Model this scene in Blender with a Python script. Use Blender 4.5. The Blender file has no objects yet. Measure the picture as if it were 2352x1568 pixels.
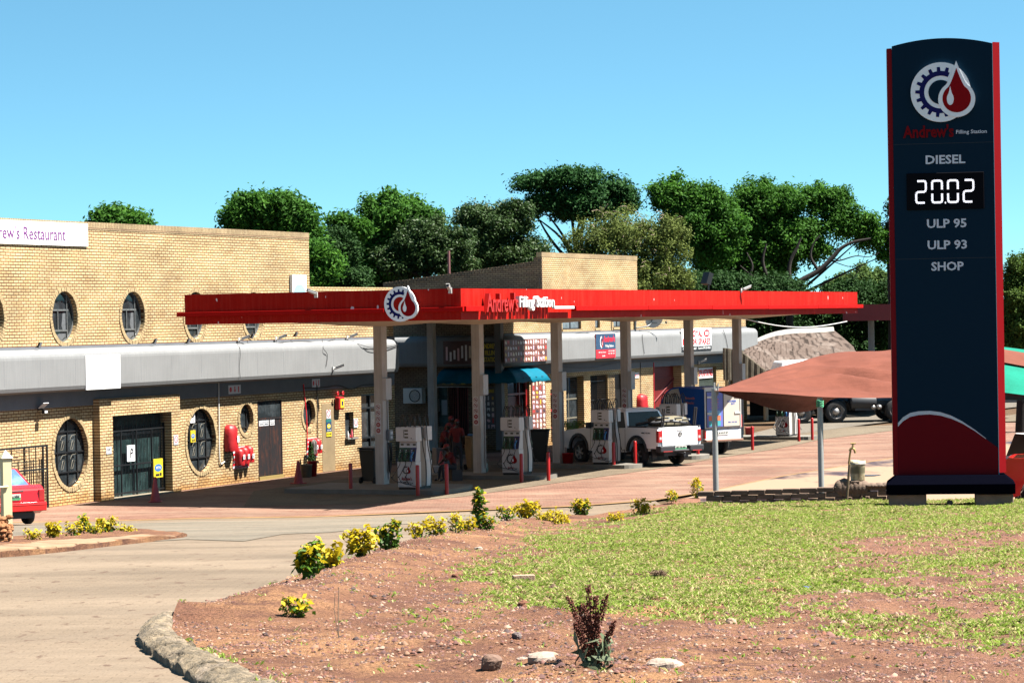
import bpy, bmesh, math, random
import numpy as np
from mathutils import Vector, Matrix, noise
from mathutils.geometry import delaunay_2d_cdt
random.seed(7); rng = np.random.default_rng(7)
R = math.radians
scene = bpy.context.scene
col = scene.collection
# ---------------------------------------------------------------- camera
FPX = 6000.0; IW, IH = 2352.0, 1568.0; CAMH = 5.10
PITCH = math.atan(49/6000); ROLL = 0.0175
f0 = Vector((0, math.cos(PITCH), -math.sin(PITCH))); u0 = Vector((0, math.sin(PITCH), math.cos(PITCH))); r0 = Vector((1, 0, 0))
CU = u0*math.cos(ROLL) + r0*math.sin(ROLL); CR = r0*math.cos(ROLL) - u0*math.sin(ROLL); CF_ = f0
CAM = Vector((0, 0, CAMH))
cam = bpy.data.cameras.new("camera"); camo = bpy.data.objects.new("camera", cam); col.objects.link(camo)
cam.sensor_width = 36; cam.lens = FPX/IW*36; cam.clip_end = 6000; cam.clip_start = 0.5
m3 = Matrix((CR, CU, -CF_)).transposed()
camo.matrix_world = Matrix.Translation(CAM) @ m3.to_4x4()
scene.camera = camo
# ---------------------------------------------------------------- sky, sun, exposure
SUN_EL = R(60); SUN_AZ = math.atan2(.993, -.15)
w = bpy.data.worlds.new("World"); scene.world = w; w.use_nodes = True
nt = w.node_tree; bg = nt.nodes['Background']
sky = nt.nodes.new('ShaderNodeTexSky'); sky.sky_type = 'NISHITA'; sky.sun_disc = False
sky.sun_elevation = SUN_EL; sky.sun_rotation = SUN_AZ; sky.air_density = 1.0; sky.dust_density = 0.3; sky.ozone_density = 1.5
tcw = nt.nodes.new('ShaderNodeTexCoord'); sx = nt.nodes.new('ShaderNodeVectorMath'); sx.operation = 'MULTIPLY_ADD'; sx.inputs[1].default_value = (1, 1, 2.3); sx.inputs[2].default_value = (0, 0, .075)
sn = nt.nodes.new('ShaderNodeVectorMath'); sn.operation = 'NORMALIZE'; nt.links.new(tcw.outputs['Generated'], sx.inputs[0]); nt.links.new(sx.outputs[0], sn.inputs[0]); nt.links.new(sn.outputs[0], sky.inputs[0])
tint = nt.nodes.new('ShaderNodeMix'); tint.data_type = 'RGBA'; tint.blend_type = 'MULTIPLY'; tint.inputs[0].default_value = 1.0; tint.inputs[7].default_value = (.72, 1.17, 1.10, 1)
nt.links.new(sky.outputs[0], tint.inputs[6]); nt.links.new(tint.outputs[2], bg.inputs[0]); bg.inputs[1].default_value = 0.037
sl = bpy.data.lights.new("sun", 'SUN'); slo = bpy.data.objects.new("sun", sl); col.objects.link(slo)
sl.energy = 5.0; sl.angle = R(0.5); sl.color = (1.0, 0.945, 0.86)
sd = Vector((math.sin(SUN_AZ)*math.cos(SUN_EL), math.cos(SUN_AZ)*math.cos(SUN_EL), math.sin(SUN_EL)))
slo.rotation_euler = sd.to_track_quat('Z', 'Y').to_euler(); slo.location = (30, 0, 60)
scene.view_settings.view_transform = 'Standard'; scene.view_settings.look = 'None'
scene.view_settings.gamma = 1.0; scene.view_settings.exposure = 2.36
scene.render.engine = 'CYCLES'
scene.cycles.max_bounces = 6; scene.cycles.diffuse_bounces = 3
# ---------------------------------------------------------------- pixel helpers (a pixel of the 2352x1568 photo -> a point of the place)
def ray(px, py):
    return (CF_*FPX + CR*(px-IW/2) - CU*(py-IH/2))
def onz(px, py, z=0.0):
    r = ray(px, py); t = (z-CAMH)/r.z; return CAM + r*t
def ond(px, py, d):
    r = ray(px, py); return CAM + r*(d/r.y)
def onplane(px, py, P, n):
    r = ray(px, py); t = (P-CAM).dot(n)/r.dot(n); return CAM + r*t
class Frame:
    def __init__(s, O, deg):
        a = R(deg); s.O = Vector((O[0], O[1], 0)); s.deg = deg
        s.X = Vector((math.sin(a), math.cos(a), 0)); s.Y = Vector((-math.cos(a), math.sin(a), 0)); s.rz = math.pi/2 - a
    def loc(s, P):
        v = P - s.O; return Vector((v.dot(s.X), v.dot(s.Y), P.z))
    def wld(s, x, y, z=0): return s.O + s.X*x + s.Y*y + Vector((0, 0, z))
    def fr(s, px, py, p=0.0):      # on a plane y=-p facing the lane
        L = s.loc(onplane(px, py, s.wld(0, -p), s.Y)); return L.x, L.z
    def sd(s, px, py, x=0.0):      # on a plane of constant x
        L = s.loc(onplane(px, py, s.wld(x, 0), s.X)); return L.y, L.z
    def gr(s, px, py, z=0.0):
        L = s.loc(onz(px, py, z)); return L.x, L.y
# ---------------------------------------------------------------- tagging
def tag(o, label=None, cat=None, group=None, kind=None):
    if label: o['label'] = label
    if cat: o['category'] = cat
    if group: o['group'] = group
    if kind: o['kind'] = kind
    return o
def thing(name, label, cat, loc=(0, 0, 0), rz=0.0, group=None):
    o = bpy.data.objects.new(name, None); col.objects.link(o); o.empty_display_size = .2
    o.location = loc; o.rotation_euler = (0, 0, rz)
    return tag(o, label, cat, group)
def copy_tree(o, parent=None):
    c = o.copy(); col.objects.link(c)
    if parent: c.parent = parent
    for ch in [x for x in KIDS.get(o.name, [])]:
        k = copy_tree(ch, c); KIDS.setdefault(c.name, []).append(k)
    return c
KIDS = {}
# ---------------------------------------------------------------- materials
MATS = {}
ALB = .42; GK = .80
def K3(c, k=None): return tuple(x*GK*(ALB if k is None else k) for x in c)
def nd(t, n, **kw):
    x = t.nodes.new(n)
    for k, v in kw.items(): setattr(x, k, v)
    return x
def mix(t, a, b, fac, mode='MIX'):
    m = nd(t, 'ShaderNodeMix', data_type='RGBA', blend_type=mode)
    for i, v in ((0, fac), (6, a), (7, b)):
        if hasattr(v, 'is_linked') or hasattr(v, 'links'): t.links.new(v, m.inputs[i])
        else: m.inputs[i].default_value = v if i == 0 else (tuple(v)+(1,))[:4]
    return m.outputs[2]
def ramp(t, src, stops):
    r = nd(t, 'ShaderNodeValToRGB'); t.links.new(src, r.inputs[0])
    e = r.color_ramp.elements
    while len(e) < len(stops): e.new(.5)
    for i, (p, c) in enumerate(stops):
        e[i].position = p; e[i].color = (c, c, c, 1) if not isinstance(c, tuple) else c+(1,)
    return r.outputs[0]
def noi(t, vec, scale, detail=4, rough=.6, dist=0):
    n = nd(t, 'ShaderNodeTexNoise'); n.inputs['Scale'].default_value = scale; n.inputs['Detail'].default_value = detail
    n.inputs['Roughness'].default_value = rough; n.inputs['Distortion'].default_value = dist
    if vec is not None: t.links.new(vec, n.inputs['Vector'])
    return n.outputs['Fac']
def bump(t, h, strength, dist, b):
    n = nd(t, 'ShaderNodeBump'); n.inputs['Strength'].default_value = strength; n.inputs['Distance'].default_value = dist
    t.links.new(h, n.inputs['Height']); t.links.new(n.outputs[0], b.inputs['Normal'])
def vmap(t, vec, sc):
    m = nd(t, 'ShaderNodeMapping'); m.inputs['Scale'].default_value = sc; t.links.new(vec, m.inputs[0]); return m.outputs[0]
def base(name):
    m = bpy.data.materials.new(name); m.use_nodes = True; t = m.node_tree
    b = t.nodes['Principled BSDF']; tc = nd(t, 'ShaderNodeTexCoord')
    return m, t, b, tc.outputs['Object']
def mat(name, c, rough=.6, metal=0.0, var=.12, sc=3.0, bmp=0.0, bsc=40, spec=.4, coat=0.0, streak=0.0, k=None):
    if name in MATS: return MATS[name]
    c = K3(c, k)
    m, t, b, v = base(name)
    b.inputs['Roughness'].default_value = rough; b.inputs['Metallic'].default_value = metal
    b.inputs['Specular IOR Level'].default_value = spec; b.inputs['Coat Weight'].default_value = coat
    n = noi(t, v, sc, 5); k = ramp(t, n, [(.3, 1-var), (.7, 1.0)])
    o = mix(t, c, k, 1.0, 'MULTIPLY')
    if streak:
        n2 = noi(t, vmap(t, v, (9, 9, .35)), 2.2, 4); k2 = ramp(t, n2, [(.38, 1-streak), (.62, 1.0)])
        o = mix(t, o, k2, 1.0, 'MULTIPLY')
    t.links.new(o, b.inputs['Base Color'])
    if bmp: bump(t, noi(t, v, bsc, 4), bmp, .02, b)
    MATS[name] = m; return m
def mbrick(name, axis, c1, c2, mortar, bw=.234, rh=.085, stain=None, dark=1.0, bmp=1.0, ms=.013):
    if name in MATS: return MATS[name]
    c1, c2, mortar = K3(c1), K3(c2), K3(mortar)
    m, t, b, v = base(name); b.inputs['Roughness'].default_value = .85; b.inputs['Specular IOR Level'].default_value = .2
    s = nd(t, 'ShaderNodeSeparateXYZ'); t.links.new(v, s.inputs[0]); cb = nd(t, 'ShaderNodeCombineXYZ')
    ax = {'x': (0, 2), 'y': (1, 2), 'g': (0, 1)}[axis]
    t.links.new(s.outputs[ax[0]], cb.inputs[0]); t.links.new(s.outputs[ax[1]], cb.inputs[1])
    br = nd(t, 'ShaderNodeTexBrick', offset=.5); t.links.new(cb.outputs[0], br.inputs[0])
    for k, x in (('Scale', 1.0), ('Mortar Size', ms), ('Mortar Smooth', .25), ('Bias', -.1), ('Brick Width', bw), ('Row Height', rh)): br.inputs[k].default_value = x
    br.inputs['Color1'].default_value = c1+(1,); br.inputs['Color2'].default_value = c2+(1,); br.inputs['Mortar'].default_value = mortar+(1,)
    n1 = ramp(t, noi(t, vmap(t, v, (.5, .5, 1.2)), 1.0, 6, .65), [(.32, .60), (.62, 1.08)]); n2 = ramp(t, noi(t, v, 26, 5), [(.3, .66), (.62, 1.06)])
    o = mix(t, br.outputs[0], n1, 1.0, 'MULTIPLY'); o = mix(t, o, n2, 1.0, 'MULTIPLY')
    if stain:   # soil splash near the ground, a real stain
        g = nd(t, 'ShaderNodeMath', operation='MULTIPLY_ADD'); t.links.new(noi(t, v, 1.3, 4), g.inputs[0]); g.inputs[1].default_value = 1.3
        t.links.new(s.outputs[2], g.inputs[2]); k = ramp(t, g.outputs[0], [(.75/1, 0.8), (1.0, 0.0)])
        o = mix(t, o, mix(t, o, stain, 1.0, 'MULTIPLY'), k)
    t.links.new(o, b.inputs['Base Color'])
    h = mix(t, ramp(t, br.outputs['Fac'], [(0, 1.0), (1, 0.0)]), noi(t, v, 22, 5), .45)
    bump(t, h, bmp, .02, b)
    MATS[name] = m; return m
def glass(name='dark_glass', c=(.012, .015, .017), rough=.08):
    if name in MATS: return MATS[name]
    m, t, b, v = base(name); b.inputs['Roughness'].default_value = rough; b.inputs['Specular IOR Level'].default_value = .35
    o = mix(t, c, tuple(x*3.2+.01 for x in c), ramp(t, noi(t, v, 1.8, 6, .7), [(.45, 0.0), (.75, .8)])); t.links.new(o, b.inputs['Base Color'])
    bump(t, noi(t, v, 1.3, 2), .25, .02, b)
    MATS[name] = m; return m
def emis(name, c, s):
    if name in MATS: return MATS[name]
    m, t, b, v = base(name); b.inputs['Base Color'].default_value = c+(1,); b.inputs['Emission Color'].default_value = c+(1,); b.inputs['Emission Strength'].default_value = s
    MATS[name] = m; return m
def mleaf(name, c1, c2, c3=None, trans=.35, rough=.75):
    if name in MATS: return MATS[name]
    c1, c2 = K3(c1, 1), K3(c2, 1); c3 = K3(c3, 1) if c3 else None
    m, t, b, v = base(name); b.inputs['Roughness'].default_value = rough; b.inputs['Specular IOR Level'].default_value = .12
    g = nd(t, 'ShaderNodeNewGeometry'); rr = g.outputs['Random Per Island']
    o = mix(t, c1, c2, ramp(t, rr, [(.1, 0.0), (.9, 1.0)]))
    k = ramp(t, noi(t, v, .55, 3), [(.35, 0.0), (.65, 1.0)])
    o = mix(t, o, c3 or c2, k)
    t.links.new(o, b.inputs['Base Color'])
    tr = nd(t, 'ShaderNodeBsdfTranslucent'); t.links.new(o, tr.inputs[0]); ms = nd(t, 'ShaderNodeMixShader'); ms.inputs[0].default_value = trans
    out = t.nodes['Material Output']; t.links.new(b.outputs[0], ms.inputs[1]); t.links.new(tr.outputs[0], ms.inputs[2]); t.links.new(ms.outputs[0], out.inputs[0])
    MATS[name] = m; return m
# ---------------------------------------------------------------- mesh builder
class MB:
    def __init__(s): s.v = []; s.f = []; s.m = []; s.sm = []
    def add(s, vs, fs, mi=0, smooth=False, M=None):
        b = len(s.v)
        for p in vs:
            p = Vector(p); s.v.append(tuple(M @ p) if M else tuple(p))
        for f in fs: s.f.append(tuple(i+b for i in f)); s.m.append(mi); s.sm.append(smooth)
        return s
    def box(s, x0, x1, y0, y1, z0, z1, mi=0, M=None):
        return s.add([(x0, y0, z0), (x1, y0, z0), (x1, y1, z0), (x0, y1, z0), (x0, y0, z1), (x1, y0, z1), (x1, y1, z1), (x0, y1, z1)],
              [(0, 3, 2, 1), (4, 5, 6, 7), (0, 1, 5, 4), (1, 2, 6, 5), (2, 3, 7, 6), (3, 0, 4, 7)], mi, False, M)
    def prism(s, pts, a0, a1, axis='y', mi=0, M=None, smooth=False):
        n = len(pts)
        def P(p, a): return {'y': (p[0], a, p[1]), 'x': (a, p[0], p[1]), 'z': (p[0], p[1], a)}[axis]
        vs = [P(p, a0) for p in pts] + [P(p, a1) for p in pts]
        s.add(vs, [tuple(range(n)), tuple(range(2*n-1, n-1, -1))], mi, False, M)
        return s.add(vs, [(i, (i+1) % n, n+(i+1) % n, n+i) for i in range(n)], mi, smooth, M)
    def tube(s, pts, r, n=8, mi=0, M=None, cap=True):
        pts = [Vector(p) for p in pts]; k = len(pts); vs = []; 
        rs = r if isinstance(r, (list, tuple)) else [r]*k
        t0 = (pts[1]-pts[0]).normalized(); a = t0.orthogonal().normalized()
        for i, p in enumerate(pts):
            t = (pts[min(i+1, k-1)]-pts[max(i-1, 0)])
            t = t.normalized() if t.length > 1e-9 else t0
            a = (a - t*a.dot(t)); a = a.normalized() if a.length > 1e-6 else t.orthogonal().normalized(); b = t.cross(a)
            for j in range(n):
                an = 2*math.pi*j/n; vs.append(p + (a*math.cos(an)+b*math.sin(an))*rs[i])
        fs = [(i*n+j, i*n+(j+1) % n, (i+1)*n+(j+1) % n, (i+1)*n+j) for i in range(k-1) for j in range(n)]
        s.add(vs, fs, mi, True, M)
        if cap: s.add([vs[j] for j in range(n)], [tuple(range(n-1, -1, -1))], mi, False, M); s.add(vs[-n:], [tuple(range(n))], mi, False, M)
        return s
    def lathe(s, prof, c=(0, 0, 0), n=16, mi=0, M=None, axis='z', sx=1, sy=1):
        vs = []
        for r_, z in prof:
            for j in range(n):
                an = 2*math.pi*j/n; x, y = r_*math.cos(an)*sx, r_*math.sin(an)*sy
                p = {'z': (x, y, z), 'y': (x, z, y), 'x': (z, x, y)}[axis]
                vs.append((p[0]+c[0], p[1]+c[1], p[2]+c[2]))
        k = len(prof)
        fs = [(i*n+j, i*n+(j+1) % n, (i+1)*n+(j+1) % n, (i+1)*n+j) for i in range(k-1) for j in range(n)]
        return s.add(vs, fs, mi, True, M)
    def ball(s, c, rx, ry, rz, n=12, k=8, mi=0, M=None):
        prof = [(max(1e-4, math.sin(math.pi*i/k)), -math.cos(math.pi*i/k)) for i in range(k+1)]
        vs = []
        for r_, z in prof:
            for j in range(n): an = 2*math.pi*j/n; vs.append((c[0]+rx*r_*math.cos(an), c[1]+ry*r_*math.sin(an), c[2]+rz*z))
        fs = [(i*n+j, i*n+(j+1) % n, (i+1)*n+(j+1) % n, (i+1)*n+j) for i in range(k) for j in range(n)]
        return s.add(vs, fs, mi, True, M)
    def grid(s, fn, nu, nv, mi=0, smooth=True, M=None):
        vs = [fn(i/nu, j/nv) for j in range(nv+1) for i in range(nu+1)]
        return s.add(vs, [(j*(nu+1)+i, j*(nu+1)+i+1, (j+1)*(nu+1)+i+1, (j+1)*(nu+1)+i) for j in range(nv) for i in range(nu)], mi, smooth, M)
    def build(s, name, mats, parent=None, bev=0, loc=None, rz=0, sub=0, solid=0):
        me = bpy.data.meshes.new(name); me.from_pydata(s.v, [], s.f)
        mats = mats if isinstance(mats, (list, tuple)) else [mats]
        for m in mats: me.materials.append(m)
        me.polygons.foreach_set('material_index', s.m); me.polygons.foreach_set('use_smooth', s.sm); me.update()
        return link(name, me, parent, bev, loc, rz, sub, solid)
def link(name, me, parent=None, bev=0, loc=None, rz=0, sub=0, solid=0):
    o = bpy.data.objects.new(name, me); col.objects.link(o)
    if parent: o.parent = parent; KIDS.setdefault(parent.name, []).append(o)
    if loc is not None: o.location = loc
    if rz: o.rotation_euler = (0, 0, rz)
    if bev:
        b = o.modifiers.new('bevel', 'BEVEL'); b.width = bev; b.segments = 2; b.limit_method = 'ANGLE'; b.angle_limit = R(40)
    if solid:
        b = o.modifiers.new('solid', 'SOLIDIFY'); b.thickness = solid
    if sub:
        b = o.modifiers.new('sub', 'SUBSURF'); b.levels = sub; b.render_levels = sub
    return o
def fastmesh(name, V, F, mats, parent=None, mi=None, smooth=False):
    """V (n,3) float array, F (m,k) int array"""
    me = bpy.data.meshes.new(name); k = F.shape[1]
    me.vertices.add(len(V)); me.vertices.foreach_set('co', np.asarray(V, dtype=np.float32).ravel())
    me.loops.add(F.size); me.loops.foreach_set('vertex_index', F.astype(np.int32).ravel())
    me.polygons.add(len(F)); me.polygons.foreach_set('loop_start', np.arange(0, F.size, k, dtype=np.int32))
    for m in (mats if isinstance(mats, (list, tuple)) else [mats]): me.materials.append(m)
    if mi is not None: me.polygons.foreach_set('material_index', np.asarray(mi, dtype=np.int32))
    if smooth: me.polygons.foreach_set('use_smooth', np.ones(len(F), dtype=bool))
    me.update(calc_edges=True)
    return link(name, me, parent)
TXT = {}
def text_into(mb, s, x0, x1, z0, z1, depth=.004, mi=0, M=None, bold=0.0, ymid=0.0, fit=True, shear=0.0):
    """lettering in the local XZ plane facing -Y, fitted into a box"""
    key = (s, bold, shear)
    if key not in TXT:
        c = bpy.data.curves.new('t', 'FONT'); c.body = s; c.size = 1; c.extrude = .5; c.offset = bold; c.resolution_u = 2; c.shear = shear; c.align_x = 'CENTER'
        o = bpy.data.objects.new('t', c); col.objects.link(o); bpy.context.view_layer.update()
        me = o.evaluated_get(bpy.context.evaluated_depsgraph_get()).to_mesh()
        TXT[key] = ([tuple(v.co) for v in me.vertices], [tuple(p.vertices) for p in me.polygons])
        bpy.data.objects.remove(o); bpy.data.curves.remove(c)
    vs, fs = TXT[key]
    xs = [v[0] for v in vs]; ys = [v[1] for v in vs]
    ax, bx, ay, by = min(xs), max(xs), min(ys), max(ys)
    kx = (x1-x0)/(bx-ax); ky = (z1-z0)/(by-ay)
    out = [(x0+(v[0]-ax)*kx, ymid - depth*(v[2]+.5), z0+(v[1]-ay)*ky) for v in vs]
    mb.add(out, fs, mi, False, M); return mb
# ---------------------------------------------------------------- terrain
def sst(a, b, x):
    t = min(1, max(0, (x-a)/(b-a))); return t*t*(3-2*t)
def h_lawn(d): return 1.75 + .034*d
def h_road(d):
    if d < 33: return h_lawn(d)
    if d < 69: return 2.872 + (5.1-2.872)/(69-33)*(d-33)
    return 5.1
def terr(x, d):
    wgt = sst(0, 3.5, x)*(1-sst(45.2, 46.4, d))
    return CAMH - (h_road(d)*(1-wgt) + h_lawn(d)*wgt)
def hit(px, py):
    r = ray(px, py); d = 8.0; last = d
    while d < 400:
        p = CAM + r*(d/r.y)
        if p.z <= terr(p.x, p.y): break
        last = d; d += .3
    lo, hi = last, d
    for _ in range(14):
        m = (lo+hi)/2; p = CAM + r*(m/r.y)
        if p.z <= terr(p.x, p.y): hi = m
        else: lo = m
    p = CAM + r*(hi/r.y); return p
def gn(x, y, s, seed=0): return noise.noise(Vector((x*s+seed, y*s-seed, seed*.37)))
def inpoly(x, y, P):
    c = False; n = len(P)
    for i in range(n):
        x0, y0 = P[i][0], P[i][1]; x1, y1 = P[i-1][0], P[i-1][1]
        if (y0 > y) != (y1 > y) and x < (x1-x0)*(y-y0)/(y1-y0)+x0: c = not c
    return c
def sheet(name, P, m, dz, zfn=None, dens=.02, kind='structure', skirt=0.0):
    """P: plan polygon of Vectors; triangulated with inner points whose spacing grows with distance"""
    B = []
    for i in range(len(P)):
        a, b = P[i], P[(i+1) % len(P)]; L = math.hypot(b[0]-a[0], b[1]-a[1]); st = max(.25, dens*(a[1]+b[1])/2)
        k = max(1, int(L/st))
        for j in range(k): B.append(Vector((a[0]+(b[0]-a[0])*j/k, a[1]+(b[1]-a[1])*j/k)))
    nb = len(B); inner = []
    d = min(p[1] for p in P); dm = max(p[1] for p in P)
    xs0, xs1 = min(p[0] for p in P), max(p[0] for p in P)
    while d < dm:
        st = max(.2, dens*d); x = xs0 + (hash(round(d, 2)) % 10)/10*st*.5
        while x < xs1:
            if inpoly(x, d, B): inner.append(Vector((x+random.uniform(-.2, .2)*st, d+random.uniform(-.2, .2)*st)))
            x += st
        d += st
    res = delaunay_2d_cdt(B+inner, [(i, (i+1) % nb) for i in range(nb)], [], 1, 1e-5)
    vs = [(v.x, v.y, terr(v.x, v.y)+dz+(zfn(v.x, v.y) if zfn else 0)) for v in res[0]]
    mb = MB(); mb.add(vs, [tuple(f) for f in res[2]], 0, True)
    if skirt:
        top = [(b.x, b.y, terr(b.x, b.y)+dz+(zfn(b.x, b.y) if zfn else 0)) for b in B]
        lo = [(p[0], p[1], p[2]-skirt) for p in top]
        mb.add(top+lo, [(i, (i+1) % nb, nb+(i+1) % nb, nb+i) for i in range(nb)], 0, False)
    o = mb.build(name, m); 
    # make normals face up
    bm = bmesh.new(); bm.from_mesh(o.data)
    for f in bm.faces:
        if f.normal.z < -0.01: f.normal_flip()
    bm.to_mesh(o.data); bm.free()
    if kind: o['kind'] = kind
    return o
def ip(pts): return [hit(*p) for p in pts]
# ================================================================ GROUND
def ground_mat(name, c1, c2, c3, sc=1.2, grit=60, bmp=.6, bd=.03, rough=.95):
    c1, c2, c3 = K3(c1), K3(c2), K3(c3)
    m, t, b, v = base(name); b.inputs['Roughness'].default_value = rough; b.inputs['Specular IOR Level'].default_value = .15
    o = mix(t, c1, c2, ramp(t, noi(t, v, sc, 6, .65), [(.38, 0.0), (.62, 1.0)]))
    o = mix(t, o, c3, ramp(t, noi(t, v, sc*.35+.3, 4), [(.5, 0.0), (.68, .85)]))
    k = ramp(t, noi(t, v, grit, 3, .7), [(.3, .45), (.7, 1.3)]); o = mix(t, o, k, 1.0, 'MULTIPLY')
    t.links.new(o, b.inputs['Base Color']); bump(t, noi(t, v, grit*.6, 5, .75), bmp, bd, b)
    return m
def paver_mat(name, c1, c2, mortar, bw=.2, rh=.1, wear=None, mark=None, mscale=.3):
    c1, c2, mortar = K3(c1), K3(c2), K3(mortar); wear = K3(wear) if wear else None; mark = K3(mark) if mark else None
    m, t, b, v = base(name); b.inputs['Roughness'].default_value = .9; b.inputs['Specular IOR Level'].default_value = .2
    br = nd(t, 'ShaderNodeTexBrick'); t.links.new(v, br.inputs[0])
    for k, x in (('Scale', 1.0), ('Mortar Size', .006), ('Mortar Smooth', .3), ('Bias', 0), ('Brick Width', bw), ('Row Height', rh)): br.inputs[k].default_value = x
    br.inputs['Color1'].default_value = c1+(1,); br.inputs['Color2'].default_value = c2+(1,); br.inputs['Mortar'].default_value = mortar+(1,)
    o = br.outputs[0]
    if wear: o = mix(t, o, wear, ramp(t, noi(t, vmap(t, v, (.35, .8, 1)), 1.0, 7, .7), [(.42, 0.0), (.66, .9)]))
    k = ramp(t, noi(t, vmap(t, v, (.4, 1, 1)), .5, 5, .6), [(.32, .72), (.6, 1.05)]); o = mix(t, o, k, 1.0, 'MULTIPLY')
    k = ramp(t, noi(t, v, 45, 3), [(.3, .8), (.7, 1.12)]); o = mix(t, o, k, 1.0, 'MULTIPLY')
    if mark:   # short dark gaps between worn pavers
        k = ramp(t, noi(t, vmap(t, v, (5.5, 2.4, 1)), 1.15, 4, .6), [(.60, 0.0), (.68, .85)])
        o = mix(t, o, mark, k)
    t.links.new(o, b.inputs['Base Color'])
    bump(t, mix(t, ramp(t, br.outputs['Fac'], [(0, 1.0), (1, 0.0)]), noi(t, v, 30, 4), .5), .5, .01, b)
    return m
M_EARTH = ground_mat('earth', (.16, .085, .045), (.24, .15, .08), (.12, .10, .05), 1.0, 30)
M_SOIL = ground_mat('garden_soil', (.36, .165, .10), (.58, .29, .155), (.80, .42, .20), .8, 34, 1.0, .06)
t = M_SOIL.node_tree; b = t.nodes['Principled BSDF']; lk = b.inputs['Base Color'].links[0].from_socket; tc = nd(t, 'ShaderNodeTexCoord'); v = tc.outputs['Object']
q = nd(t, 'ShaderNodeSeparateXYZ'); t.links.new(v, q.inputs[0]); g = nd(t, 'ShaderNodeMath', operation='MULTIPLY_ADD'); t.links.new(noi(t, v, .35, 4), g.inputs[0]); g.inputs[1].default_value = 7.0; t.links.new(q.outputs[0], g.inputs[2])
o = mix(t, lk, K3((.40, .19, .145)), ramp(t, g.outputs[0], [(0, 0.0), (1, 0.0)]))
mr = nd(t, 'ShaderNodeMapRange'); t.links.new(g.outputs[0], mr.inputs[0]); mr.inputs[1].default_value = 4.0; mr.inputs[2].default_value = 7.5; mr.inputs[3].default_value = 0; mr.inputs[4].default_value = .85
sp = ramp(t, noi(t, v, 55, 2, .6), [(.35, .45), (.65, 1.3)]); o = mix(t, lk, mix(t, K3((.52, .25, .165)), sp, 1.0, 'MULTIPLY'), mr.outputs[0])
cl = ramp(t, noi(t, v, 1.7, 6, .8), [(.40, .0), (.50, 1.0)]); o = mix(t, K3((.26, .12, .08)), o, cl)
t.links.new(o, b.inputs['Base Color'])
M_ROAD = paver_mat('tan_pavers', (.37, .275, .19), (.33, .245, .168), (.27, .20, .135), .22, .11, (.41, .31, .22), (.17, .10, .065))
M_GREY = paver_mat('grey_pavers', (.33, .285, .22), (.28, .24, .18), (.20, .15, .105), .22, .11, (.40, .32, .235), (.16, .12, .09))
M_RED = paver_mat('red_brick_pavers', (.43, .225, .155), (.31, .15, .105), (.17, .09, .065), .2, .1, (.50, .33, .235), (.26, .10, .06))
M_CONC = ground_mat('forecourt_concrete', (.27, .21, .145), (.33, .265, .185), (.22, .17, .12), .5, 25, .25, .01)
M_PALE = ground_mat('pale_asphalt', (.27, .235, .19), (.32, .275, .22), (.25, .21, .165), .5, 25, .25, .01)
def base_sheet():
    ts = np.linspace(-1.3, 1.3, 130); ds = [2.0]
    while ds[-1] < 3500: ds.append(ds[-1]*1.035 + .05)
    V = []; nx = len(ts)
    for d in ds:
        for t in ts: x = t*(d+6); V.append((x, d, terr(x, d) - .06 if d < 180 else -.06))
    F = [(j*nx+i, j*nx+i+1, (j+1)*nx+i+1, (j+1)*nx+i) for j in range(len(ds)-1) for i in range(nx-1)]
    o = fastmesh('ground', np.array(V), np.array(F), M_EARTH, smooth=True); o['kind'] = 'structure'
base_sheet()
GEDGE = [(430, 1412), (500, 1390), (560, 1370), (640, 1345), (690, 1322), (760, 1298), (850, 1275), (885, 1259), (940, 1250), (1000, 1234), (1060, 1223), (1120, 1212), (1200, 1204), (1290, 1199), (1400, 1185), (1450, 1173), (1520, 1160), (1600, 1147)]
gedge = ip(GEDGE)
WALLD = 46.0
# road (tan pavers): everything on the left and in front up to the garden edge and the paving
near_yellow = [(-260, 1202), (28, 1196), (318, 1191), (444, 1187), (730, 1183), (1100, 1168), (1320, 1158), (1500, 1145)]
roadP = ip(near_yellow) + [Vector((4.2, 68, 0)), Vector((4.2, 48.5, 0))] + [Vector((p.x, p.y+.02, 0)) for p in reversed(gedge)] 
inner_k = ip([(395, 1440), (392, 1468), (432, 1500), (500, 1535), (575, 1566)])
roadP += [Vector((p.x, p.y, 0)) for p in inner_k] + [Vector((-1.5, 12.5, 0)), Vector((-1.2, 8, 0)), Vector((-7, 8, 0)), Vector((-13, 36, 0))]
o = sheet('road', roadP, M_ROAD, -.02)
o = sheet('paver_strip', ip([(-100, 1211), (28, 1205), (318, 1199), (444, 1195), (730, 1191), (1100, 1176), (1120, 1187), (900, 1204), (760, 1220), (650, 1224), (560, 1240), (430, 1236), (300, 1243), (120, 1252), (-100, 1262)]), M_GREY, -.012)
YN = [(-200, 1207), (28, 1201), (318, 1195.5), (444, 1191.5), (730, 1187.5), (1100, 1172), (1320, 1163), (1500, 1149.5), (1640, 1127), (1800, 1094), (2050, 1053), (2420, 1006)]
yl = [onz(px, py) for px, py in YN]; yf = [onz(px, py-2.2) for px, py in YN]
redP = [Vector((p.x, p.y, 0)) for p in yl] + [Vector((45, 112, 0)), Vector((20, 121, 0)), Vector((-10, 92, 0)), Vector((-26, 80, 0))]
mb = MB()
def flat_sheet(name, P, m, z):
    res = delaunay_2d_cdt([Vector((p[0], p[1])) for p in P], [(i, (i+1) % len(P)) for i in range(len(P))], [], 1, 1e-5)
    mb = MB(); mb.add([(v.x, v.y, z) for v in res[0]], [tuple(f) for f in res[2]])
    o = mb.build(name, m); bm = bmesh.new(); bm.from_mesh(o.data)
    for f in bm.faces:
        if f.normal.z < 0: f.normal_flip()
    bm.to_mesh(o.data); bm.free(); o['kind'] = 'structure'; return o
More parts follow.
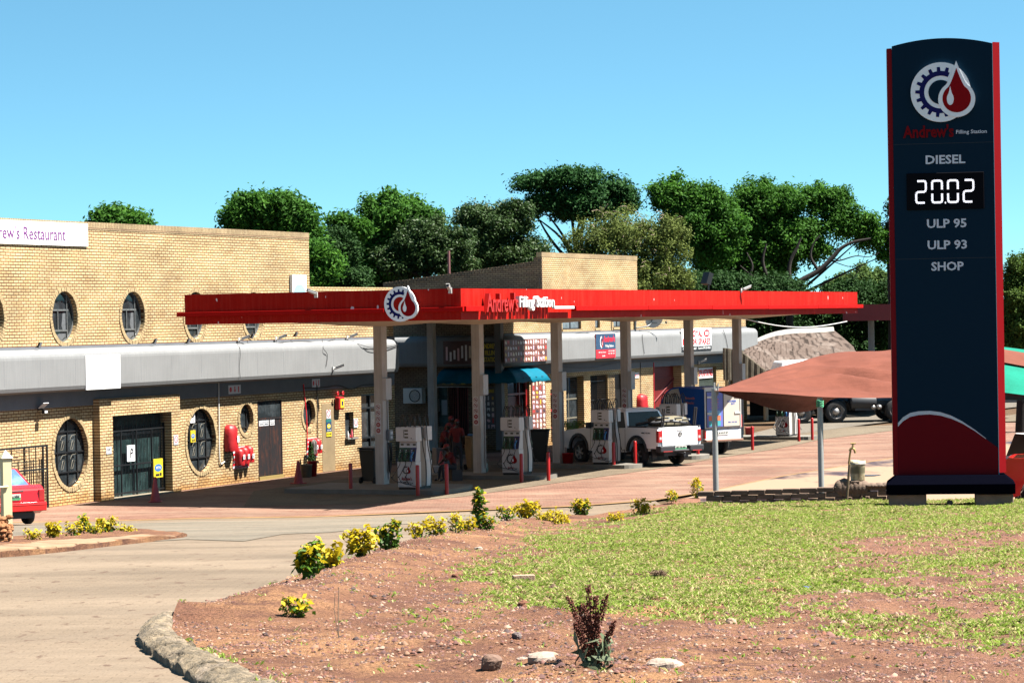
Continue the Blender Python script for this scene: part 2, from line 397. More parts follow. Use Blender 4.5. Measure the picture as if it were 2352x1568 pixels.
flat_sheet('brick_paving', redP, M_RED, .004)
M_YEL = mat('worn_yellow_line', (.50, .27, .09), .8, var=.5, sc=2.5, bmp=.2)
flat_sheet('yellow_line', yl + yf[::-1], M_YEL, .010)
con = [(560, 1163), (850, 1158), (1060, 1141), (1260, 1112), (1500, 1078), (1650, 1052), (1784, 1031), (1893, 1008), (2052, 989), (2420, 940)]
conP = [onz(*p) for p in con] + [Vector((44, 128, 0)), Vector((14, 118, 0)), Vector((-3, 91, 0)), Vector((-8, 80, 0))]
flat_sheet('forecourt', conP, M_CONC, .014)
flat_sheet('far_driveway', [onz(*p) for p in [(1660, 1012), (1790, 1003), (1990, 975), (2420, 925)]] + [Vector((60, 160, 0)), Vector((24, 160, 0))], M_PALE, .019)
# wash bay floor behind the low wall, slightly wet
wet = [(1560, 1152), (1640, 1131), (1800, 1098), (2050, 1057), (2380, 1010), (2380, 1120), (2050, 1108), (1850, 1112), (1640, 1140)]
m_, t_, b_, v_ = base('wash_bay_floor'); c = mix(t_, K3((.48, .30, .18)), K3((.10, .05, .045)), ramp(t_, noi(t_, vmap(t_, v_, (.5, .22, 1)), .55, 5), [(.50, 0.0), (.58, 1.0)]))
t_.links.new(c, b_.inputs['Base Color']); rr = ramp(t_, noi(t_, vmap(t_, v_, (.5, .22, 1)), .55, 5), [(.53, .9), (.60, .35)]); t_.links.new(rr, b_.inputs['Roughness'])
wp = [onz(p[0], p[1]-5, 0) for p in wet[:5]]
sheet('wash_bay', [Vector((p.x, p.y-.15, 0)) for p in wp] + [Vector((16, 47.2, 0)), Vector((4.2, 47.2, 0))], m_, .012)
for i, (px, py, rx, ry) in enumerate([(1985, 1093, .5, .5)]):
    c = onz(px, py); mb = MB(); P = [(c.x+rx*math.cos(a)*(1+.25*math.sin(3*a+i)), c.y+ry*math.sin(a)*(1+.2*math.cos(2*a)), terr(c.x, c.y)+.03) for a in [k*math.pi/10 for k in range(20)]]
    mb.add(P, [tuple(range(20))]); o = mb.build('puddle', mat('puddle_water', (.25, .2, .16), .22, var=.3)); o['kind'] = 'structure'
# garden: soil with lumps, a low planted bank along the edge
ge2 = [(p.x, p.y) for p in gedge]
def edge_dist(x, y, P=ge2):
    best = 1e9
    for i in range(len(P)-1):
        ax, ay = P[i]; bx, by = P[i+1]; dx, dy = bx-ax, by-ay; L = dx*dx+dy*dy
        t = max(0, min(1, ((x-ax)*dx+(y-ay)*dy)/L)); best = min(best, math.hypot(x-ax-dx*t, y-ay-dy*t))
    return best
def soil_z(x, y):
    e = edge_dist(x, y)
    z = .12*math.exp(-((e-.75)/.55)**2)*(1+.5*gn(x, y, 1.3, 7)) + .045*gn(x, y, .9) + .03*abs(gn(x, y, 2.6, 3)) + .018*gn(x, y, 7, 5)
    if y < 24: z += .07*abs(gn(x, y, 1.6, 9)) + .03*gn(x, y, 5, 2)
    return z*min(1, e/.25+.15)
gardP = [Vector((p.x, p.y, 0)) for p in reversed(inner_k)] + [Vector((p.x, p.y, 0)) for p in gedge] + [Vector((4.4, WALLD-.05, 0)), Vector((14, WALLD-.05, 0)), Vector((14, 8, 0)), Vector((-1.2, 8, 0)), Vector((-1.5, 12.5, 0))]
sheet('garden_soil', gardP, M_SOIL, .03, soil_z, dens=.0085, skirt=.15)
def gz(x, y): return terr(x, y) + .03 + soil_z(x, y)
# kerb at the garden nose: rough mortared stone ribbon
outer = ip([(430, 1409), (350, 1432), (322, 1450), (316, 1470), (332, 1490), (372, 1517), (420, 1546), (470, 1580), (520, 1620)])
inner = ip([(436, 1411), (412, 1424), (398, 1443), (394, 1468), (434, 1500), (500, 1535), (575, 1566), (640, 1596), (700, 1640)])
def lerpP(P, t):
    k = t*(len(P)-1); i = min(len(P)-2, int(k)); return P[i].lerp(P[i+1], k-i)
def kerbfn(u, v):
    a, b = lerpP(outer, u), lerpP(inner, u); p = a.lerp(b, max(0, (v-.12)/.88)); z = terr(p.x, p.y)
    hgt = [0, .07, .10, .12, .13, .13, .12, .10][min(7, int(v*7.01))]*min(1, u*5+.15)
    n = .024*gn(p.x, p.y, 4)+.018*gn(p.x, p.y, 13, 4)+.012*gn(p.x, p.y, 30, 9)
    crack = -.05 if (u*11+.2*math.sin(u*40)) % 1 < .06 else 0
    return (p.x, p.y, z-.03+(hgt+n+crack if v > .01 else -.02))
mb = MB(); mb.grid(kerbfn, 260, 14)
m_, t_, b_, v_ = base('kerb_stone'); b_.inputs['Roughness'].default_value = .95
c = mix(t_, K3((.50, .38, .24)), K3((.20, .155, .10)), ramp(t_, noi(t_, v_, 9, 7, .75), [(.42, 0.0), (.58, 1.0)])); c = mix(t_, c, K3((.78, .60, .45)), ramp(t_, noi(t_, v_, 2.2, 5), [(.55, 0.0), (.7, .9)]))
t_.links.new(c, b_.inputs['Base Color']); bump(t_, noi(t_, v_, 30, 6, .7), 1.0, .03, b_); M_KERB = m_
o = mb.build('kerb', M_KERB); o['kind'] = 'structure'
# planted island on the left with long kerb stones
it = ip([(-40, 1257), (60, 1252), (150, 1244), (240, 1235), (300, 1228)]); ib = ip([(-60, 1282), (60, 1272), (150, 1263), (260, 1250), (345, 1241), (420, 1232)])
isl = [Vector((p.x, p.y, 0)) for p in ib] + [Vector((p.x, p.y, 0)) for p in ip([(430, 1229), (330, 1221), (240, 1222), (100, 1232), (-60, 1240)])]
sheet('island_soil', isl, M_SOIL, .05, lambda x, y: .05*gn(x, y, 1.5), dens=.012, skirt=.1)
mb = MB(); K = 11
for i in range(K):
    a, b = lerpP(ib, i/K+.004), lerpP(ib, (i+1)/K-.004); dv = (b-a).normalized(); nrm = Vector((-dv.y, dv.x, 0))*random.uniform(.55, .75)
    h = .10*(1-i/K*.75)
    zt = random.uniform(-.01, .01)
    P = [a, b, b+nrm, a+nrm]; za = [terr(p.x, p.y) for p in P]
    mb.add([(p.x, p.y, z-.05) for p, z in zip(P, za)]+[(p.x+.05*nrm.x*(k < 2), p.y+.05*nrm.y*(k < 2), z+h+zt+(.03 if k > 1 else 0)) for k, (p, z) in enumerate(zip(P, za))], [(0, 3, 2, 1), (4, 5, 6, 7), (0, 1, 5, 4), (1, 2, 6, 5), (2, 3, 7, 6), (3, 0, 4, 7)])
o = mb.build('kerb', mat('sandstone_kerb', (.56, .36, .20), .9, var=.4, sc=3, bmp=.6, bsc=25), bev=.02); o['kind'] = 'structure'
# ================================================================ BUILDING
TH = 24.0
LW = Frame((-14.17, 72.3), TH)
sC = 24.3                                   # where the left wing meets the projecting right wing
Kp = LW.wld(LW.fr(1155, 760)[0], 0); RW = Frame((Kp.x, Kp.y), TH)
C1, C2, CM = (1.22, .93, .52), (1.08, .76, .37), (.30, .11, .04)
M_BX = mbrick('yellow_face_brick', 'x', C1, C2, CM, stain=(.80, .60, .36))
M_BY = mbrick('shaded_face_brick_return', 'y', (.55, .40, .25), (.40, .28, .2), (.2, .12, .08), stain=(.85, .65, .4), bmp=.5)  # same brick as the front, with the side walls' shade put into its colour
M_BS = mbrick('soldier_brick', 'x', (.86, .66, .38), (.76, .56, .30), (.45, .25, .15), bw=.085, rh=.5)
M_RING = mat('ring_brick', (.82, .60, .31), .9, var=.35, sc=7, bmp=.6, bsc=25)
M_BAND = mat('grey_rendered_concrete', (.40, .41, .42), .85, var=.13, sc=.9, bmp=.15, bsc=30, streak=.10)
M_LINT = mat('grey_painted_plaster', (.28, .30, .34), .8, var=.2, sc=2)
M_GL = glass(); M_FR = mat('black_steel', (.02, .02, .023), .45, var=.3)
M_FRL = mat('weathered_steel_frame', (.28, .30, .30), .5, var=.5, sc=8)
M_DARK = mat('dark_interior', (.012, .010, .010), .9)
bld = thing('commercial_building', 'two storey yellow brick building with oval windows and a grey rounded concrete band', 'building', LW.O, LW.rz)
rw = thing('commercial_building_wing', 'yellow brick shop wing behind the fuel canopy with a tall sloping parapet block', 'building', RW.O, RW.rz)
def ell(cx, cz, a, b, n=36): return [(cx+a*math.cos(2*math.pi*i/n), cz+b*math.sin(2*math.pi*i/n)) for i in range(n)]
def rect(x0, x1, z0, z1): return [(x0, z0), (x1, z0), (x1, z1), (x0, z1)]
def wall_holes(mb, out, holes, y=0.0, rev=.2, mi=0, rmi=0, mk=None):
    """wall in the plane y with openings and reveals; mk maps (s, y, z) to a point"""
    mk = mk or (lambda s, yy, z: (s, yy, z))
    P = []; E = []
    for lp in [out]+holes:
        b = len(P); P += [Vector(p) for p in lp]; E += [(b+i, b+(i+1) % len(lp)) for i in range(len(lp))]
    res = delaunay_2d_cdt(P, E, [], 1, 1e-6); fs = []
    for f in res[2]:
        cx = sum(res[0][i].x for i in f)/len(f); cz = sum(res[0][i].y for i in f)/len(f)
        if not any(inpoly(cx, cz, h) for h in holes): fs.append(tuple(f))
    mb.add([mk(v.x, y, v.y) for v in res[0]], fs, mi)
    for h in holes:
        n = len(h); mb.add([mk(p[0], y, p[1]) for p in h]+[mk(p[0], y+rev, p[1]) for p in h], [(i, n+i, n+(i+1) % n, (i+1) % n) for i in range(n)], rmi)
    return mb
S0 = -7.0; sT = LW.fr(710, 600)[0]; ZT = 8.18
# openings of the left wing
up = [(-.45+3.65*k, 5.42) for k in range(5)]; up[0] = (-.45, 5.42)
lo = [(3.4, 1.49, .88, 1.0), (10.7, 1.50, .88, 1.0), (13.55, 2.05, .44, .49), (17.8, 2.03, .43, .49), (-3.6, 1.5, .88, 1.0)]
ex0, ez1 = LW.fr(258.7, 954.8, .23)[0], LW.fr(258.7, 954.8, .23)[1]; ex1 = LW.fr(393.8, 941, .23)[0]
px0 = LW.fr(224+6, 1000, .23)[0]; px1 = LW.fr(414.5, 1000, .23)[0]; pz1 = LW.fr(300, 922, .23)[1]
dx0, dz1 = LW.fr(591, 921.3); dx1 = LW.fr(646.8, 915)[0]
sw = (LW.fr(792, 950)[0], LW.fr(812, 950)[0], LW.fr(800, 1005)[1], LW.fr(800, 946)[1])
gd = (LW.fr(830, 950)[0], LW.fr(878, 950)[0], 0.02, LW.fr(840, 905)[1])
print('entr', ex0, ex1, ez1, 'door', dx0, dx1, dz1, 'sT', sT, 'gd', gd, 'sw', sw)
mb = MB()
zb = 3.25
holes_up = [ell(x, z, .65, .74) for x, z in up]
holes_lo = [ell(*h) for h in lo] + [rect(ex0, ex1, .02, ez1), rect(dx0, dx1, .02, dz1), rect(*sw[:2], sw[2], sw[3]), rect(*gd)]
wall_holes(mb, rect(S0, sT, 3.0, ZT-.22), holes_up, rev=.22)
wall_holes(mb, rect(sT, sC, 3.0, 6.35), [], rev=.22)
wall_holes(mb, rect(S0, sC, -.2, 3.0), holes_lo, rev=.2)
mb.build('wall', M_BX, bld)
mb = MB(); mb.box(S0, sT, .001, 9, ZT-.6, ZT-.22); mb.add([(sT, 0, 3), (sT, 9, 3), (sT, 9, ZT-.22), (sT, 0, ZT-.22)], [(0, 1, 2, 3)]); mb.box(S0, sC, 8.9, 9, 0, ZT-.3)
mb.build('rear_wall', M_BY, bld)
mb = MB(); mb.box(S0, sT+.012, -.012, .23, ZT-.22, ZT); mb.build('parapet_coping', M_BS, bld)
mb = MB(); mb.box(S0, sT-.25, .24, 8.9, 7.6, 7.7); mb.box(sT, sC, .01, 8.9, 6.2, 6.34); mb.build('roof', mat('roof_sheet', (.25, .25, .25)), bld)
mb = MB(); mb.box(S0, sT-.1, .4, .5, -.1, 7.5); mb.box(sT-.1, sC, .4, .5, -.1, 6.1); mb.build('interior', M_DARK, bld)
# rounded concrete band
def band_prof(p=.5, z0=3.28, z1=4.48):
    P = [(.0, z0), (-p+.14, z0), (-p+.04, z0+.05), (-p, z0+.16)]
    for k in range(7): a = k/6*math.pi/2; P.append((-p+.26*(1-math.cos(a)), z1-.26+.26*math.sin(a)))
    P.append((0, z1+.03)); return P
mb = MB(); bp = band_prof(); mb.prism(bp, S0, sC-.6, 'x', smooth=False)
mb.build('concrete_band', M_BAND, bld, bev=.01)
mb = MB(); mb.box(S0, sC, -.05, 0, 4.45, 4.58); mb.box(S0, sC, -.014, 0, 2.83, 3.3)
for k in range(18): x = S0+1.2+1.75*k; mb.box(x, x+.008, -.5012, -.49, 3.5, 4.2)
mb.build('plaster_lintel', M_LINT, bld)
def ring(mb, cx, cz, a, b, t, y0, y1, n=52):
    """brick-on-edge ring: separate bricks with gaps"""
    for i in range(n):
        a0 = 2*math.pi*i/n; a1 = 2*math.pi*(i+.84)/n; jj = random.uniform(-.008, .008)
        q = [(cx+(a+k)*math.cos(an), cz+(b+k)*math.sin(an)) for an, k in ((a0, 0), (a1, 0), (a1, t), (a0, t))]
        mb.prism(q, y0+jj, y1, 'y')
def oval_window(cx, cz, a, b, t, style, depth=.16, curtain=None):
    mb = MB(); ring(mb, cx, cz, a-.004, b-.004, t, -.022, .02); rg = mb.build('window_surround', M_RING, bld)
    mb = MB(); e0 = ell(cx, cz, a-.005, b-.005); e1 = ell(cx, cz, a-.05, b-.05); n = len(e0)
    for y, s_ in ((depth-.04, 1), (depth, -1)):
        mb.add([(p[0], y, p[1]) for p in e0]+[(p[0], y, p[1]) for p in e1], [(i, (i+1) % n, n+(i+1) % n, n+i) for i in range(n)])
    mb.add([(p[0], depth-.04, p[1]) for p in e1]+[(p[0], depth, p[1]) for p in e1], [(i, (i+1) % n, n+(i+1) % n, n+i) for i in range(n)])
    y0, y1 = depth-.05, depth
    if style == 'up':
        mb.box(cx-a*.98, cx+a*.55, y0, y1, cz+.17, cz+.22); mb.box(cx-a*.95, cx+a*.5, y0, y1, cz-.42, cz-.37)
        mb.box(cx-.19, cx-.16, y0, y1, cz-.38, cz+.2); mb.box(cx+a*.42, cx+a*.47, y0, y1, cz-b*.8, cz+b*.8); mb.box(cx-a*.82, cx-a*.76, y0, y1, cz-.4, cz+.2)
    elif style == 'lo':
        for x in (-.52, 0, .48): mb.box(cx+x-.02, cx+x+.02, y0, y1, cz-b*(1-abs(x)*.3)+.02, cz+b*(1-abs(x)*.3)-.02)
        for z in (-.55, .02, .62): mb.box(cx-a*(1-abs(z)*.25)+.02, cx+a*(1-abs(z)*.25)-.02, y0, y1, cz+z-.02, cz+z+.02)
    else:
        mb.box(cx-a*.7, cx-a*.62, y0, y1, cz-b*.6, cz+b*.6); mb.box(cx+a*.45, cx+a*.53, y0, y1, cz-b*.75, cz+b*.75)
        mb.box(cx-a*.9, cx+a*.6, y0, y1, cz+b*.58, cz+b*.66); mb.box(cx-a*.8, cx+a*.6, y0, y1, cz-b*.6, cz-b*.52)
    fr = mb.build('window', M_FRL if style == 'up' else M_FR, bld)
    mb = MB(); mb.add([(p[0], depth-.012, p[1]) for p in ell(cx, cz, a-.01, b-.01)], [tuple(range(36))])
    mb.build('pane', M_GL, fr)
    return fr
for i, (x, z) in enumerate(up):
    f = oval_window(x, z, .65, .74, .12, 'up')
    if i in (1, 2):
        mb = MB(); mb.add([(x+.12, .155, z+.1), (x+.3, .155, z+.12), (x+.34, .155, z-.5), (x+.22, .155, z-.62), (x+.05, .155, z-.25)], [(0, 1, 2, 3, 4)]); mb.add([(x-.4, .153, z-.62), (x+.0, .153, z-.7), (x+.32, .153, z-.5), (x+.05, .153, z-.42)], [(0, 1, 2, 3)])
        mb.build('curtain', mat('pale_curtain', (.22, .24, .26) if i == 1 else (.12, .12, .12), .8, var=.4, sc=9), f).location.y = -.009
for i, h in enumerate(lo):
    f = oval_window(*h, .12, 'lo' if h[2] > .6 else 'sm')
    if i < 2:
        mb = MB(); cx, cz = h[0], h[1]
        for sx in (-.44, .06):
            for sz in (.1, -.46):
                x, z = cx+sx+.06, cz+sz
                mb.tube([(x, .10, z), (x+.1, .10, z), (x+.2, .10, z+.25), (x+.1, .10, z+.25), (x, .10, z)], .008, 4); mb.tube([(x-.02, .10, z+.28), (x+.08, .10, z+.4), (x+.28, .10, z+.42)], .008, 4)
        mb.build('burglar_bar', mat('old_cream_steel', (.30, .27, .2)), f)
# entrance surround and security gate
mb = MB(); pz1_ = 3.0
mb.box(px0, ex0, -.23, -.001, -.1, pz1_); mb.box(ex1, px1, -.23, -.001, -.1, pz1_); mb.box(ex0, ex1, -.23, -.001, ez1, pz1_)
mb.build('entrance_surround', M_BX, bld)
mb = MB(); mb.box(ex0, ex1, -.25, .2, -.05, .05); mb.build('doorstep', mat('step_concrete', (.5, .42, .3)), bld)
g = MB(); W = ex1-ex0; gx = [ex0+.02, ex0+W*.26, ex0+W*.52, ex0+W*.78, ex1-.02]
y0 = .03
for x in gx: g.box(x-.022, x+.022, y0, y0+.045, .05, ez1-.32)
for z in (.12, .95, 1.98): g.box(ex0, ex1, y0-.004, y0+.04, z, z+.045)
x = ex0+.05
while x < ex1-.03:
    g.tube([(x, y0+.02, .1), (x, y0+.02, ez1-.05)], .009, 5); x += .085
for k in range(26): x = ex0+.1+k*(W-.2)/25; g.lathe([(.0, 2.14), (.022, 2.08), (.0, 2.03)], (x, y0+.02, 0), 5)
gt = g.build('security_gate', M_FR, bld)
g = MB()
for x in (gx[0]+W*.13, gx[1]+W*.13, gx[2]+W*.13, gx[3]+W*.11):
    for z in (1.35, .62):
        for a in range(5): g.tube([(x, y0, z+a*.035-.08), (x+.04*(-1)**a, y0-.004, z+a*.035-.06), (x, y0, z+a*.035-.04)], .007, 4)
g.build('scroll', M_FR, gt)
mb = MB(); mb.box(ex0, ex1, .17, .19, .05, ez1); d = mb.build('door', glass('door_glass', (.015, .03, .03)), bld)
mb = MB(); mb.box(ex0+W*.5, ex0+W*.53, .15, .168, .05, 2.0, 0); mb.box(ex0, ex1, .15, .168, 1.85, 1.93, 0); mb.build('door_frame', mat('aluminium', (.35, .37, .38), .35, .6), d)
# double black steel door
W = dx1-dx0
mb = MB(); mb.box(dx0, dx1, .04, .06, .12, dz1-.02); mb.box(dx0+.01, dx0+W/2-.006, .018, .039, .14, dz1-.62); mb.box(dx0+W/2+.006, dx1-.01, .018, .039, .14, dz1-.62)
mb.box(dx0, dx1, .0, .05, dz1-.62, dz1-.56); mb.box(dx0, dx0+.04, 0, .06, .1, dz1); mb.box(dx1-.04, dx1, 0, .06, .1, dz1); mb.box(dx0, dx1, 0, .06, dz1-.05, dz1)
m_, t_, b_, v_ = base('rusty_black_door'); c = mix(t_, (.010, .009, .010), (.05, .017, .010), ramp(t_, noi(t_, vmap(t_, v_, (3, 1, .6)), 3, 6, .7), [(.5, 0.0), (.66, 1.0)])); t_.links.new(c, b_.inputs['Base Color']); b_.inputs['Roughness'].default_value = .7; b_.inputs['Specular IOR Level'].default_value = .15
dd = mb.build('door', m_, bld)
mb = MB(); mb.box(dx0+.05, dx1-.05, .028, .036, dz1-.55, dz1-.06); mb.build('fanlight', M_GL, dd)
mb = MB(); mb.box(dx0, dx1, -.04, .1, -.05, .12); mb.build('doorstep', mat('yellow_step', (.5, .36, .12)), bld)
# servery slot and glass door
mb = MB(); mb.box(sw[0], sw[1], .16, .18, sw[2], sw[3]); fr = mb.build('window', M_GL, bld); mb = MB(); mb.box(sw[0]-.03, sw[1]+.12, -.12, .1, sw[2]-.05, sw[2]); mb.build('sill', mat('sill', (.4, .38, .34)), fr)
mb = MB(); mb.box(gd[0], gd[1], .15, .17, gd[2], gd[3]); dd = mb.build('door', M_GL, bld); mb = MB()
for x in (gd[0], (gd[0]+gd[1])/2, gd[1]-.06): mb.box(x, x+.06, .08, .149, 0.02, gd[3])
for z in (gd[3]-.06, 2.05, 1.0, .03): mb.box(gd[0], gd[1], .081, .148, z, z+.06)
mb.build('door_frame', M_FR, dd)
# plaster patch
a, b = LW.fr(738, 920), LW.fr(770, 1082); mb = MB(); mb.box(a[0], b[0], -.012, 0, max(0.02, b[1]), 2.35)
mb.build('plaster_patch', mat('tan_plaster', (.46, .33, .17), .9, var=.25, sc=2, bmp=.4), bld)

# ---------------- right wing: local frame RW (x along the front, y into the building, the dark side at x=0)
E0 = RW.fr(1245, 600)[0]; E1 = RW.fr(1463, 600)[0]; EZ = 7.86; EE = RW.fr(1713, 760)[0]
print('RW block', E0, E1, RW.fr(1245, 562), RW.fr(1463, 573), 'end', EE)
H6 = 5.95
o1 = [(RW.fr(a, 880)[0], RW.fr(b, 880)[0], 0.02, RW.fr((a+b)/2, t)[1]) for a, b, t in ((1300, 1340.7, 864), (1356, 1396, 861), (1412, 1440, 858))]
oR = (RW.fr(1502, 880)[0], RW.fr(1566, 880)[0], .02, RW.fr(1530, 833)[1])
oW = (RW.fr(1605, 850)[0], RW.fr(1645, 850)[0], RW.fr(1620, 915)[1], RW.fr(1620, 843)[1])
oF = (RW.fr(1160, 880)[0]+.25, RW.fr(1216, 880)[0], .02, 3.05)
oG = (RW.fr(1264, 900)[0], RW.fr(1277, 900)[0], .02, RW.fr(1270, 893)[1])
ow = [(RW.fr(a, 740)[0], RW.fr(b, 740)[0], RW.fr((a+b)/2, c)[1], 5.75) for a, b, c in ((1291.8, 1334.8, 756), (1367, 1378, 753), (1409, 1432, 751))]
print('openings', o1, oR, oW, oF, ow)
mb = MB()
wall_holes(mb, rect(0, EE, 3.0, H6), [rect(*q) for q in ow], rev=.18)
wall_holes(mb, rect(0, EE, -.2, 3.0), [rect(q[0], q[1], q[2], min(q[3], 2.98)) for q in o1+[oR, oW, oF, oG]], rev=.5)
wall_holes(mb, rect(E0, E1, H6, EZ-.2), [], rev=.2)
mb.build('wall', M_BX, rw)
mb = MB()
SD = 6.5
mk = lambda s, yy, z: (yy, s, z)
oAr = (RW.sd(960, 950)[0], RW.sd(960, 950)[1])
gate_y = (RW.sd(1076, 940)[0], RW.sd(1030, 940)[0]); cnt_y = (RW.sd(1028, 940)[0], RW.sd(1003, 940)[0])
print('side', 'gate', gate_y, 'cnt', cnt_y, 'arch', oAr, 'coll', RW.sd(1110, 900), RW.sd(1135, 900))
wall_holes(mb, [(0, -.2), (SD+2.6, -.2), (SD+2.6, 6.0), (0, H6)], [rect(gate_y[0], gate_y[1], .02, 2.75), rect(cnt_y[0], min(cnt_y[1], SD-1.0), .9, 2.75)], 0, .5, mk=mk)
# sloping parapet side of the tall block
yb = RW.sd(880, 700, E0)[0]
def slope_z(y): t = y/yb; return EZ-.45 - (EZ-.45-6.62)*(t**.9)
sp = [(0, H6-.3)] + [(yb, H6-.3)] + [(yb*(1-k/12), slope_z(yb*(1-k/12))) for k in range(13)]
mk2 = lambda s, yy, z: (E0+yy, s, z)
wall_holes(mb, sp, [], 0, .2, mk=mk2)
mb.box(E0-.05, E0, -.003, .36, H6, EZ-.2)
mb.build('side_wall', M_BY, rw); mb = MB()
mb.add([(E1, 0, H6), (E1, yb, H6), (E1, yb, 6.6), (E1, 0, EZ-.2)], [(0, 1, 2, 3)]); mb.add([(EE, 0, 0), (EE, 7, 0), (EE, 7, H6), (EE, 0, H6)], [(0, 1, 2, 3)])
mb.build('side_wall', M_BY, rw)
mb = MB(); mb.box(E0-.06, E1+.012, -.012, .23, EZ-.2, EZ); mb.box(0, E0-.07, -.012, .23, H6, H6+.1); mb.box(E1+.02, EE, -.012, .23, H6, H6+.1); mb.build('parapet_coping', M_BS, rw)
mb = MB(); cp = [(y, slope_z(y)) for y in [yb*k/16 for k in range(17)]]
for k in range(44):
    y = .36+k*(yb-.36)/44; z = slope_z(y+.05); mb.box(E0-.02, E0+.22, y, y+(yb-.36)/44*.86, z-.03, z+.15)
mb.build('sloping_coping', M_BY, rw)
mb = MB(); mb.add([(E0+.2, .3, EZ-.4), (E1-.01, .3, EZ-.4), (E1-.01, yb, 6.6), (E0+.2, yb, 6.6)], [(0, 1, 2, 3)]); mb.box(0.02, EE-.02, .3, 7, H6-.2, H6-.1); mb.build('roof', mat('roof_sheet', (.25, .25, .25)), rw)
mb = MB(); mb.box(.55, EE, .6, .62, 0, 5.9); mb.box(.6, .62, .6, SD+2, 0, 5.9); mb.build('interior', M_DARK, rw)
mb = MB()
for x, ya, yb2 in ((0, -.5, SD-.3),):
    pass
P2 = [(p[0], p[1]) for p in bp]
# band along the front and round the corner down the dark side
mb.prism(P2, -.0, EE+.35, 'x')
mb.add([], [])
sideP = [(q[0], q[1]) for q in P2]; n = len(sideP)
vs = [(q[0], -.0, q[1]) for q in sideP]+[(q[0], SD-.02, q[1]) for q in sideP]; mb.add(vs, [(i, i+1, n+i+1, n+i) for i in range(n-1)])
# corner fan
fan = []
for k in range(7):
    a = k/6*math.pi/2; fan += [(q[0]*math.cos(a), q[0]*math.sin(a), q[1]) for q in sideP]
mb.add(fan, [(k*n+i, k*n+i+1, (k+1)*n+i+1, (k+1)*n+i) for k in range(6) for i in range(n-1)])
mb.build('concrete_band', M_BAND, rw)
mb = MB(); mb.box(0.01, EE, -.05, 0, 4.45, 4.57); mb.box(0.8, EE, -.014, 0, 2.86, 3.3)
for k in range(14): x = 2+1.75*k; mb.box(x, x+.008, -.5012, -.49, 3.5, 4.2)
mb.build('plaster_lintel', M_LINT, rw)
# upper windows
for q in ow:
    mb = MB(); 
    for x in (q[0], (q[0]+q[1])/2 if q[1]-q[0] > 1 else q[0], q[1]-.05): mb.box(x, x+.05, .08, .13, q[2], q[3])
    for z in (q[2], (q[2]+q[3])/2+.1, q[3]-.05): mb.box(q[0], q[1], .081, .129, z, z+.05)
    f = mb.build('window', M_FR, rw); mb = MB(); mb.box(q[0], q[1], .11, .12, q[2], q[3]); mb.build('pane', mat('curtained_glass', (.33, .40, .46), .15, var=.55, sc=6), f)
    mb = MB(); mb.box(q[0]-.05, q[1]+.05, -.04, .1, q[2]-.1, q[2]-.003); mb.build('sill', M_RING, f)
# ground floor doors of the front
def steel_door(q, m, y=.3, nm='door', panes=True):
    mb = MB(); x0, x1 = q[0], q[1]; W = x1-x0
    for x in (x0, x0+W*.48, x1-.05): mb.box(x, x+.05, y, y+.05, .02, q[3])
    for z in (.02, .9, 1.7, min(q[3]-.06, 2.7)): mb.box(x0, x1, y+.001, y+.049, z, z+.06)
    f = mb.build(nm, m, rw); mb = MB(); mb.box(x0, x1, y+.02, y+.03, .02, q[3]-.02); mb.build('pane', M_GL, f); return f
steel_door(o1[0], mat('old_cream_steel', (.30, .27, .2)))
g = MB(); q = o1[1]; x = q[0]
while x < q[1]: g.tube([(x, .1, .05), (x, .1, q[3])], .012, 4); x += .11
for z in (.1, .8, 1.6, 2.4): g.box(q[0], q[1], .09, .12, z, z+.03)
g.build('security_gate', M_FR, rw)
g = MB(); x0 = q[1]+.05     # the gate leaf folded open against the wall
for k in range(9): g.tube([(x0+k*.085, -.06-.02*k, .05), (x0+k*.085, -.06-.02*k, q[3])], .011, 4)
for k in range(22): g.tube([(x0, -.06, .1+k*.125), (x0+.68, -.22, .1+k*.125)], .009, 4)
g.build('open_gate_leaf', M_FR, rw)
g = MB(); q = o1[2]; g.box(q[0], q[1], .3, .33, .02, q[3]); g.build('door', M_FR, rw)
M_DR = mat('dark_red_paint', (.30, .015, .015), .5, var=.3)
g = MB(); q = oR; xm = RW.fr(1540, 900)[0]
g.box(q[0], q[1], .42, .46, .02, q[3]); g.box(q[0]+.05, q[1], .37, .419, .8, .9); g.box(q[0]+.05, q[1], .37, .419, 2.2, 2.3)
g.tube([(q[0]+.1, .39, .9), (q[1]-.1, .39, 2.2)], .05, 4); g.build('barn_door', M_DR, rw)
g = MB(); q = oW
x = q[0]+.05
while x < q[1]: g.tube([(x, .14, q[2]), (x, .14, q[3]-.5)], .012, 5); x += .1
f = g.build('window', mat('green_white_bars', (.35, .45, .38)), rw); mb = MB(); mb.box(q[0], q[1], .2, .21, q[2], q[3]); mb.build('pane', M_GL, f)
M_RF = mat('red_frame', (.5, .02, .02), .45, var=.2)
g = MB(); q = oF; W = q[1]-q[0]
for x in (q[0], q[0]+W*.62, q[1]-.16): g.box(x, x+(.16 if x > q[1]-.2 else .06), .1, .2, .02, 3.0)
g.box(q[0], q[1], .11, .19, 2.1, 2.18); g.box(q[0], q[1], .11, .19, 2.82, 2.98); f = g.build('shopfront', M_RF, rw)
mb = MB(); mb.box(q[0], q[1], .22, .23, .02, 2.98); mb.build('pane', M_GL, f); mb = MB(); mb.box(q[0]+.07, q[0]+W*.6, .2, .215, .05, 2.05); mb.build('door', M_DR, f)
g = MB(); q = oG; 
for k in range(4): x = q[0]+k*(q[1]-q[0])/3.0; g.tube([(x, .02, .02), (x, .02, q[3])], .014, 5)
for z in (.6, 1.3, 1.36, 2.0): g.box(q[0], q[1], .01, .04, z, z+.05)
g.build('red_gate', mat('bright_red_gate', (.6, .02, .02), .4), rw)
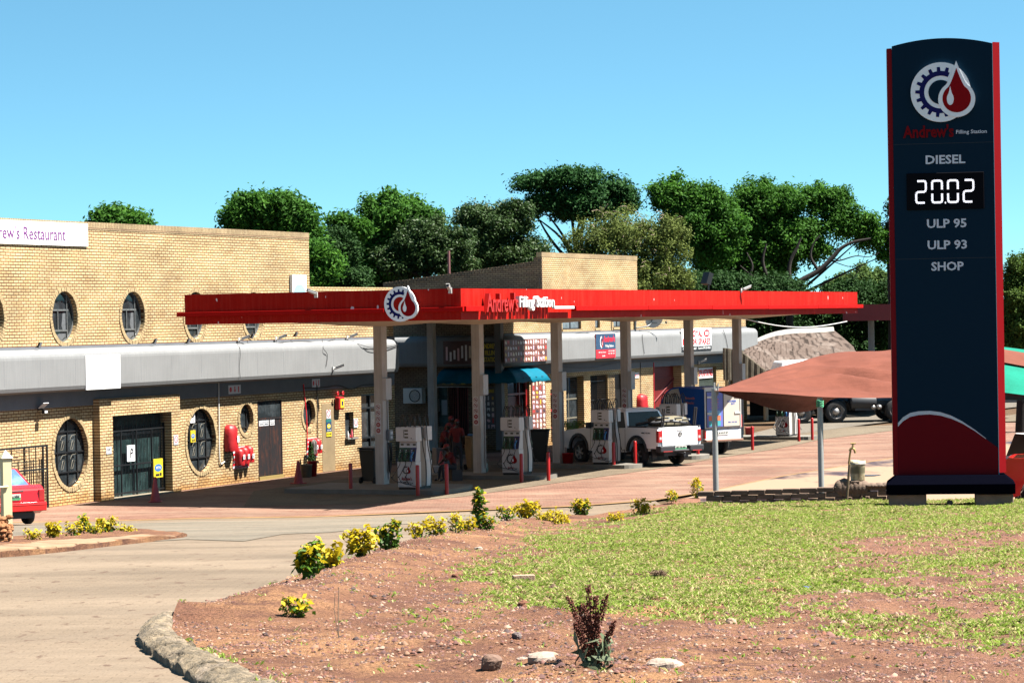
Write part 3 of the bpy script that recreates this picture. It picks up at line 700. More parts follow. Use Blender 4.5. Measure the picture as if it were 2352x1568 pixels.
# dark side: sliding gate and counter
g = MB(); y = gate_y[0]
while y < gate_y[1]: g.tube([(.06, y, .03), (.06, y, 2.72)], .012, 4); y += .075
g.box(.03, .09, gate_y[0], gate_y[1], 2.6, 2.75); g.box(.03, .1, gate_y[0]-.04, gate_y[0]+.05, 0, 2.75); g.box(.03, .1, (gate_y[0]+gate_y[1])/2, (gate_y[0]+gate_y[1])/2+.05, 0, 2.75)
g.build('sliding_gate', M_DR, rw)
g = MB(); c1 = min(cnt_y[1], SD-1.0); g.box(.2, .22, cnt_y[0], c1, .9, 2.75); f = g.build('counter_window', glass('counter_glass', (.03, .05, .05)), rw)
g = MB(); g.box(.18, .195, cnt_y[0]+.1, cnt_y[0]+.35, 1.35, 1.95); g.box(.18, .195, cnt_y[0]+.45, cnt_y[0]+.7, 1.5, 2.0); g.build('notice', mat('paper', (.7, .75, .8), .8), f)
# ================================================================ FUEL CANOPY
CFr = Frame((-1.37, 71.0), TH)
CXL = 37.7; CYL = 8.7; CZ0, CZ1 = 5.13, 5.985
def mred():
    m, t, b, v = base('red_fascia_paint'); b.inputs['Roughness'].default_value = .6; b.inputs['Specular IOR Level'].default_value = .05
    o = mix(t, K3((.76, .018, .009)), K3((.66, .011, .006)), ramp(t, noi(t, v, 1.5, 4), [(.35, 0.0), (.65, 1.0)]))
    k = ramp(t, noi(t, vmap(t, v, (7, 7, .3)), 2, 4), [(.45, 0.0), (.7, .55)]); o = mix(t, o, K3((.85, .07, .045)), k)
    pk = ramp(t, noi(t, vmap(t, v, (1.2, 1.2, .6)), 3.1, 2, .5), [(.70, 0.0), (.712, 1.0)]); o = mix(t, o, (.5, .42, .42), pk)
    t.links.new(o, b.inputs['Base Color']); bump(t, noi(t, v, 2, 3), .15, .03, b); return m
M_RED_F = mred(); M_RED_T = mat('red_trough', (.82, .010, .008), .6, var=.15, spec=.05)
M_SOF = mat('cream_soffit', (.62, .50, .38), .8, var=.15, k=1)
M_COL = mat('column_paint', (1.1, 1.02, .96), .75, var=.2, sc=1.5, bmp=.2, streak=.15)
can = thing('fuel_canopy', 'long flat red canopy on square columns over the fuel pumps', 'canopy', CFr.O, CFr.rz)
mb = MB(); t = .12
mb.box(0, CXL, 0, t, CZ0, CZ1); mb.box(0, t, t, CYL, CZ0, CZ1); mb.box(CXL-t, CXL, t, CYL, CZ0, CZ1); mb.box(t, CXL-t, CYL-t, CYL, CZ0, CZ1)
mb.build('fascia', M_RED_F, can)
mb = MB(); mb.box(t, CXL-t, t, CYL-t, CZ1-.3, CZ1-.2); mb.build('roof_deck', mat('roof_sheet', (.25, .25, .25)), can)
mb = MB()
mb.add([(.05, .05, CZ0+.02), (CXL-.05, .05, CZ0+.02), (CXL-.05, CYL-.05, CZ0+.02), (.05, CYL-.05, CZ0+.02)], [(3, 2, 1, 0)])
mb.build('soffit', M_SOF, can)
lg = CFr.sd(895, 705); lgy = [CFr.sd(x, 705)[0] for x in (888, 966)]
tx = [CFr.fr(x, 700)[0] for x in (1065, 1103, 1172, 1256, 1305)]
TZ = CFr.fr(1100, 716)[1]
print('logo y', lgy, 'text x', tx, 'trough z', TZ, CFr.sd(700, 712))
mb = MB(); z = 5.36
mb.box(-.10, -.001, lgy[0]+.05, CYL+.22, z, z+.12); mb.build('light_trough', M_RED_T, can, bev=.008); mb = MB(); mb.box(-.10, -.001, -.10, lgy[1]-.05, z, z+.12); mb.box(-.001, tx[1]-.1, -.16, -.001, z, z+.14)
x = tx[4]+.25
while x < CXL: e = min(x+6.05, CXL+.45); jz = random.uniform(-.025, .01); mb.box(x, e-.03, -.16, -.001, z+jz, z+.14+jz); x += 6.05
mb.build('light_trough', M_RED_T, can, bev=.008)
COLS = []
us = [(876.4, 7.0), (1100.5, 12.8), (1282, 18.6), (1441, 24.4), (1586, 30.2), (1697, 36.0)]
for px, x in us:
    k = (px-1176)/FPX; s_, c_ = CFr.X.x, CFr.X.y
    y = ((-1.37+s_*x) - k*(71+c_*x))/(c_+s_*k); COLS.append((x, y))
print('cols', COLS)
mb = MB()
for i, (x, y) in enumerate(COLS):
    mb = MB(); mb.box(x, x+.36, y, y+.29, .1, CZ0+.01); mb.build('column', M_COL, can, bev=.012)
for i, (x, y) in enumerate(COLS):   # tapered haunches under the soffit
    mb = MB(); zl = 4.98; zt = CZ0+.015
    a = [(x-1.6, y-2.2), (x+2.0, y-2.2), (x+2.0, y+2.5), (x-1.6, y+2.5)]; b = [(x-.1, y-.1), (x+.46, y-.1), (x+.46, y+.39), (x-.1, y+.39)]
    mb.add([(p[0], p[1], zt) for p in a]+[(p[0], p[1], zl) for p in b], [(0, 1, 5, 4), (1, 2, 6, 5), (2, 3, 7, 6), (3, 0, 4, 7), (7, 6, 5, 4)])
    mb.build('column_head', M_SOF, can)
# flat link roof from the canopy to the shop recess
a_ = CFr.loc(LW.wld(23.7, -3.9)); b_ = CFr.loc(LW.wld(LW.fr(1155, 760)[0]+1.1, 3.5))
mb = MB(); mb.box(a_.x, b_.x, CYL-.05, b_.y-.0, 5.2, 5.38); mb.build('link_roof', M_SOF, can)
# rear posts standing by the shop corner
for px_, yy, nm in ((1002, 2.2, 0), (1157, -.42, 1)):
    k = (px_-1176)/FPX
    if nm == 0: x = -1.15; P = RW.wld(x, 0); y = (P.x - k*P.y)/(RW.X.y + RW.X.x*k)
    else: x = -.30; P = RW.wld(x, 0); y = (P.x - k*P.y)/(RW.X.y + RW.X.x*k)
    print('rear post', x, y)
    mb = MB(); mb.box(-.30, 0, 0, .27, 0, 5.14)
    tag(mb.build('shop_post', M_COL if nm == 0 else mat('dark_post', (.30, .30, .31), .7), None, bev=.01, loc=RW.wld(x, y), rz=RW.rz), ('tall pale square post in front of the shaded shop counter', 'tall dark grey square post at the lit corner of the shop')[nm], 'post')
# emblem: gear ring and drop, used on the canopy, the totem and the pumps
M_WH = mat('white_acrylic', (.78, .78, .80), .4, var=.06, k=1); M_NAVY = mat('navy_vinyl', (.02, .022, .20), .6, var=.1, spec=.06); M_RV = mat('red_vinyl', (.55, .006, .012), .6, var=.1, spec=.05)
M_BLKV = mat('dark_vinyl', (.03, .03, .035), .5, var=.1)
def drop_pts(cx, cz, w_, h_, n=28):
    P = []
    for i in range(n+1):
        a = -math.pi*.5 + (i/n-.5)*2*math.pi*.80; P.append((math.cos(a), math.sin(a)))
    a0 = P[0]; top = (0, 2.15)
    def q(p0, p1, c, k=6): return [((1-t)**2*p0[0]+2*t*(1-t)*c[0]+t*t*p1[0], (1-t)**2*p0[1]+2*t*(1-t)*c[1]+t*t*p1[1]) for t in [j/k for j in range(1, k)]]
    L = P + q(P[-1], top, (P[-1][0]*.72, .95)) + [top] + q(top, P[0], (P[0][0]*.72, .95))
    H = 3.15
    return [(cx+p[0]*w_/2, cz+(p[1]-.575)*h_/H) for p in L]
def gear_pts(cx, cz, r, rt, a0, a1, nt_):
    out = []; da = (a1-a0)/nt_
    for k in range(nt_):
        s_ = a0+k*da
        for f, rr in ((.0, r), (.22, r), (.30, rt), (.62, rt), (.70, r), (1.0, r)): out.append((cx+rr*math.cos(s_+f*da), cz+rr*math.sin(s_+f*da)))
    return out
def emblem(mb, S, M=None, plate=True, gmi=1, y=0.0, cut=True):
    """S = overall height; centre at the origin of local XZ, facing -Y; slots 0 white 1 navy 2 red"""
    k = S/4.6; cx, cz = -.175*k, -.04*k; dx = 1.015*k
    e = lambda a, n=44: [(cx+a*k*math.cos(2*math.pi*i/n), cz+a*k*math.sin(2*math.pi*i/n)) for i in range(n)]
    if plate: mb.prism(e(2.26), y-.05, y, 'y', 0, M)
    a0, a1 = (R(64), R(294)) if cut else (R(85), R(275))
    ro, rt, ri = 1.60*k, 1.91*k, 1.24*k
    g = gear_pts(cx, cz, ro, rt, a0, a1, 11)
    yy = y-(.054 if plate else .004)
    for i in range(len(g)-1):
        A = lambda t: (cx+ri*math.cos(a0+(a1-a0)*t), cz+ri*math.sin(a0+(a1-a0)*t))
        ang_ = lambda p: (math.atan2(p[1]-cz, p[0]-cx) % (2*math.pi)); t0, t1 = (ang_(g[i])-a0)/(a1-a0), (ang_(g[i+1])-a0)/(a1-a0)
        q = [g[i], g[i+1], A(t1), A(t0)]
        mb.add([(p[0], yy, p[1]) for p in q], [(3, 2, 1, 0)], gmi, False, M)
    if plate:
        mb.prism(e(.92), y-.0560, y-.05, 'y', 3, M); mb.prism(drop_pts(dx, .165*k, 2.78*k, 4.27*k), y-.0600, y-.0, 'y', 0, M)
    mb.prism(drop_pts(dx, .065*k, 2.13*k, 3.37*k), y-(.0630 if plate else .006), y-.0, 'y', 2, M)
    mb.prism(drop_pts(dx-.48*k, -.32*k, .52*k, 1.45*k), y-(.0650 if plate else .008), y-.0, 'y', 0, M)
yc = (lgy[0]+lgy[1])/2
mb = MB(); emblem(mb, .98)
o = mb.build('emblem', [M_WH, M_NAVY, M_RV, M_RED_F], can); o.location = (-.10, yc, 5.60); o.rotation_euler = (0, 0, -math.pi/2)
# raised lettering
mb = MB(); text_into(mb, "Andrew's", tx[1], tx[2]+.1, 5.33, 5.87, .13, 0, None, .012, ymid=-.08); 
mb.build('lettering', mat('red_letter', (.85, .02, .012), .35, var=.05), can)
mb = MB(); text_into(mb, "Filling Station", tx[2]+.2, tx[3]+.1, 5.36, 5.78, .13, 0, None, .012, ymid=-.08)
for f in (tx[1]+.15, tx[3]-.3): pass
mb.box(tx[3]+.12, tx[4], -.20, -.10, 5.41, 5.49)
mb.build('lettering', mat('white_letter', (.60, .60, .60), .35, var=.05, k=1), can)
mb = MB()
for f in np.linspace(tx[1]+.1, tx[3], 14): mb.box(f-.01, f+.01, -.08, -.001, 5.5, 5.52)
mb.build('letter_fixing', M_DARK, can)
# second canopy far right
c2 = onz(1937, 738.0, 5.25); 
F2 = Frame((ond(1937, 735, 150).x, 150), 97)
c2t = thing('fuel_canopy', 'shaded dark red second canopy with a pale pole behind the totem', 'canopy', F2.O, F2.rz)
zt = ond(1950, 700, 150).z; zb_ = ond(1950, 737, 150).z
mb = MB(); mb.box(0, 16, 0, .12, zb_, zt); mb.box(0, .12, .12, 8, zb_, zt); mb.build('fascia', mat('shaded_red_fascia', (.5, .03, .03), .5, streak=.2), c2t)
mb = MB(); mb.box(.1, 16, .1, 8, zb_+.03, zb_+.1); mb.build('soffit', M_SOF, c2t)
L2 = F2.loc(ond(2001, 760, 153)); mb = MB(); mb.tube([(L2.x, L2.y, 0), (L2.x, L2.y, zb_+.05)], .19, 12); mb.build('column', mat('white_pole', (.6, .6, .62), .6), c2t)
# ================================================================ ISLANDS, PUMPS, BOLLARDS
M_ISL = mat('island_concrete', (.36, .33, .28), .9, var=.3, sc=2, bmp=.3)
M_PW = mat('pump_white', (.46, .44, .43), .4, var=.08, sc=2, k=1); M_SS = mat('brushed_stainless', (.42, .36, .31), .38, .75, var=.15, sc=4)
M_GRN = mat('pump_green', (.02, .11, .05), .4, var=.1); M_PUR = mat('pump_violet', (.05, .045, .20), .4, var=.1); M_RUB = mat('black_rubber', (.015, .015, .017), .45, var=.1)
M_LCD = mat('lcd_olive', (.10, .085, .03), .3, var=.1); M_GN = mat('green_nozzle', (.01, .10, .05), .4); M_BN = mat('blue_nozzle', (.02, .22, .55), .4)
M_BOL = mat('bollard_red', (.72, .015, .01), .35, var=.15)
def pump_pos(px, py, d=None):
    P = onz(px, py, .17) if d is None else ond(px, py, d); return CFr.loc(P)
PUMPS = [pump_pos(955.5, 1122.6), pump_pos(1192.8, 1089.2), pump_pos(1398.3, 1065), None, pump_pos(1813.5, 1001)]
P4 = ond(1553.7, 1000, 93.6); PUMPS[3] = CFr.loc(P4)
PL = ['fuel pump nearest the red-capped crouching man, at the left end', 'second fuel pump from the left, in front of the shop corner', 'fuel pump standing against the side of the white pickup', 'fuel pump half hidden behind the white pickup bed', 'far right fuel pump standing under the brown shade net']
def hose(mb, x, y, z, sgn, k, n=16):
    """hose from a nozzle down, in a loop near the floor, up behind the side and over the top mast"""
    lo_ = .12+.05*k; out = sgn*(.28+.10*((k*7) % 3))
    P = [(x, y, z), (x+sgn*.05, y-.01, z-.12), (x+sgn*.16+out*.5, y+.05, z-.45), (x+sgn*.1+out*.9, y+.02, .42), (x+sgn*.05+out*.8, y-.03, lo_+.08), (x+out*.35, y-.15, lo_), (x-sgn*.02, y-.22, lo_+.03)]
    pts = bez(P, n); mb.tube(pts, .0115, 6, 0)
def bez(P, n=16):
    """Catmull-Rom through P"""
    P = [Vector(p) for p in P]; Q = [P[0]*2-P[1]]+P+[P[-1]*2-P[-2]]; out = []
    for i in range(1, len(Q)-2):
        for j in range(max(2, n//len(P)+1)):
            t = j/max(2, n//len(P)+1); a, b, c, d = Q[i-1], Q[i], Q[i+1], Q[i+2]
            out.append(.5*((2*b)+(c-a)*t+(2*a-5*b+4*c-d)*t*t+(3*b-a-3*c+d)*t**3))
    out.append(P[-1]); return out
def make_pump(label, L, big=False):
    t = thing('fuel_pump', label, 'fuel pump', CFr.wld(L.x, L.y, .15), CFr.rz, 'fuel pumps on the forecourt islands')
    # local: x along lane axis 0..1.1, y 0...62 ; double sided
    D_ = .60
    mb = MB(); mb.box(.02, 1.08, .03, D_-.03, 0, .07); mb.build('plinth', M_RUB, t)
    for s_ in (0, 1):
        f = (lambda x: x) if s_ == 0 else (lambda x: 1.1-x)
        mb = MB()
        low = [(f(0.03), .07), (f(.36), .07), (f(.36), .82), (f(0.0), .82)]; mid = [(f(.02), .825), (f(.36), .825), (f(.36), 1.42), (f(.16), 1.42), (f(.14), 1.24)]
        mb.prism(low, 0, D_, 'y'); mb.prism(mid, .012, D_-.012, 'y'); mb.build('cabinet', M_PW, t, bev=.008)
        mb = MB(); mb.box(min(f(.0), f(.40)), max(f(.0), f(.40)), -.03, D_+.04, 1.42, 1.84); hd = mb.build('head', M_PW, t, bev=.015)
        sg = -1 if s_ == 0 else 1; X0 = f(.0)
        Mf = Matrix.Translation((X0+sg*.002, D_/2, 0)) @ Matrix.Rotation(-math.pi/2 if s_ == 0 else math.pi/2, 4, 'Z')
        mb = MB(); mb.box(-.075, -.06, -.006, 0, 1.53, 1.77, 0, Mf)
        for z in (1.72, 1.62, 1.52): mb.box(-.045, .07, -.008, 0, z, z+.045, 0, Mf)
        mb.box(.16, .19, -.006, 0, 1.50, 1.53, 0, Mf); mb.box(.2, .26, -.005, 0, 1.475, 1.482, 0, Mf)
        mb.build('display', M_LCD, hd)
        # slanted nozzle panel
        for j in range(3):
            y0, y1 = (.02+j*.19, .02+j*.19+.185) if s_ == 0 else (D_-.02-j*.19-.185, D_-.02-j*.19)
            mb = MB(); P = [(f(.015), .835), (f(.015)+sg*.012, .835), (f(.135)+sg*.012, 1.235), (f(.135), 1.235)]
            mb.prism(P, y0, y1, 'y', 0); yc_ = (y0+y1)/2
            mb.prism([(f(.035)+sg*.014, .90), (f(.035)+sg*.02, .90), (f(.12)+sg*.02, 1.19), (f(.12)+sg*.014, 1.19)], yc_-.05, yc_+.015, 'y', 1)
            for q in range(5): zz = .93+q*.05; mb.box(f(.03+.12*(zz-.83)/.4)+sg*.022-.004, f(.03+.12*(zz-.83)/.4)+sg*.022+.004, yc_+.04, yc_+.055, zz, zz+.035, 2)
            lastj = 2 if s_ == 0 else 2
            mb.build('nozzle_holster', [M_PUR if j == 0 else M_GRN, M_RUB, M_WH], t)
            mb = MB(); nb = .98 
            mb.tube(bez([(f(.07)+sg*.03, yc_-.02, 1.10), (f(.02)+sg*.09, yc_-.02, 1.02), (f(-.01)+sg*.10, yc_-.02, .92), (f(-.0)+sg*.09, yc_-.02, .84)], 8), [.018, .03, .035, .034, .032, .03, .026, .024, .02, .018, .017, .016, .015][:13] if False else .028, 8)
            mb.ball((f(0)+sg*.10, yc_-.02, .96), .055, .032, .05)
            mb.build('nozzle', M_BN if j == 0 else M_GN, t, )
            mb = MB(); hose(mb, f(0)+sg*.09, yc_-.02, .85, sg, j, 22); mb.build('hose', M_RUB, t)
        for j in range(3):
            y_ = .1+j*.2
            mb = MB(); mb.box(min(f(.145)-.012, f(.145)), max(f(.145), f(.145)+.0)+.001, y_-.045, y_+.045, 1.30, 1.35); mb.build('fuel_label', M_LCD, t)
        # logo and name on the lower panel
        mb = MB()
        if big: Mx = Mf @ Matrix.Translation((.0, -.004, .58)); emblem(mb, .30, Mx, False, 1); text_into(mb, "Andrew's", -.17, .17, .27, .38, .004, 2, Mf, .02, -.003); text_into(mb, "Filling Station", -.12, .13, .18, .235, .004, 1, Mf, .01, -.003)
        else: Mx = Mf @ Matrix.Translation((.04, -.004, .52)); emblem(mb, .42, Mx, False, 1); text_into(mb, "Andrew's", -.10, .12, .20, .28, .004, 2, Mf, .02, -.003); text_into(mb, "Filling Station", .135, .26, .205, .235, .004, 1, Mf, .0, -.003); mb.box(-.29, .29, -.004, 0, .165, .175, 1, Mf)
        mb.build('emblem', [M_WH, M_BLKV, M_RV], t)
        # hose loops over the top
        for j in range(4):
            mb = MB(); xx = f(.10+.24*(j % 2)); yy = .04+.16*j
            mb.tube(bez([(xx, yy, 1.80), (xx-.02, yy-.02, 2.05), (xx+.02, yy+.07, 2.20), (xx+.06, yy+.17, 2.05), (xx+.05, yy+.2, 1.80)], 16), .015, 6); mb.build('hose_loop', M_RUB, t)
    mb = MB(); mb.box(.37, .73, .02, D_-.02, .07, 1.50); mb.box(.41, .69, .05, D_-.05, 1.50, 1.80); mb.build('stainless_column', M_SS, t, bev=.01)
    for k, (a, b) in enumerate(((.16, -.14), (.60, -.09))):
        mb = MB(); mb.tube(bez([(a, b*.3, 2.12), (a+.03, b*.8, 1.85), (a+.06, b, 1.3), (a+.20, b-.03, .7), (a+.12, b-.06, .15), (a-.05, b-.1, .06)], 22), .015, 6); mb.build('hose', M_RUB, t)
    return t
IG = 'raised concrete pump islands'
for i, L in enumerate(PUMPS):
    make_pump(PL[i], L, i == 0)
    # island: rounded front end
    xc = L.x+.55; y0 = L.y-.95; y1 = max(L.y+3.6, (COLS[min(i, 5)][1] if i < 5 else 5)+2.2); hw = .78
    P = []
    for k in range(11): a = math.pi+math.pi*k/10; P.append((xc+hw*math.cos(a), y0+.45+.45*math.sin(a)))
    P += [(xc+hw, y1), (xc-hw, y1)]
    x0l = min([p[0] for p in P]); o = thing('pump_island', ['left end pump island holding the bin and first column', 'pump island second from the left', 'pump island beside the white pickup', 'pump island behind the white pickup', 'pump island under the brown shade net'][i], 'pump island', CFr.O, CFr.rz, IG)
    cx_ = COLS[[0, 1, 2, 3, 5][i]][0]
    xr = max(xc+hw, cx_+.6)
    P = [(p[0] if p[0] <= xc else xc+(p[0]-xc)*(xr-xc)/hw, p[1]) for p in P]
    mb = MB(); mb.prism(P, .0, .15, 'z'); mb.build('kerb_slab', M_ISL, o, bev=.015)
    mb = MB(); mb.box(xr-.02, xr+.012, y0+.5, y0+.9, .02, .14); mb.build('painted_edge', M_BLKV, o)
BOLL = [(806, 1132), (960, 1138), (1026.5, 1135), (1198, 1107), (1260, 1103), (1410, 1076), (1459.5, 1073), (1603.4, 1051), (1728.5, 1033), (1835, 1013), (1865.8, 1010)]
BL = ['shaded dark red bollard left of the first canopy column', 'red bollard in front of the left end fuel pump', 'red bollard beside the crouching man', 'red bollard in front of the second pump from the left', 'red bollard between the second pump and the wheelie bin', 'red bollard in front of the pump by the white pickup', 'red bollard covering the rear wheel of the white pickup', 'short red bollard behind the pickup bumper', 'red bollard beside the first shade net post', 'left of the two red bollards by the far right pump', 'right of the two red bollards by the far right pump']
for (px, py), lb in zip(BOLL, BL):
    mb = MB(); h = .9; mb.lathe([(.058, -.02), (.058, h-.03), (.05, h-.008), (.03, h), (.001, h+.003)], n=14)
    tag(mb.build('bollard', M_BOL, None, loc=onz(px, py, .014)), lb, 'bollard', 'red bollards')
# notices and boxes on the canopy columns
M_SGN = mat('sign_white', (.50, .50, .52), .5, var=.05, k=1); M_SR = mat('sign_red', (.62, .02, .03), .5, var=.08)
colname = ['first canopy column', 'second canopy column', 'third canopy column', 'fourth canopy column', 'fifth canopy column', 'last canopy column']
NOT = [(.0, 865, (855, 870), (928, 990)), (1, 1087, 0, 0)]
zt_ = [CFr.sd(864, 926, COLS[0][0])[1], 0, 0, 0, 0, 0]
for i, (px, pt, pb) in enumerate(((864.6, 927, 993), (1088, 911, 976), (1273.5, 901, 968), (1434, 891, 957), (1573, 884, 950), (1693, 881, 950))):
    x, y = COLS[i]; z1 = CFr.sd(px, pt, x)[1]; z0 = z1-.93
    o = thing('safety_notice', 'strip of red prohibition circles on the %s' % colname[i], 'sign', CFr.wld(x-.012, y+.155, z0), CFr.rz-math.pi/2, 'prohibition strips on the canopy columns')
    mb = MB(); mb.box(-.085, .085, 0, .012, 0, .93); mb.build('board', M_SGN, o)
    for k in range(5):
        mb = MB(); c = (0, 0, .93-.10-k*.18); r_ = .072
        if k < 3:
            n = 24; A = [(c[0]+r_*math.cos(2*math.pi*j/n), -.003, c[2]+r_*math.sin(2*math.pi*j/n)) for j in range(n)]; B = [(c[0]+r_*.8*math.cos(2*math.pi*j/n), -.003, c[2]+r_*.8*math.sin(2*math.pi*j/n)) for j in range(n)]
            mb.add(A+B, [(j, (j+1) % n, n+(j+1) % n, n+j) for j in range(n)]); s2 = .05
            mb.add([(-s2-.008, -.0032, c[2]+s2-.004), (-s2+.006, -.0032, c[2]+s2+.008), (s2+.008, -.0032, c[2]-s2+.004), (s2-.006, -.0032, c[2]-s2-.008)], [(0, 1, 2, 3)])
            mb.box(-.03, .03, -.0022, 0, c[2]-.012+(k-1)*.008, c[2]+.016+(k-1)*.008, 1)
        else:
            mb.add([(c[0]+r_*math.cos(2*math.pi*j/24), -.003, c[2]+r_*math.sin(2*math.pi*j/24)) for j in range(24)], [tuple(range(24))])
            for q in (-1, 0, 1): mb.box(-.035, .035, -.0042, -.0032, c[2]+q*.02-.004, c[2]+q*.02+.004, 2)
        mb.build('symbol', [M_SR, M_BLKV, M_SGN], o)
M_BOX = mat('white_steel_box', (.40, .39, .39), .5, var=.12, k=1)
for i, (zc) in enumerate((2.92, 3.02, 2.98, 3.0, 3.0, 3.05)):
    x, y = COLS[i]; pxs = [(872, 907), (1099, 917), (1289, 877), (1444, 876), (1590, 856), (1707, 853)][i]
    z = CFr.fr(pxs[0]+8, pxs[1]-20, -y)[1]
    zc = CFr.fr([881, 1107, 1293, 1448, 1594, 1712][i], [894, 884, 876, 874, 863, 853][i], -y+.1)[1]
    mb = MB(); mb.box(-.19, .19, -.13, 0, -.33, .33)
    tag(mb.build('electrical_box', M_BOX, None, bev=.01, loc=CFr.wld(x+.18, y-.002, zc), rz=CFr.rz), 'white steel electrical box high on the %s' % colname[i], 'electrical box', 'electrical boxes on the canopy columns')
    mb = MB(); mb.tube([(0, 0, .3), (0, 0, zc-.33)], .022, 6); mb.build('conduit', M_BOX, None, loc=CFr.wld(x+.28, y-.03, 0)); 
    tag(bpy.data.objects[mb and [o.name for o in col.objects if o.name.startswith('conduit')][-1]], 'thin pale conduit below the electrical box on the %s' % colname[i], 'pipe', 'conduits on the canopy columns')
# meter box and coiled hose on the first column
x, y = COLS[0]
o = thing('meter_box', 'grey meter box with dials beside the first canopy column', 'meter', CFr.wld(x+.30, y-.01, 1.65), CFr.rz)
mb = MB(); mb.box(-.12, .12, -.12, 0, -.16, .16); mb.build('case', mat('meter_grey', (.4, .42, .45), .5), o, bev=.01); mb = MB(); mb.box(-.06, .08, -.126, -.12, .02, .11); mb.box(-.05, .06, -.126, -.12, -.1, -.04); mb.build('dial', M_SGN, o)
mb = MB()
for k in range(7): mb.tube(bez([(.0+k*.012, -.03-.01*k, 1.3), (.06, -.06-.01*k, .9), (-.02+k*.01, -.05, .42-.01*k), (-.08, -.05-.008*k, .8), (-.05, -.03, 1.3)], 20), .013, 6)
tag(mb.build('coiled_hose', M_RUB, None, loc=CFr.wld(x+.25, y-.02, .12), rz=CFr.rz), 'black air hose coiled on the side of the first canopy column', 'hose')
# ================================================================ TOTEM
TA = -9.0
pc = ond(2183, 1120, 43.0)
class Totem(Frame):
    def __init__(s, O, a):
        s.O = Vector((O[0], O[1], 0)); a = R(a); s.X = Vector((math.cos(a), math.sin(a), 0)); s.Y = Vector((-math.sin(a), math.cos(a), 0)); s.rz = a
TT = Totem((pc.x, pc.y), TA)
xl = TT.fr(2050, 107)[0]; xr_ = TT.fr(2282, 104)[0]; zt0 = TT.fr(2050, 107)[1]; zpk = TT.fr(2168, 88)[1]; zb0 = TT.fr(2180, 1090)[1]
xl2 = TT.fr(2062, 1089)[0]; xr2 = TT.fr(2290, 1088)[0]; xl = (xl+xl2)/2; xr_ = (xr_+xr2)/2
gzb = terr(pc.x, pc.y)+.03
print('totem', xl, xr_, zt0, zpk, zb0, gzb)
tot = thing('price_totem', 'tall dark navy filling station price totem with red sides and a lit diesel price', 'price sign', TT.O, TT.rz)
def mpan(name, c, rough=.5):
    m, t, b, v = base(name); b.inputs['Roughness'].default_value = rough; b.inputs['Specular IOR Level'].default_value = .06; b.inputs['Base Color'].default_value = c+(1,); bump(t, noi(t, v, .8, 2), .06, .02, b); return m
M_TN = mpan('totem_navy', (.0012, .011, .024)); M_TR = mpan('totem_red', (.085, .0012, .004)); M_TRS = mpan('totem_side_red', (.15, .003, .005)); M_SIL = mat('silver_vinyl', (.42, .46, .52), .4, k=1, var=.05)
xm = (xl+xr_)/2; n = 20
top = [(xl+(xr_-xl)*i/n, zt0+(zpk-zt0)*(1-((i/n-.5)*2)**2)) for i in range(n+1)]
mb = MB(); mb.prism(top+[(xr_, zb0), (xl, zb0)], 0, .34, 'y'); mb.build('panel', M_TN, tot)
def side(x0, x1, x2, x3, y0, y1): return [(x0, y0), (x1, y0), (x2, y1), (x3, y1)]
wl = .085
mb = MB(); mb.prism([(xl-wl, .05), (xl-.003, .015), (xl-.003, .33), (xl-wl-.01, .33)], zb0, zt0-.03, 'z'); mb.build('side_panel', mpan('totem_shaded_red', (.13, .003, .006)), tot)  # left side has its own darker red, its shade put into the colour
mb = MB(); mb.prism([(xr_+.012, .02), (xr_+.125, .10), (xr_+.125, .33), (xr_+.012, .33)], zb0+.03, zt0+.02, 'z'); mb.box(xr_+.002, xr_+.011, -.01, .3, zb0, zt0, 1); mb.build('side_panel', [M_TRS, mat('lit_teal_edge', (.10, .35, .42), .3, k=1)], tot)  # thin bright strip: the sunlit edge of the panel put into a pale teal
# red foot and white swoosh
cur = [(2062.5, 979.5), (2074, 967), (2090, 957), (2110, 952.5), (2135.8, 951), (2160, 954), (2185, 961), (2210, 972), (2240, 990), (2265, 1008), (2296, 1028)]
curw = [(2062.5, 971), (2074, 958), (2090, 948), (2110, 944), (2135.8, 943), (2160, 946), (2185, 954), (2210, 967), (2240, 987), (2265, 1006.5), (2296, 1028)]
c1 = [TT.fr(*p) for p in cur]; c2_ = [TT.fr(*p) for p in curw]
def cl(P): P = [(min(max(p[0], xl+.001), xr_-.001), p[1]) for p in P]; return P
c1, c2_ = cl(c1), cl(c2_)
mb = MB(); mb.prism(c1+[(xr_-.001, zb0+.002), (xl+.001, zb0+.002)], -.004, -.0005, 'y'); mb.build('red_foot_panel', M_TR, tot)
mb = MB(); mb.prism(c2_[:-1]+c1[-2::-1], -.006, -.0005, 'y'); mb.build('swoosh', M_SIL, tot)
mb = MB()
for py in (330, 594): z = TT.fr(2160, py)[1]; mb.box(xl+.002, xr_-.002, -.0015, -.0005, z, z+.006)
mb.build('panel_seam', M_BLKV, tot)
A_ = TT.fr(2094.7, 143.8); B_ = TT.fr(2237.4, 278.6)
mb = MB(); emblem(mb, A_[1]-B_[1]); o = mb.build('emblem', [M_WH, M_NAVY, M_RV, M_TN], tot); o.location = ((A_[0]+B_[0])/2, 0, (A_[1]+B_[1])/2)
M_WHV = mat('grey_white_letter', (.52, .54, .60), .5, k=1, var=.03)
def tot_text(s_, x0, x1, y0, y1, m, bold=.02, dep=.006):
    a = TT.fr(x0, (y0+y1)/2); b = TT.fr(x1, (y0+y1)/2); c = TT.fr((x0+x1)/2, y0)[1]; d = TT.fr((x0+x1)/2, y1)[1]
    mb = MB(); text_into(mb, s_, a[0], b[0], d, c, dep, 0, None, bold, ymid=-.001); return mb.build('lettering', m, tot)
tot_text("Andrew's", 2074, 2190.5, 287, 316.7, mat('dark_red_letter', (.16, .003, .006), .6, spec=.05, k=1), .028, .02)
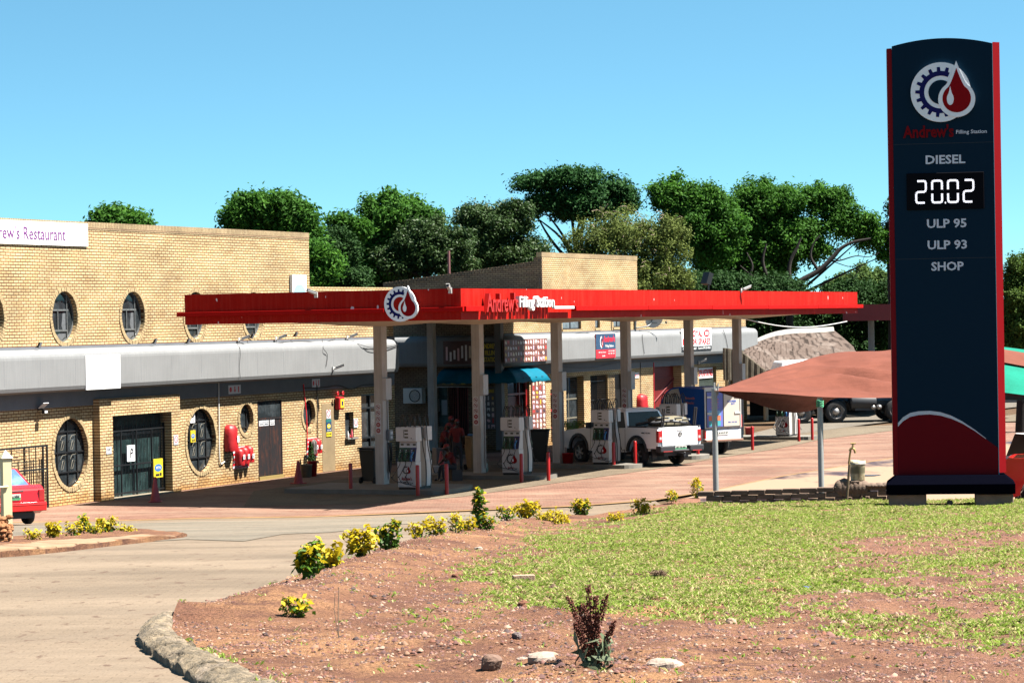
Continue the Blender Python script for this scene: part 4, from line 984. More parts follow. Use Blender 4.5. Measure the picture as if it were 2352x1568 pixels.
tot_text("Filling Station", 2196, 2266.7, 298, 309.4, M_WHV, .015)
tot_text("DIESEL", 2126, 2217, 356, 376.5, M_WHV, .025); tot_text("ULP 95", 2129, 2220, 502.5, 523.5, M_WHV, .025)
tot_text("ULP 93", 2130.5, 2221, 551.5, 572.5, M_WHV, .025); tot_text("SHOP", 2139, 2213.5, 601, 621.5, M_WHV, .025)
a = TT.fr(2082, 399); b = TT.fr(2261, 479)
mb = MB(); mb.box(a[0], b[0], -.03, -.0005, b[1], a[1]); disp = mb.build('price_display', mat('display_black', (.002, .002, .004), .6, k=1, spec=.05), tot, bev=.01)
a = TT.fr(2101, 414); b = TT.fr(2239, 466); Wd = b[0]-a[0]; H = a[1]-b[1]; dw = Wd*.205
SEG = {'2': 'abged', '0': 'abcdef'}
def seg_rows(mb, x0, z0, w_, h_, ch, mi=0):
    r = w_*.10; hw = w_; hh = h_/2
    S = {'a': ((r*2, h_-r), (hw-r*2, h_-r)), 'd': ((r*2, r), (hw-r*2, r)), 'g': ((r*2, hh), (hw-r*2, hh)), 'f': ((r, hh+r*1.6), (r, h_-r*2)), 'b': ((hw-r, hh+r*1.6), (hw-r, h_-r*2)), 'e': ((r, r*2), (r, hh-r*1.6)), 'c': ((hw-r, r*2), (hw-r, hh-r*1.6))}
    cor = {('a', 'b'): ((hw-r*2, h_-r), (hw-r, h_-r*2)), ('a', 'f'): ((r*2, h_-r), (r, h_-r*2)), ('d', 'e'): ((r*2, r), (r, r*2)), ('c', 'd'): ((hw-r*2, r), (hw-r, r*2)), ('b', 'g'): ((hw-r, hh+r*1.6), (hw-r*2, hh)), ('e', 'g'): ((r, hh-r*1.6), (r*2, hh))}
    segs = [S[c] for c in SEG[ch]]+[v for k, v in cor.items() if k[0] in SEG[ch] and k[1] in SEG[ch]]
    for p, q in segs:
        L = math.hypot(q[0]-p[0], q[1]-p[1]); k = max(2, int(L/(w_*.075))); nx_, nz_ = -(q[1]-p[1])/L, (q[0]-p[0])/L
        for i in range(k):
            t = (i+.5)/k
            for o_ in (-1, 0, 1):
                cx, cz = x0+p[0]+(q[0]-p[0])*t+nx_*o_*w_*.058, z0+p[1]+(q[1]-p[1])*t+nz_*o_*w_*.058; e = w_*.024
                mb.box(cx-e, cx+e, -.034, -.0305, cz-e*1.1, cz+e*1.1, mi)
M_LED = emis('led_white', (.95, .93, 1.0), .3)
for k, ch in enumerate('2002'):
    mb = MB(); seg_rows(mb, a[0]+Wd*(0, .27, .535, .795)[k], b[1], dw, H, ch); mb.build('digit', M_LED, disp)
mb = MB(); mb.box(a[0]+Wd*.50, a[0]+Wd*.518, -.034, -.0305, b[1], b[1]+.025); mb.build('decimal_point', M_LED, disp)
# granite base on two concrete blocks
xa = TT.fr(2036, 1120)[0]; xb = TT.fr(2331, 1120)[0]; za = TT.fr(2180, 1108.8)[1]; zc = TT.fr(2180, 1131.4)[1]; zd = TT.fr(2180, 1160)[1]
mb = MB(); y0, y1 = -.32, .68
def fr_(x0, x1, y0, y1, z): return [(x0, y0, z), (x1, y0, z), (x1, y1, z), (x0, y1, z)]
vs = fr_(xa, xb, y0, y1, zc+.0)+fr_(xa, xb, y0, y1, za)+fr_(xa+.16, xb-.16, y0+.16, y1-.16, zb0-.002)
mb.add(vs, [(3, 2, 1, 0), (0, 1, 5, 4), (1, 2, 6, 5), (2, 3, 7, 6), (3, 0, 4, 7), (4, 5, 9, 8), (5, 6, 10, 9), (6, 7, 11, 10), (7, 4, 8, 11), (8, 9, 10, 11)])
mb.build('granite_base', mat('black_granite', (.002, .0022, .005), .95, k=1, var=.4, sc=60, spec=.0), tot, bev=.006)
M_BLK = mat('concrete_block', (.50, .36, .27), .9, var=.35, sc=4, bmp=.5)
for a_, b_ in ((2041, 2128), (2240, 2327)):
    p, q = TT.fr(a_, 1150)[0], TT.fr(b_, 1150)[0]; mb = MB(); mb.box(p, q, -.24, .6, gzb-.15, zc-.01); mb.build('foundation_block', M_BLK, tot, bev=.015)
# ================================================================ SIGNS ON THE BUILDING
def sign(F, px0, px1, pyt, pyb, p, name, label, cat='sign', side=False, x=0.0, th=.04, mats=None, paint=None, mb_=None, group=None):
    xm = (px0+px1)/2
    if side:
        y0 = F.sd(px0, (pyt+pyb)/2, x-p)[0]; y1 = F.sd(px1, (pyt+pyb)/2, x-p)[0]; zt = F.sd(xm, pyt, x-p)[1]; zb = F.sd(xm, pyb, x-p)[1]
        w_ = abs(y1-y0); o = thing(name, label, cat, F.wld(x-p, (y0+y1)/2, zb), F.rz-math.pi/2, group)
    else:
        x0 = F.fr(px0, (pyt+pyb)/2, p)[0]; x1 = F.fr(px1, (pyt+pyb)/2, p)[0]; zt = F.fr(xm, pyt, p)[1]; zb = F.fr(xm, pyb, p)[1]
        w_ = x1-x0; o = thing(name, label, cat, F.wld((x0+x1)/2, -p, zb), F.rz, group)
    h = zt-zb; mb = MB(); mb.box(-w_/2, w_/2, 0, th, 0, h); mb.build('board', mats or M_SGN, o)
    if paint: paint(o, w_, h)
    return o
def put(o, nm, m, fn):
    mb = MB(); fn(mb); mb.build(nm, m, o)
M_PT = mat('plum_letter', (.14, .03, .16), .5, k=1); M_SGB = mat('bright_sign_white', (.74, .74, .74), .5, k=1, var=.04)
M_SCAR = mat('scarlet_print', (.55, .01, .02), .5, k=1, var=.05); M_SNAVY = mat('sign_navy', (.015, .045, .10), .45, k=1)
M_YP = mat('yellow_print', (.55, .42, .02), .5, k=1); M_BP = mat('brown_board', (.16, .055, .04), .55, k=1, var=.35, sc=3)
def p_rest(o, w_, h):
    # name continues beyond the frame on the left
    put(o, 'lettering', M_PT, lambda mb: text_into(mb, "Andrew's Restaurant", -w_*.43, w_*.325, h*.30, h*.80, .01, 0, None, -.004, -.001))
    put(o, 'panel_joint', mat('pink_joint', (.6, .25, .2), .6, k=1), lambda mb: mb.box(w_*.395, w_*.40, -.002, 0, .01, h-.01))
xr3 = LW.fr(202, 540, .05)[0]; w_ = 6.9
zt = LW.fr(202, 514, .05)[1]; zb = LW.fr(202, 566, .05)[1]
o = thing('restaurant_sign', 'long white restaurant name board under the parapet', 'sign', LW.wld(xr3-w_/2, -.05, zb), LW.rz)
mb = MB(); mb.box(-w_/2, w_/2, 0, .045, 0, zt-zb); mb.build('board', M_SGB, o)
# letters end at px 150
xe = LW.fr(150, 540, .05)[0]-(xr3-w_/2); xs = LW.fr(47, 540, .05)[0]-(xr3-w_/2); L_ = xe-xs; x_all = xe-L_*(19.2/10.4)
put(o, 'lettering', M_PT, lambda mb: text_into(mb, "Andrew's Restaurant", x_all, xe, (zt-zb)*.22, (zt-zb)*.78, .01, 0, None, .0, -.001))
xj = LW.fr(163, 540, .05)[0]-(xr3-w_/2); put(o, 'panel_joint', mat('pink_joint', (.6, .25, .2), .6, k=1), lambda mb: mb.box(xj, xj+.02, -.002, 0, .01, zt-zb-.01))
sign(LW, 197.5, 276.5, 815, 893, .52, 'blank_sign', 'square faded white sign on the grey concrete band', mats=M_SGB)
def p_mtn(o, w_, h):
    put(o, 'emblem', mat('pale_blue_print', (.25, .48, .62), .5, k=1), lambda mb: mb.add([(w_*.46*math.cos(2*math.pi*i/30), -.002, h*.22+w_*.36*math.sin(2*math.pi*i/30)) for i in range(30)], [tuple(range(30))]))
    put(o, 'lettering', M_SGB, lambda mb: text_into(mb, "MTN", -w_*.32, w_*.32, h*.14, h*.29, .004, 0, None, .03, -.003))
sign(LW, 672, 704, 631, 690, .12, 'shop_sign', 'small white sign with a pale blue oval at the end of the tall wall', th=.1, mats=[M_SGB], paint=p_mtn)
def p_fire(o, w_, h):
    def f(mb):
        n = 20; mb.add([(-w_*.33+w_*.1*math.cos(2*math.pi*i/n), -.002, h*.5+h*.3*math.sin(2*math.pi*i/n)) for i in range(n)], [tuple(range(n))])
        mb.add([(-w_*.03, -.002, h*.85), (w_*.05, -.002, h*.85), (w_*.05, -.002, h*.45), (w_*.11, -.002, h*.45), (.01, -.002, h*.12), (-w_*.09, -.002, h*.45), (-w_*.03, -.002, h*.45)], [tuple(range(7))[::-1]]); mb.box(w_*.28, w_*.36, -.003, 0, h*.15, h*.85)
    put(o, 'symbol', M_SCAR, f)
sign(LW, 525, 553, 884, 904, .03, 'fire_sign', 'white fire equipment sign above the red hose reel cover', mats=M_SGN, paint=p_fire, group='fire arrow signs')
sign(LW, 717, 735, 870, 889, .03, 'fire_sign', 'white fire equipment sign right of the black double door', mats=M_SGN, paint=p_fire, group='fire arrow signs')
sign(RW, 1459, 1468, 855, 868, .03, 'fire_sign', 'small white fire sign above the red extinguisher cover by the pickup', mats=M_SGN, paint=p_fire, group='fire arrow signs')
def p_no(o, w_, h):
    def f(mb):
        n = 28; r = w_*.42; c = h*.58
        A = [(r*math.cos(2*math.pi*j/n), -.003, c+r*math.sin(2*math.pi*j/n)) for j in range(n)]; B = [(r*.78*math.cos(2*math.pi*j/n), -.003, c+r*.78*math.sin(2*math.pi*j/n)) for j in range(n)]
        mb.add(A+B, [(j, (j+1) % n, n+(j+1) % n, n+j) for j in range(n)]); s2 = r*.6; mb.add([(-s2-.01, -.0035, c+s2), (-s2+.01, -.0035, c+s2), (s2+.01, -.0035, c-s2), (s2-.01, -.0035, c-s2)], [(0, 1, 2, 3)])
    put(o, 'symbol', M_SCAR, f)
sign(LW, 399.5, 409.5, 999, 1021, .25, 'no_smoking_sign', 'no smoking sign on the right brick pier of the gated entrance', paint=p_no, group='no smoking signs')
sign(LW, 750, 759.5, 941, 961, .03, 'no_smoking_sign', 'no smoking sign above the blue and yellow poster', paint=p_no, group='no smoking signs')
sign(LW, 813, 822, 961, 981, .03, 'no_smoking_sign', 'prohibition sign right of the small servery slot', paint=p_no, group='no smoking signs')
def p_num(o, w_, h): put(o, 'lettering', M_BLKV, lambda mb: text_into(mb, "0349", -w_*.34, w_*.3, h*.4, h*.85, .003, 0, None, 0, -.001))
sign(LW, 244.5, 256, 1026, 1042, .25, 'house_number', 'small white number plate on the left entrance pier', mats=M_SGN, paint=p_num)
def p_ndr(o, w_, h): put(o, 'lettering', M_BLKV, lambda mb: text_into(mb, "P", -w_*.2, w_*.28, h*.2, h*.8, .003, 0, None, .02, -.001, shear=.2))
sign(LW, 292.5, 310, 1022, 1059, -.0, 'paper_notice', 'white paper notice tied to the entrance gate', mats=M_SGB, paint=p_ndr)
def p_y(o, w_, h):
    put(o, 'emblem', mat('cobalt_print', (.02, .12, .35), .5, k=1), lambda mb: mb.add([(w_*.4*math.cos(2*math.pi*i/24), -.002, h*.52+h*.2*math.sin(2*math.pi*i/24)) for i in range(24)], [tuple(range(24))]))
    put(o, 'lettering', M_SGN, lambda mb: text_into(mb, "MTN", -w_*.25, w_*.25, h*.45, h*.6, .003, 0, None, .02, -.003)); put(o, 'small_print', M_BLKV, lambda mb: (mb.box(-w_*.3, w_*.1, -.002, 0, h*.08, h*.2), mb.box(w_*.15, w_*.35, -.002, 0, h*.08, h*.25)))
sign(LW, 353, 374, 1053, 1096, -.0, 'yellow_poster', 'yellow poster with a blue oval on the entrance gate', mats=M_YP, paint=p_y, group='yellow phone posters')
sign(LW, 438, 449, 988, 1015, -.09, 'yellow_poster', 'yellow poster inside the oval window right of the entrance', mats=M_YP, paint=p_y, group='yellow phone posters')
def p_open(o, w_, h): put(o, 'lettering', M_BLKV, lambda mb: (mb.box(-w_*.2, w_*.2, -.002, 0, h*.55, h*.75), mb.box(-w_*.1, w_*.3, -.002, 0, h*.2, h*.26)))
sign(LW, 437, 448, 949, 971, -.09, 'window_notice', 'white notice at the top of the oval window right of the entrance', mats=M_SGN, paint=p_open)
def p_bank(o, w_, h):
    put(o, 'top_strip', mat('teal_print', (.02, .12, .12), .5, k=1), lambda mb: mb.box(-w_*.5, w_*.5, -.002, 0, h*.84, h)); put(o, 'bottom_strip', M_YP, lambda mb: mb.box(-w_*.5, w_*.5, -.003, 0, 0, h*.26))
    put(o, 'emblem', M_YP, lambda mb: mb.add([(w_*.36*math.cos(2*math.pi*(i+.5)/6), -.002, h*.60+h*.15*math.sin(2*math.pi*(i+.5)/6)) for i in range(6)], [tuple(range(6))])); put(o, 'lettering', M_SGN, lambda mb: (text_into(mb, "ATM", -w_*.2, w_*.2, h*.56, h*.63, .003, 0, None, .02, -.003), text_into(mb, "AIRTIME", -w_*.4, w_*.4, h*.33, h*.39, .003, 0, None, .02, -.003))); put(o, 'small_print', M_BLKV, lambda mb: text_into(mb, "SOLD HERE", -w_*.42, w_*.42, h*.09, h*.19, .003, 0, None, .0, -.004))
sign(LW, 749.5, 761.5, 962.5, 1002, .03, 'poster', 'blue and yellow poster on the tan plaster patch', mats=M_SNAVY, paint=p_bank)
for i, (a_, b_, s_) in enumerate(((595, 605.5, "DSTV"), (606.5, 617, "FRIDGE"), (620, 630.5, "DSTV"))):
    def p_d(o, w_, h): put(o, 'lettering', M_BLKV, lambda mb: (text_into(mb, s_, -w_*.42, w_*.42, h*.7, h*.92, .002, 0, None, .02, -.001), text_into(mb, "REPAIRS", -w_*.42, w_*.42, h*.42, h*.55, .002, 0, None, .0, -.001), mb.box(-w_*.4, w_*.4, -.002, 0, h*.15, h*.28)))
    sign(LW, a_, b_, 961+(-1 if i else 0), 978-i, -.012, 'paper_notice', 'paper advert on the black double door, %s' % ('leftmost of the three', 'middle one of the three', 'rightmost of the three')[i], mats=M_SGN, paint=p_d, group='paper adverts on the black door', th=.004)
# signs on the right wing
def p_and(o, w_, h):
    put(o, 'upper_panel', M_SNAVY, lambda mb: mb.box(-w_/2, w_/2, -.003, 0, h*.36, h)); put(o, 'emblem', [M_SGB, M_SGB, M_RV], lambda mb: emblem(mb, h*.62, Matrix.Translation((-w_*.22, -.004, h*.67)) @ Matrix.Scale(.62, 4, (1, 0, 0)), False, 0))
    put(o, 'lettering', mat('bright_red_letter', (.65, .01, .03), .5, k=1), lambda mb: text_into(mb, "Andrew's", -w_*.12, w_*.47, h*.66, h*.93, .006, 0, None, .03, -.004))
    put(o, 'lettering', M_SGB, lambda mb: (text_into(mb, "Filling Station", -w_*.03, w_*.4, h*.42, h*.55, .006, 0, None, .0, -.004), text_into(mb, "349 Main Street", -w_*.38, 0, h*.22, h*.27, .003, 0, None, .0, -.004), text_into(mb, "0349", -w_*.2, -w_*.05, h*.06, h*.12, .003, 0, None, .0, -.004), text_into(mb, "014 565 4022", w_*.12, w_*.45, h*.26, h*.31, .003, 0, None, .0, -.004), text_into(mb, "012 142 1055", w_*.12, w_*.45, h*.16, h*.21, .003, 0, None, .0, -.004)))
sign(RW, 1369, 1413.5, 766.5, 822, .53, 'filling_station_sign', 'navy and red filling station board on the grey band', mats=M_SCAR, paint=p_and)
def p_roy(o, w_, h):
    put(o, 'lettering', M_SCAR, lambda mb: (text_into(mb, "ROYAL", -w_*.20, w_*.19, h*.60, h*.92, .006, 0, None, .035, -.001), text_into(mb, "MOTOR SPARES", -w_*.47, w_*.47, h*.26, h*.54, .006, 0, None, .03, -.001)))
    def f(mb):
        for s_ in (-1, 1):
            n = 26; mb.add([(s_*w_*.34+w_*.105*math.cos(2*math.pi*j/n), -.003, h*.76+h*.17*math.sin(2*math.pi*j/n)) for j in range(n)], [tuple(range(n))])
    put(o, 'emblem', M_SCAR, f)
    put(o, 'emblem_mark', M_SGB, lambda mb: [mb.box(s_*w_*.34+k*w_*.04-w_*.01, s_*w_*.34+k*w_*.04+w_*.012, -.005, -.003, h*.68, h*.84) for s_ in (-1, 1) for k in (-1, 0, 1)])
    put(o, 'phone_strip', M_BLKV, lambda mb: mb.box(-w_/2, w_/2, -.003, 0, 0, h*.2)); put(o, 'lettering', M_SGB, lambda mb: (text_into(mb, "Cell: 067 125 1637", -w_*.47, -w_*.02, h*.05, h*.15, .004, 0, None, 0, -.004), text_into(mb, "Quesine 074 236 8022", w_*.04, w_*.46, h*.05, h*.15, .004, 0, None, 0, -.004)))
sign(RW, 1566, 1634, 753.5, 805, .53, 'motor_spares_sign', 'white and red motor spares board on the grey band', mats=M_SGB, paint=p_roy)
def p_roy2(o, w_, h): put(o, 'lettering', M_SCAR, lambda mb: text_into(mb, "ROYAL MOTOR SPARES", -w_*.48, w_*.48, h*.15, h*.85, .006, 0, None, .03, -.001))
sign(RW, 1604, 1637, 844, 868, -.08, 'motor_spares_banner', 'small white and red banner in the barred window', mats=M_SGB, paint=p_roy2)
# product collages
COLRS = [mat('print_%s' % n, c, .5, k=1) for n, c in (('pink', (.65, .42, .44)), ('white', (.72, .68, .68)), ('cream', (.6, .5, .38)), ('red', (.5, .03, .03)), ('ochre', (.55, .33, .03)), ('dark', (.05, .03, .04)), ('lilac', (.45, .38, .5)))]
def p_coll(o, w_, h, n=(13, 3), seed=1, top=None):
    rr = random.Random(seed)
    for i in range(n[0]):
        for j in range(n[1]):
            cx = -w_/2+w_*(i+.5)/n[0]; cz = h*(j+.5)/n[1]*(0.88 if top else 1); sx = w_/n[0]*rr.uniform(.25, .46); sz = h/n[1]*rr.uniform(.28, .46); kind = rr.random(); m = rr.choice(COLRS[:3]+COLRS)
            mb = MB(); y = -.002
            if kind < .35: mb.box(cx-sx*.6, cx+sx*.6, y, 0, cz-sz, cz+sz*.9); mb.box(cx-sx*.25, cx+sx*.25, y-.001, 0, cz+sz*.9, cz+sz)
            elif kind < .6: mb.add([(cx+sx*math.cos(2*math.pi*k/12+.3), y, cz+sz*.8*math.sin(2*math.pi*k/12)) for k in range(12)], [tuple(range(12))])
            elif kind < .8: mb.add([(cx-sx, y, cz-sz*.7), (cx+sx*.9, y, cz-sz*.8), (cx+sx*.7, y, cz+sz*.2), (cx, y, cz+sz*.4), (cx-sx*.6, y, cz+sz*.9)], [(0, 1, 2, 3, 4)])
            else: mb.box(cx-sx, cx+sx, y, 0, cz-sz*.2, cz+sz*.8); mb.box(cx-sx*.9, cx-sx*.6, y, 0, cz-sz, cz-sz*.2); mb.box(cx+sx*.6, cx+sx*.9, y, 0, cz-sz, cz-sz*.2)
            mb.build('printed_product', m, o)
    if top: put(o, 'lettering', M_YP, lambda mb: text_into(mb, top, -w_*.48, w_*.42, h*.925, h*.985, .004, 0, None, .03, -.003))
sign(RW, 1159, 1256.5, 779, 831, .53, 'product_board', 'sunlit brown board printed with rows of goods on the corner of the band', mats=M_BP, paint=lambda o, a, b: p_coll(o, a, b, (17, 4), 3))
sign(RW, 1222, 1253.5, 858, 992, .04, 'furniture_board', 'tall narrow brown furniture board beside the fast food door', mats=M_BP, paint=lambda o, a, b: p_coll(o, a, b, (4, 11), 5, "FURNITURES"))
def p_ff(o, w_, h): put(o, 'lettering', mat('lime_print', (.16, .2, .04), .5, k=1), lambda mb: text_into(mb, "FAST FOOD", -w_*.3, w_*.25, h*.25, h*.7, .004, 0, None, .0, -.001)); put(o, 'photo_print', COLRS[3], lambda mb: mb.add([(-w_*.45, -.002, h*.1), (-w_*.25, -.002, h*.1), (-w_*.3, -.002, h*.6), (-w_*.42, -.002, h*.7)], [(0, 1, 2, 3)])); put(o, 'trim', mat('green_trim', (.03, .22, .12), .5, k=1), lambda mb: (mb.box(-w_/2, w_/2, -.003, 0, 0, h*.05), mb.box(-w_/2, w_/2, -.003, 0, h*.95, h), mb.box(-w_/2, -w_*.485, -.003, 0, h*.05, h*.95), mb.box(w_*.485, w_/2, -.003, 0, h*.05, h*.95)))
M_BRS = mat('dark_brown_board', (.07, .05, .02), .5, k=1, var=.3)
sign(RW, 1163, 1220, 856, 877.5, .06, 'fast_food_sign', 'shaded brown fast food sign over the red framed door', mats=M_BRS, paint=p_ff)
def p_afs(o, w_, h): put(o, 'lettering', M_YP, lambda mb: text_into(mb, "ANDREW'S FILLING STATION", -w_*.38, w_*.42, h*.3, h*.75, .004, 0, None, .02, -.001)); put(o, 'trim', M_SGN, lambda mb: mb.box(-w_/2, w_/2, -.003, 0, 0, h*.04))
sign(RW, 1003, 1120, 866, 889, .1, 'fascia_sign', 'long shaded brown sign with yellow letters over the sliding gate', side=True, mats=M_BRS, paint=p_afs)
def p_int(o, w_, h):
    rr = random.Random(4)
    for k in range(7): put(o, 'printed_item', rr.choice(COLRS[:3]), lambda mb: mb.box(-w_*.42+k*w_*.12, -w_*.42+k*w_*.12+w_*.06, -.002, 0, h*rr.uniform(.1, .3), h*rr.uniform(.5, .85)))
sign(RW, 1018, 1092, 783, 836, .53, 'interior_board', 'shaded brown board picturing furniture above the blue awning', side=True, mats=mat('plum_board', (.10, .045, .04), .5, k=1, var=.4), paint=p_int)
def p_afs2(o, w_, h): put(o, 'lettering', M_YP, lambda mb: (text_into(mb, "ANDREW'S", -w_*.45, w_*.45, h*.7, h*.93, .004, 0, None, .03, -.001), text_into(mb, "FILLING", -w_*.3, w_*.3, h*.40, h*.62, .004, 0, None, .03, -.001), text_into(mb, "STATION", -w_*.35, w_*.35, h*.1, h*.32, .004, 0, None, .03, -.001)))
sign(RW, 1104, 1152, 785, 836, .53, 'name_board', 'dark board with three lines of yellow letters left of the shop corner', side=True, mats=mat('black_board', (.03, .03, .03), .5, k=1), paint=p_afs2)
def p_groc(o, w_, h): p_coll(o, w_, h*.8, (3, 6), 11); put(o, 'lettering', M_YP, lambda mb: text_into(mb, "GROCERIES", -w_*.45, w_*.45, h*.86, h*.94, .004, 0, None, .03, -.001))
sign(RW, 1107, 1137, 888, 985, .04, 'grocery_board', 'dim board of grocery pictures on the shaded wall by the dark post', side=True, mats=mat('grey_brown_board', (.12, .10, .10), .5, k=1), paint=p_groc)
# blue awning round the corner
aw = thing('awning', 'scalloped blue awning wrapping the corner of the shop', 'awning', RW.O, RW.rz)
xa_ = RW.fr(1262, 850, .9)[0]; ya_ = RW.sd(1000, 850, -.9)[0]; za_ = 3.22
M_AW = mat('blue_awning', (.0, .10, .155), .6, var=.15, sc=2, k=1, spec=.1)
def awn(side):
    def f(u, v):
        L_ = u*(xa_ if side == 0 else ya_); o_ = v*.95; z = za_ - .14*v - .44*v*v*v + .018*math.sin(u*(7 if side == 0 else 16)*math.pi)*v
        if side == 0: return (-o_+(xa_+o_)*u, -.0-o_, z)
        return (-o_, -o_+(ya_+o_)*u, z)
    return f
mb = MB(); mb.grid(awn(0), 30, 6); mb.build('canvas', M_AW, aw, solid=.01); mb = MB(); mb.grid(awn(1), 40, 6); mb.build('canvas', M_AW, aw, solid=.01)
mb = MB()
for k in range(5): x = xa_*k/4; mb.tube([(x, 0, za_-.35), (x, -.9, za_-.40)], .015, 5)
mb.build('bracket', M_FR, aw)
# ================================================================ THINGS ON THE WALLS
M_CAM = mat('camera_white', (.5, .49, .47), .4, k=1, var=.05)
def cctv(P, rz, label, tilt=-.35, yaw=.5):
    o = thing('security_camera', label, 'security camera', P, rz, 'security cameras')
    mb = MB(); mb.box(-.05, .05, -.03, 0, -.08, .08); mb.tube([(0, -.02, 0), (0, -.10, .0), (.02, -.14, .04)], .02, 6); mb.build('bracket', M_CAM, o)
    Mt = Matrix.Translation((.03, -.15, .05)) @ Matrix.Rotation(yaw, 4, 'Z') @ Matrix.Rotation(tilt, 4, 'X')
    mb = MB(); mb.tube([(0, .05, 0), (0, -.22, 0)], .045, 10, 0, Mt); mb.box(-.05, .05, -.26, .06, .035, .05, 0, Mt); mb.build('body', M_CAM, o)
    mb = MB(); mb.tube([(0, -.221, 0), (0, -.24, 0)], .038, 10, 0, Mt); mb.build('lens', M_RUB, o)
def wcam(F, px, py, label, p=.02, **k):
    s_, z = F.fr(px, py, p); cctv(F.wld(s_, -p, z), F.rz, label, **k)
wcam(LW, 548, 781, 'security camera on the grey band, left of the red cable plug', .1); wcam(LW, 633, 779, 'security camera above the band, under the fourth oval window', .1); wcam(LW, 797, 776, 'security camera above the band, just left of the first canopy column', .1)
wcam(LW, 765, 847, 'security camera hanging on the face of the grey band', .52); wcam(RW, 1271, 752, 'security camera above the band, over the product board', .1, yaw=-.6); wcam(RW, 1407, 735, 'security camera between the small upper windows', .05); wcam(RW, 1605, 802+30, 'security camera under the motor spares board', .05)
s_, z = CFr.sd(727, 677, 0); cctv(CFr.wld(-.02, s_, z), CFr.rz-math.pi/2, 'security camera on the shaded end fascia of the canopy', yaw=-.8)
s_, z = CFr.sd(1035, 667, 0); cctv(CFr.wld(-.02, s_, z), CFr.rz-math.pi/2, 'security camera on the end fascia near the canopy corner', yaw=.3)
s_, z = CFr.fr(1702, 667, .02); cctv(CFr.wld(s_, -.02, z), CFr.rz, 'security camera at the far end of the sunlit fascia', yaw=.8)
def flood(F, px, py, label, p=.03, body=M_FR):
    s_, z = F.fr(px, py, p); o = thing('floodlight', label, 'floodlight', F.wld(s_, -p, z), F.rz, 'small floodlights along the band')
    Mt = Matrix.Rotation(.5, 4, 'X'); mb = MB(); mb.box(-.06, .06, -.13, -.08, -.0, .16, 0, Mt); mb.tube([(0, 0, -.05), (0, -.1, .03)], .015, 5); mb.build('housing', body, o); mb = MB(); mb.box(-.045, .045, -.134, -.13, .015, .145, 0, Mt); mb.build('lamp_glass', M_SGN, o)
for px, py, lb in ((82, 794, 'small floodlight on the band, left of the first full oval window'), (348, 785, 'small floodlight on the band right of the second oval window'), (424, 785, 'small floodlight on the band under the canopy end'), (577-5, 773, 'dark floodlight above the band beside the left camera'), (710-38, 769, 'dark floodlight above the band beside the middle camera')):
    flood(LW, px, py, lb, .1)
# solar lamp
s_, z = LW.fr(88, 938, .02); o = thing('solar_lamp', 'solar wall lamp with a tilted panel left of the big oval window', 'wall lamp', LW.wld(s_, -.02, z), LW.rz)
mb = MB(); mb.box(-.03, .03, -.2, 0, -.05, -.0); mb.box(-.09, .09, -.26, -.18, -.14, -.04); mb.build('housing', M_FR, o); Mt = Matrix.Translation((0, -.18, .08)) @ Matrix.Rotation(-.7, 4, 'X')
mb = MB(); mb.box(-.13, .13, -.11, .11, 0, .02, 0, Mt); mb.build('solar_panel', mat('solar_cell', (.04, .06, .14), .2, k=1), o); mb = MB(); mb.box(-.135, .135, -.115, .115, -.004, .012, 0, Mt); mb.build('panel_rim', M_SGN, o)
mb = MB(); mb.box(-.07, .07, -.264, -.26, -.125, -.06); mb.build('lamp_glass', M_SGN, o)
# fire hose reel cover, extinguisher covers
M_RC = mat('red_canvas', (.80, .012, .02), .5, var=.15, sc=3, bmp=.4, bsc=6)
def cover(mb, cx, z0, z1, w_, d_, y=0, n=10):
    prof = [(.96, 0), (1.0, .08), (.97, .3), (.93, .6), (.9, .82), (.72, .94), (.35, 1.0)]
    vs = []
    for s_, t in prof:
        for j in range(n+1):
            a = math.pi*j/n; wob = 1+.05*math.sin(j*2.3+t*9)
            vs.append((cx+w_/2*s_*math.cos(a)*wob, y-d_*(abs(math.sin(a))**.6)*s_*wob-.002, z0+(z1-z0)*t))
    k = len(prof); mb.add(vs, [(i*(n+1)+j, i*(n+1)+j+1, (i+1)*(n+1)+j+1, (i+1)*(n+1)+j) for i in range(k-1) for j in range(n)]+[tuple(range((k-1)*(n+1), k*(n+1)))], 0, True)
def at(F, px, py, p=0): s_, z = F.fr(px, py, p); return s_, z
a0, zt_1 = at(LW, 514, 979); a1, zb_1 = at(LW, 540, 1034)
o = thing('hose_reel_cover', 'tall red canvas hose reel cover left of the small oval window', 'fire equipment', LW.wld(a0+.25, -.02, zb_1), LW.rz)
mb = MB(); cover(mb, 0, 0, zt_1-zb_1+.05, .55, .3); mb.build('cover', M_RC, o); mb = MB(); mb.box(.02, .15, -.315, -.31, .28, .5); mb.build('label', M_SGN, o); mb = MB(); mb.tube(bez([(.05, -.1, .02), (.1, -.12, -.3), (.15, -.08, -.42)], 8), .02, 6); mb.build('hose', M_RUB, o)
M_STR = None
def stripe_board(o, x0, x1, z0, z1):
    mb = MB(); mb.box(x0, x1, 0, .012, z0, z1); mb.build('striped_board', M_SGN, o); mb = MB(); k = 0; z = z0-.25
    while z < z1:
        P = [(x0, z), (x1, z+.28), (x1, z+.36), (x0, z+.08)]; P = [(a, min(max(b, z0), z1)) for a, b in P]; mb.add([(p[0], -.003, p[1]) for p in P], [(0, 1, 2, 3)]); z += .16
    mb.build('stripe', M_SCAR, o)
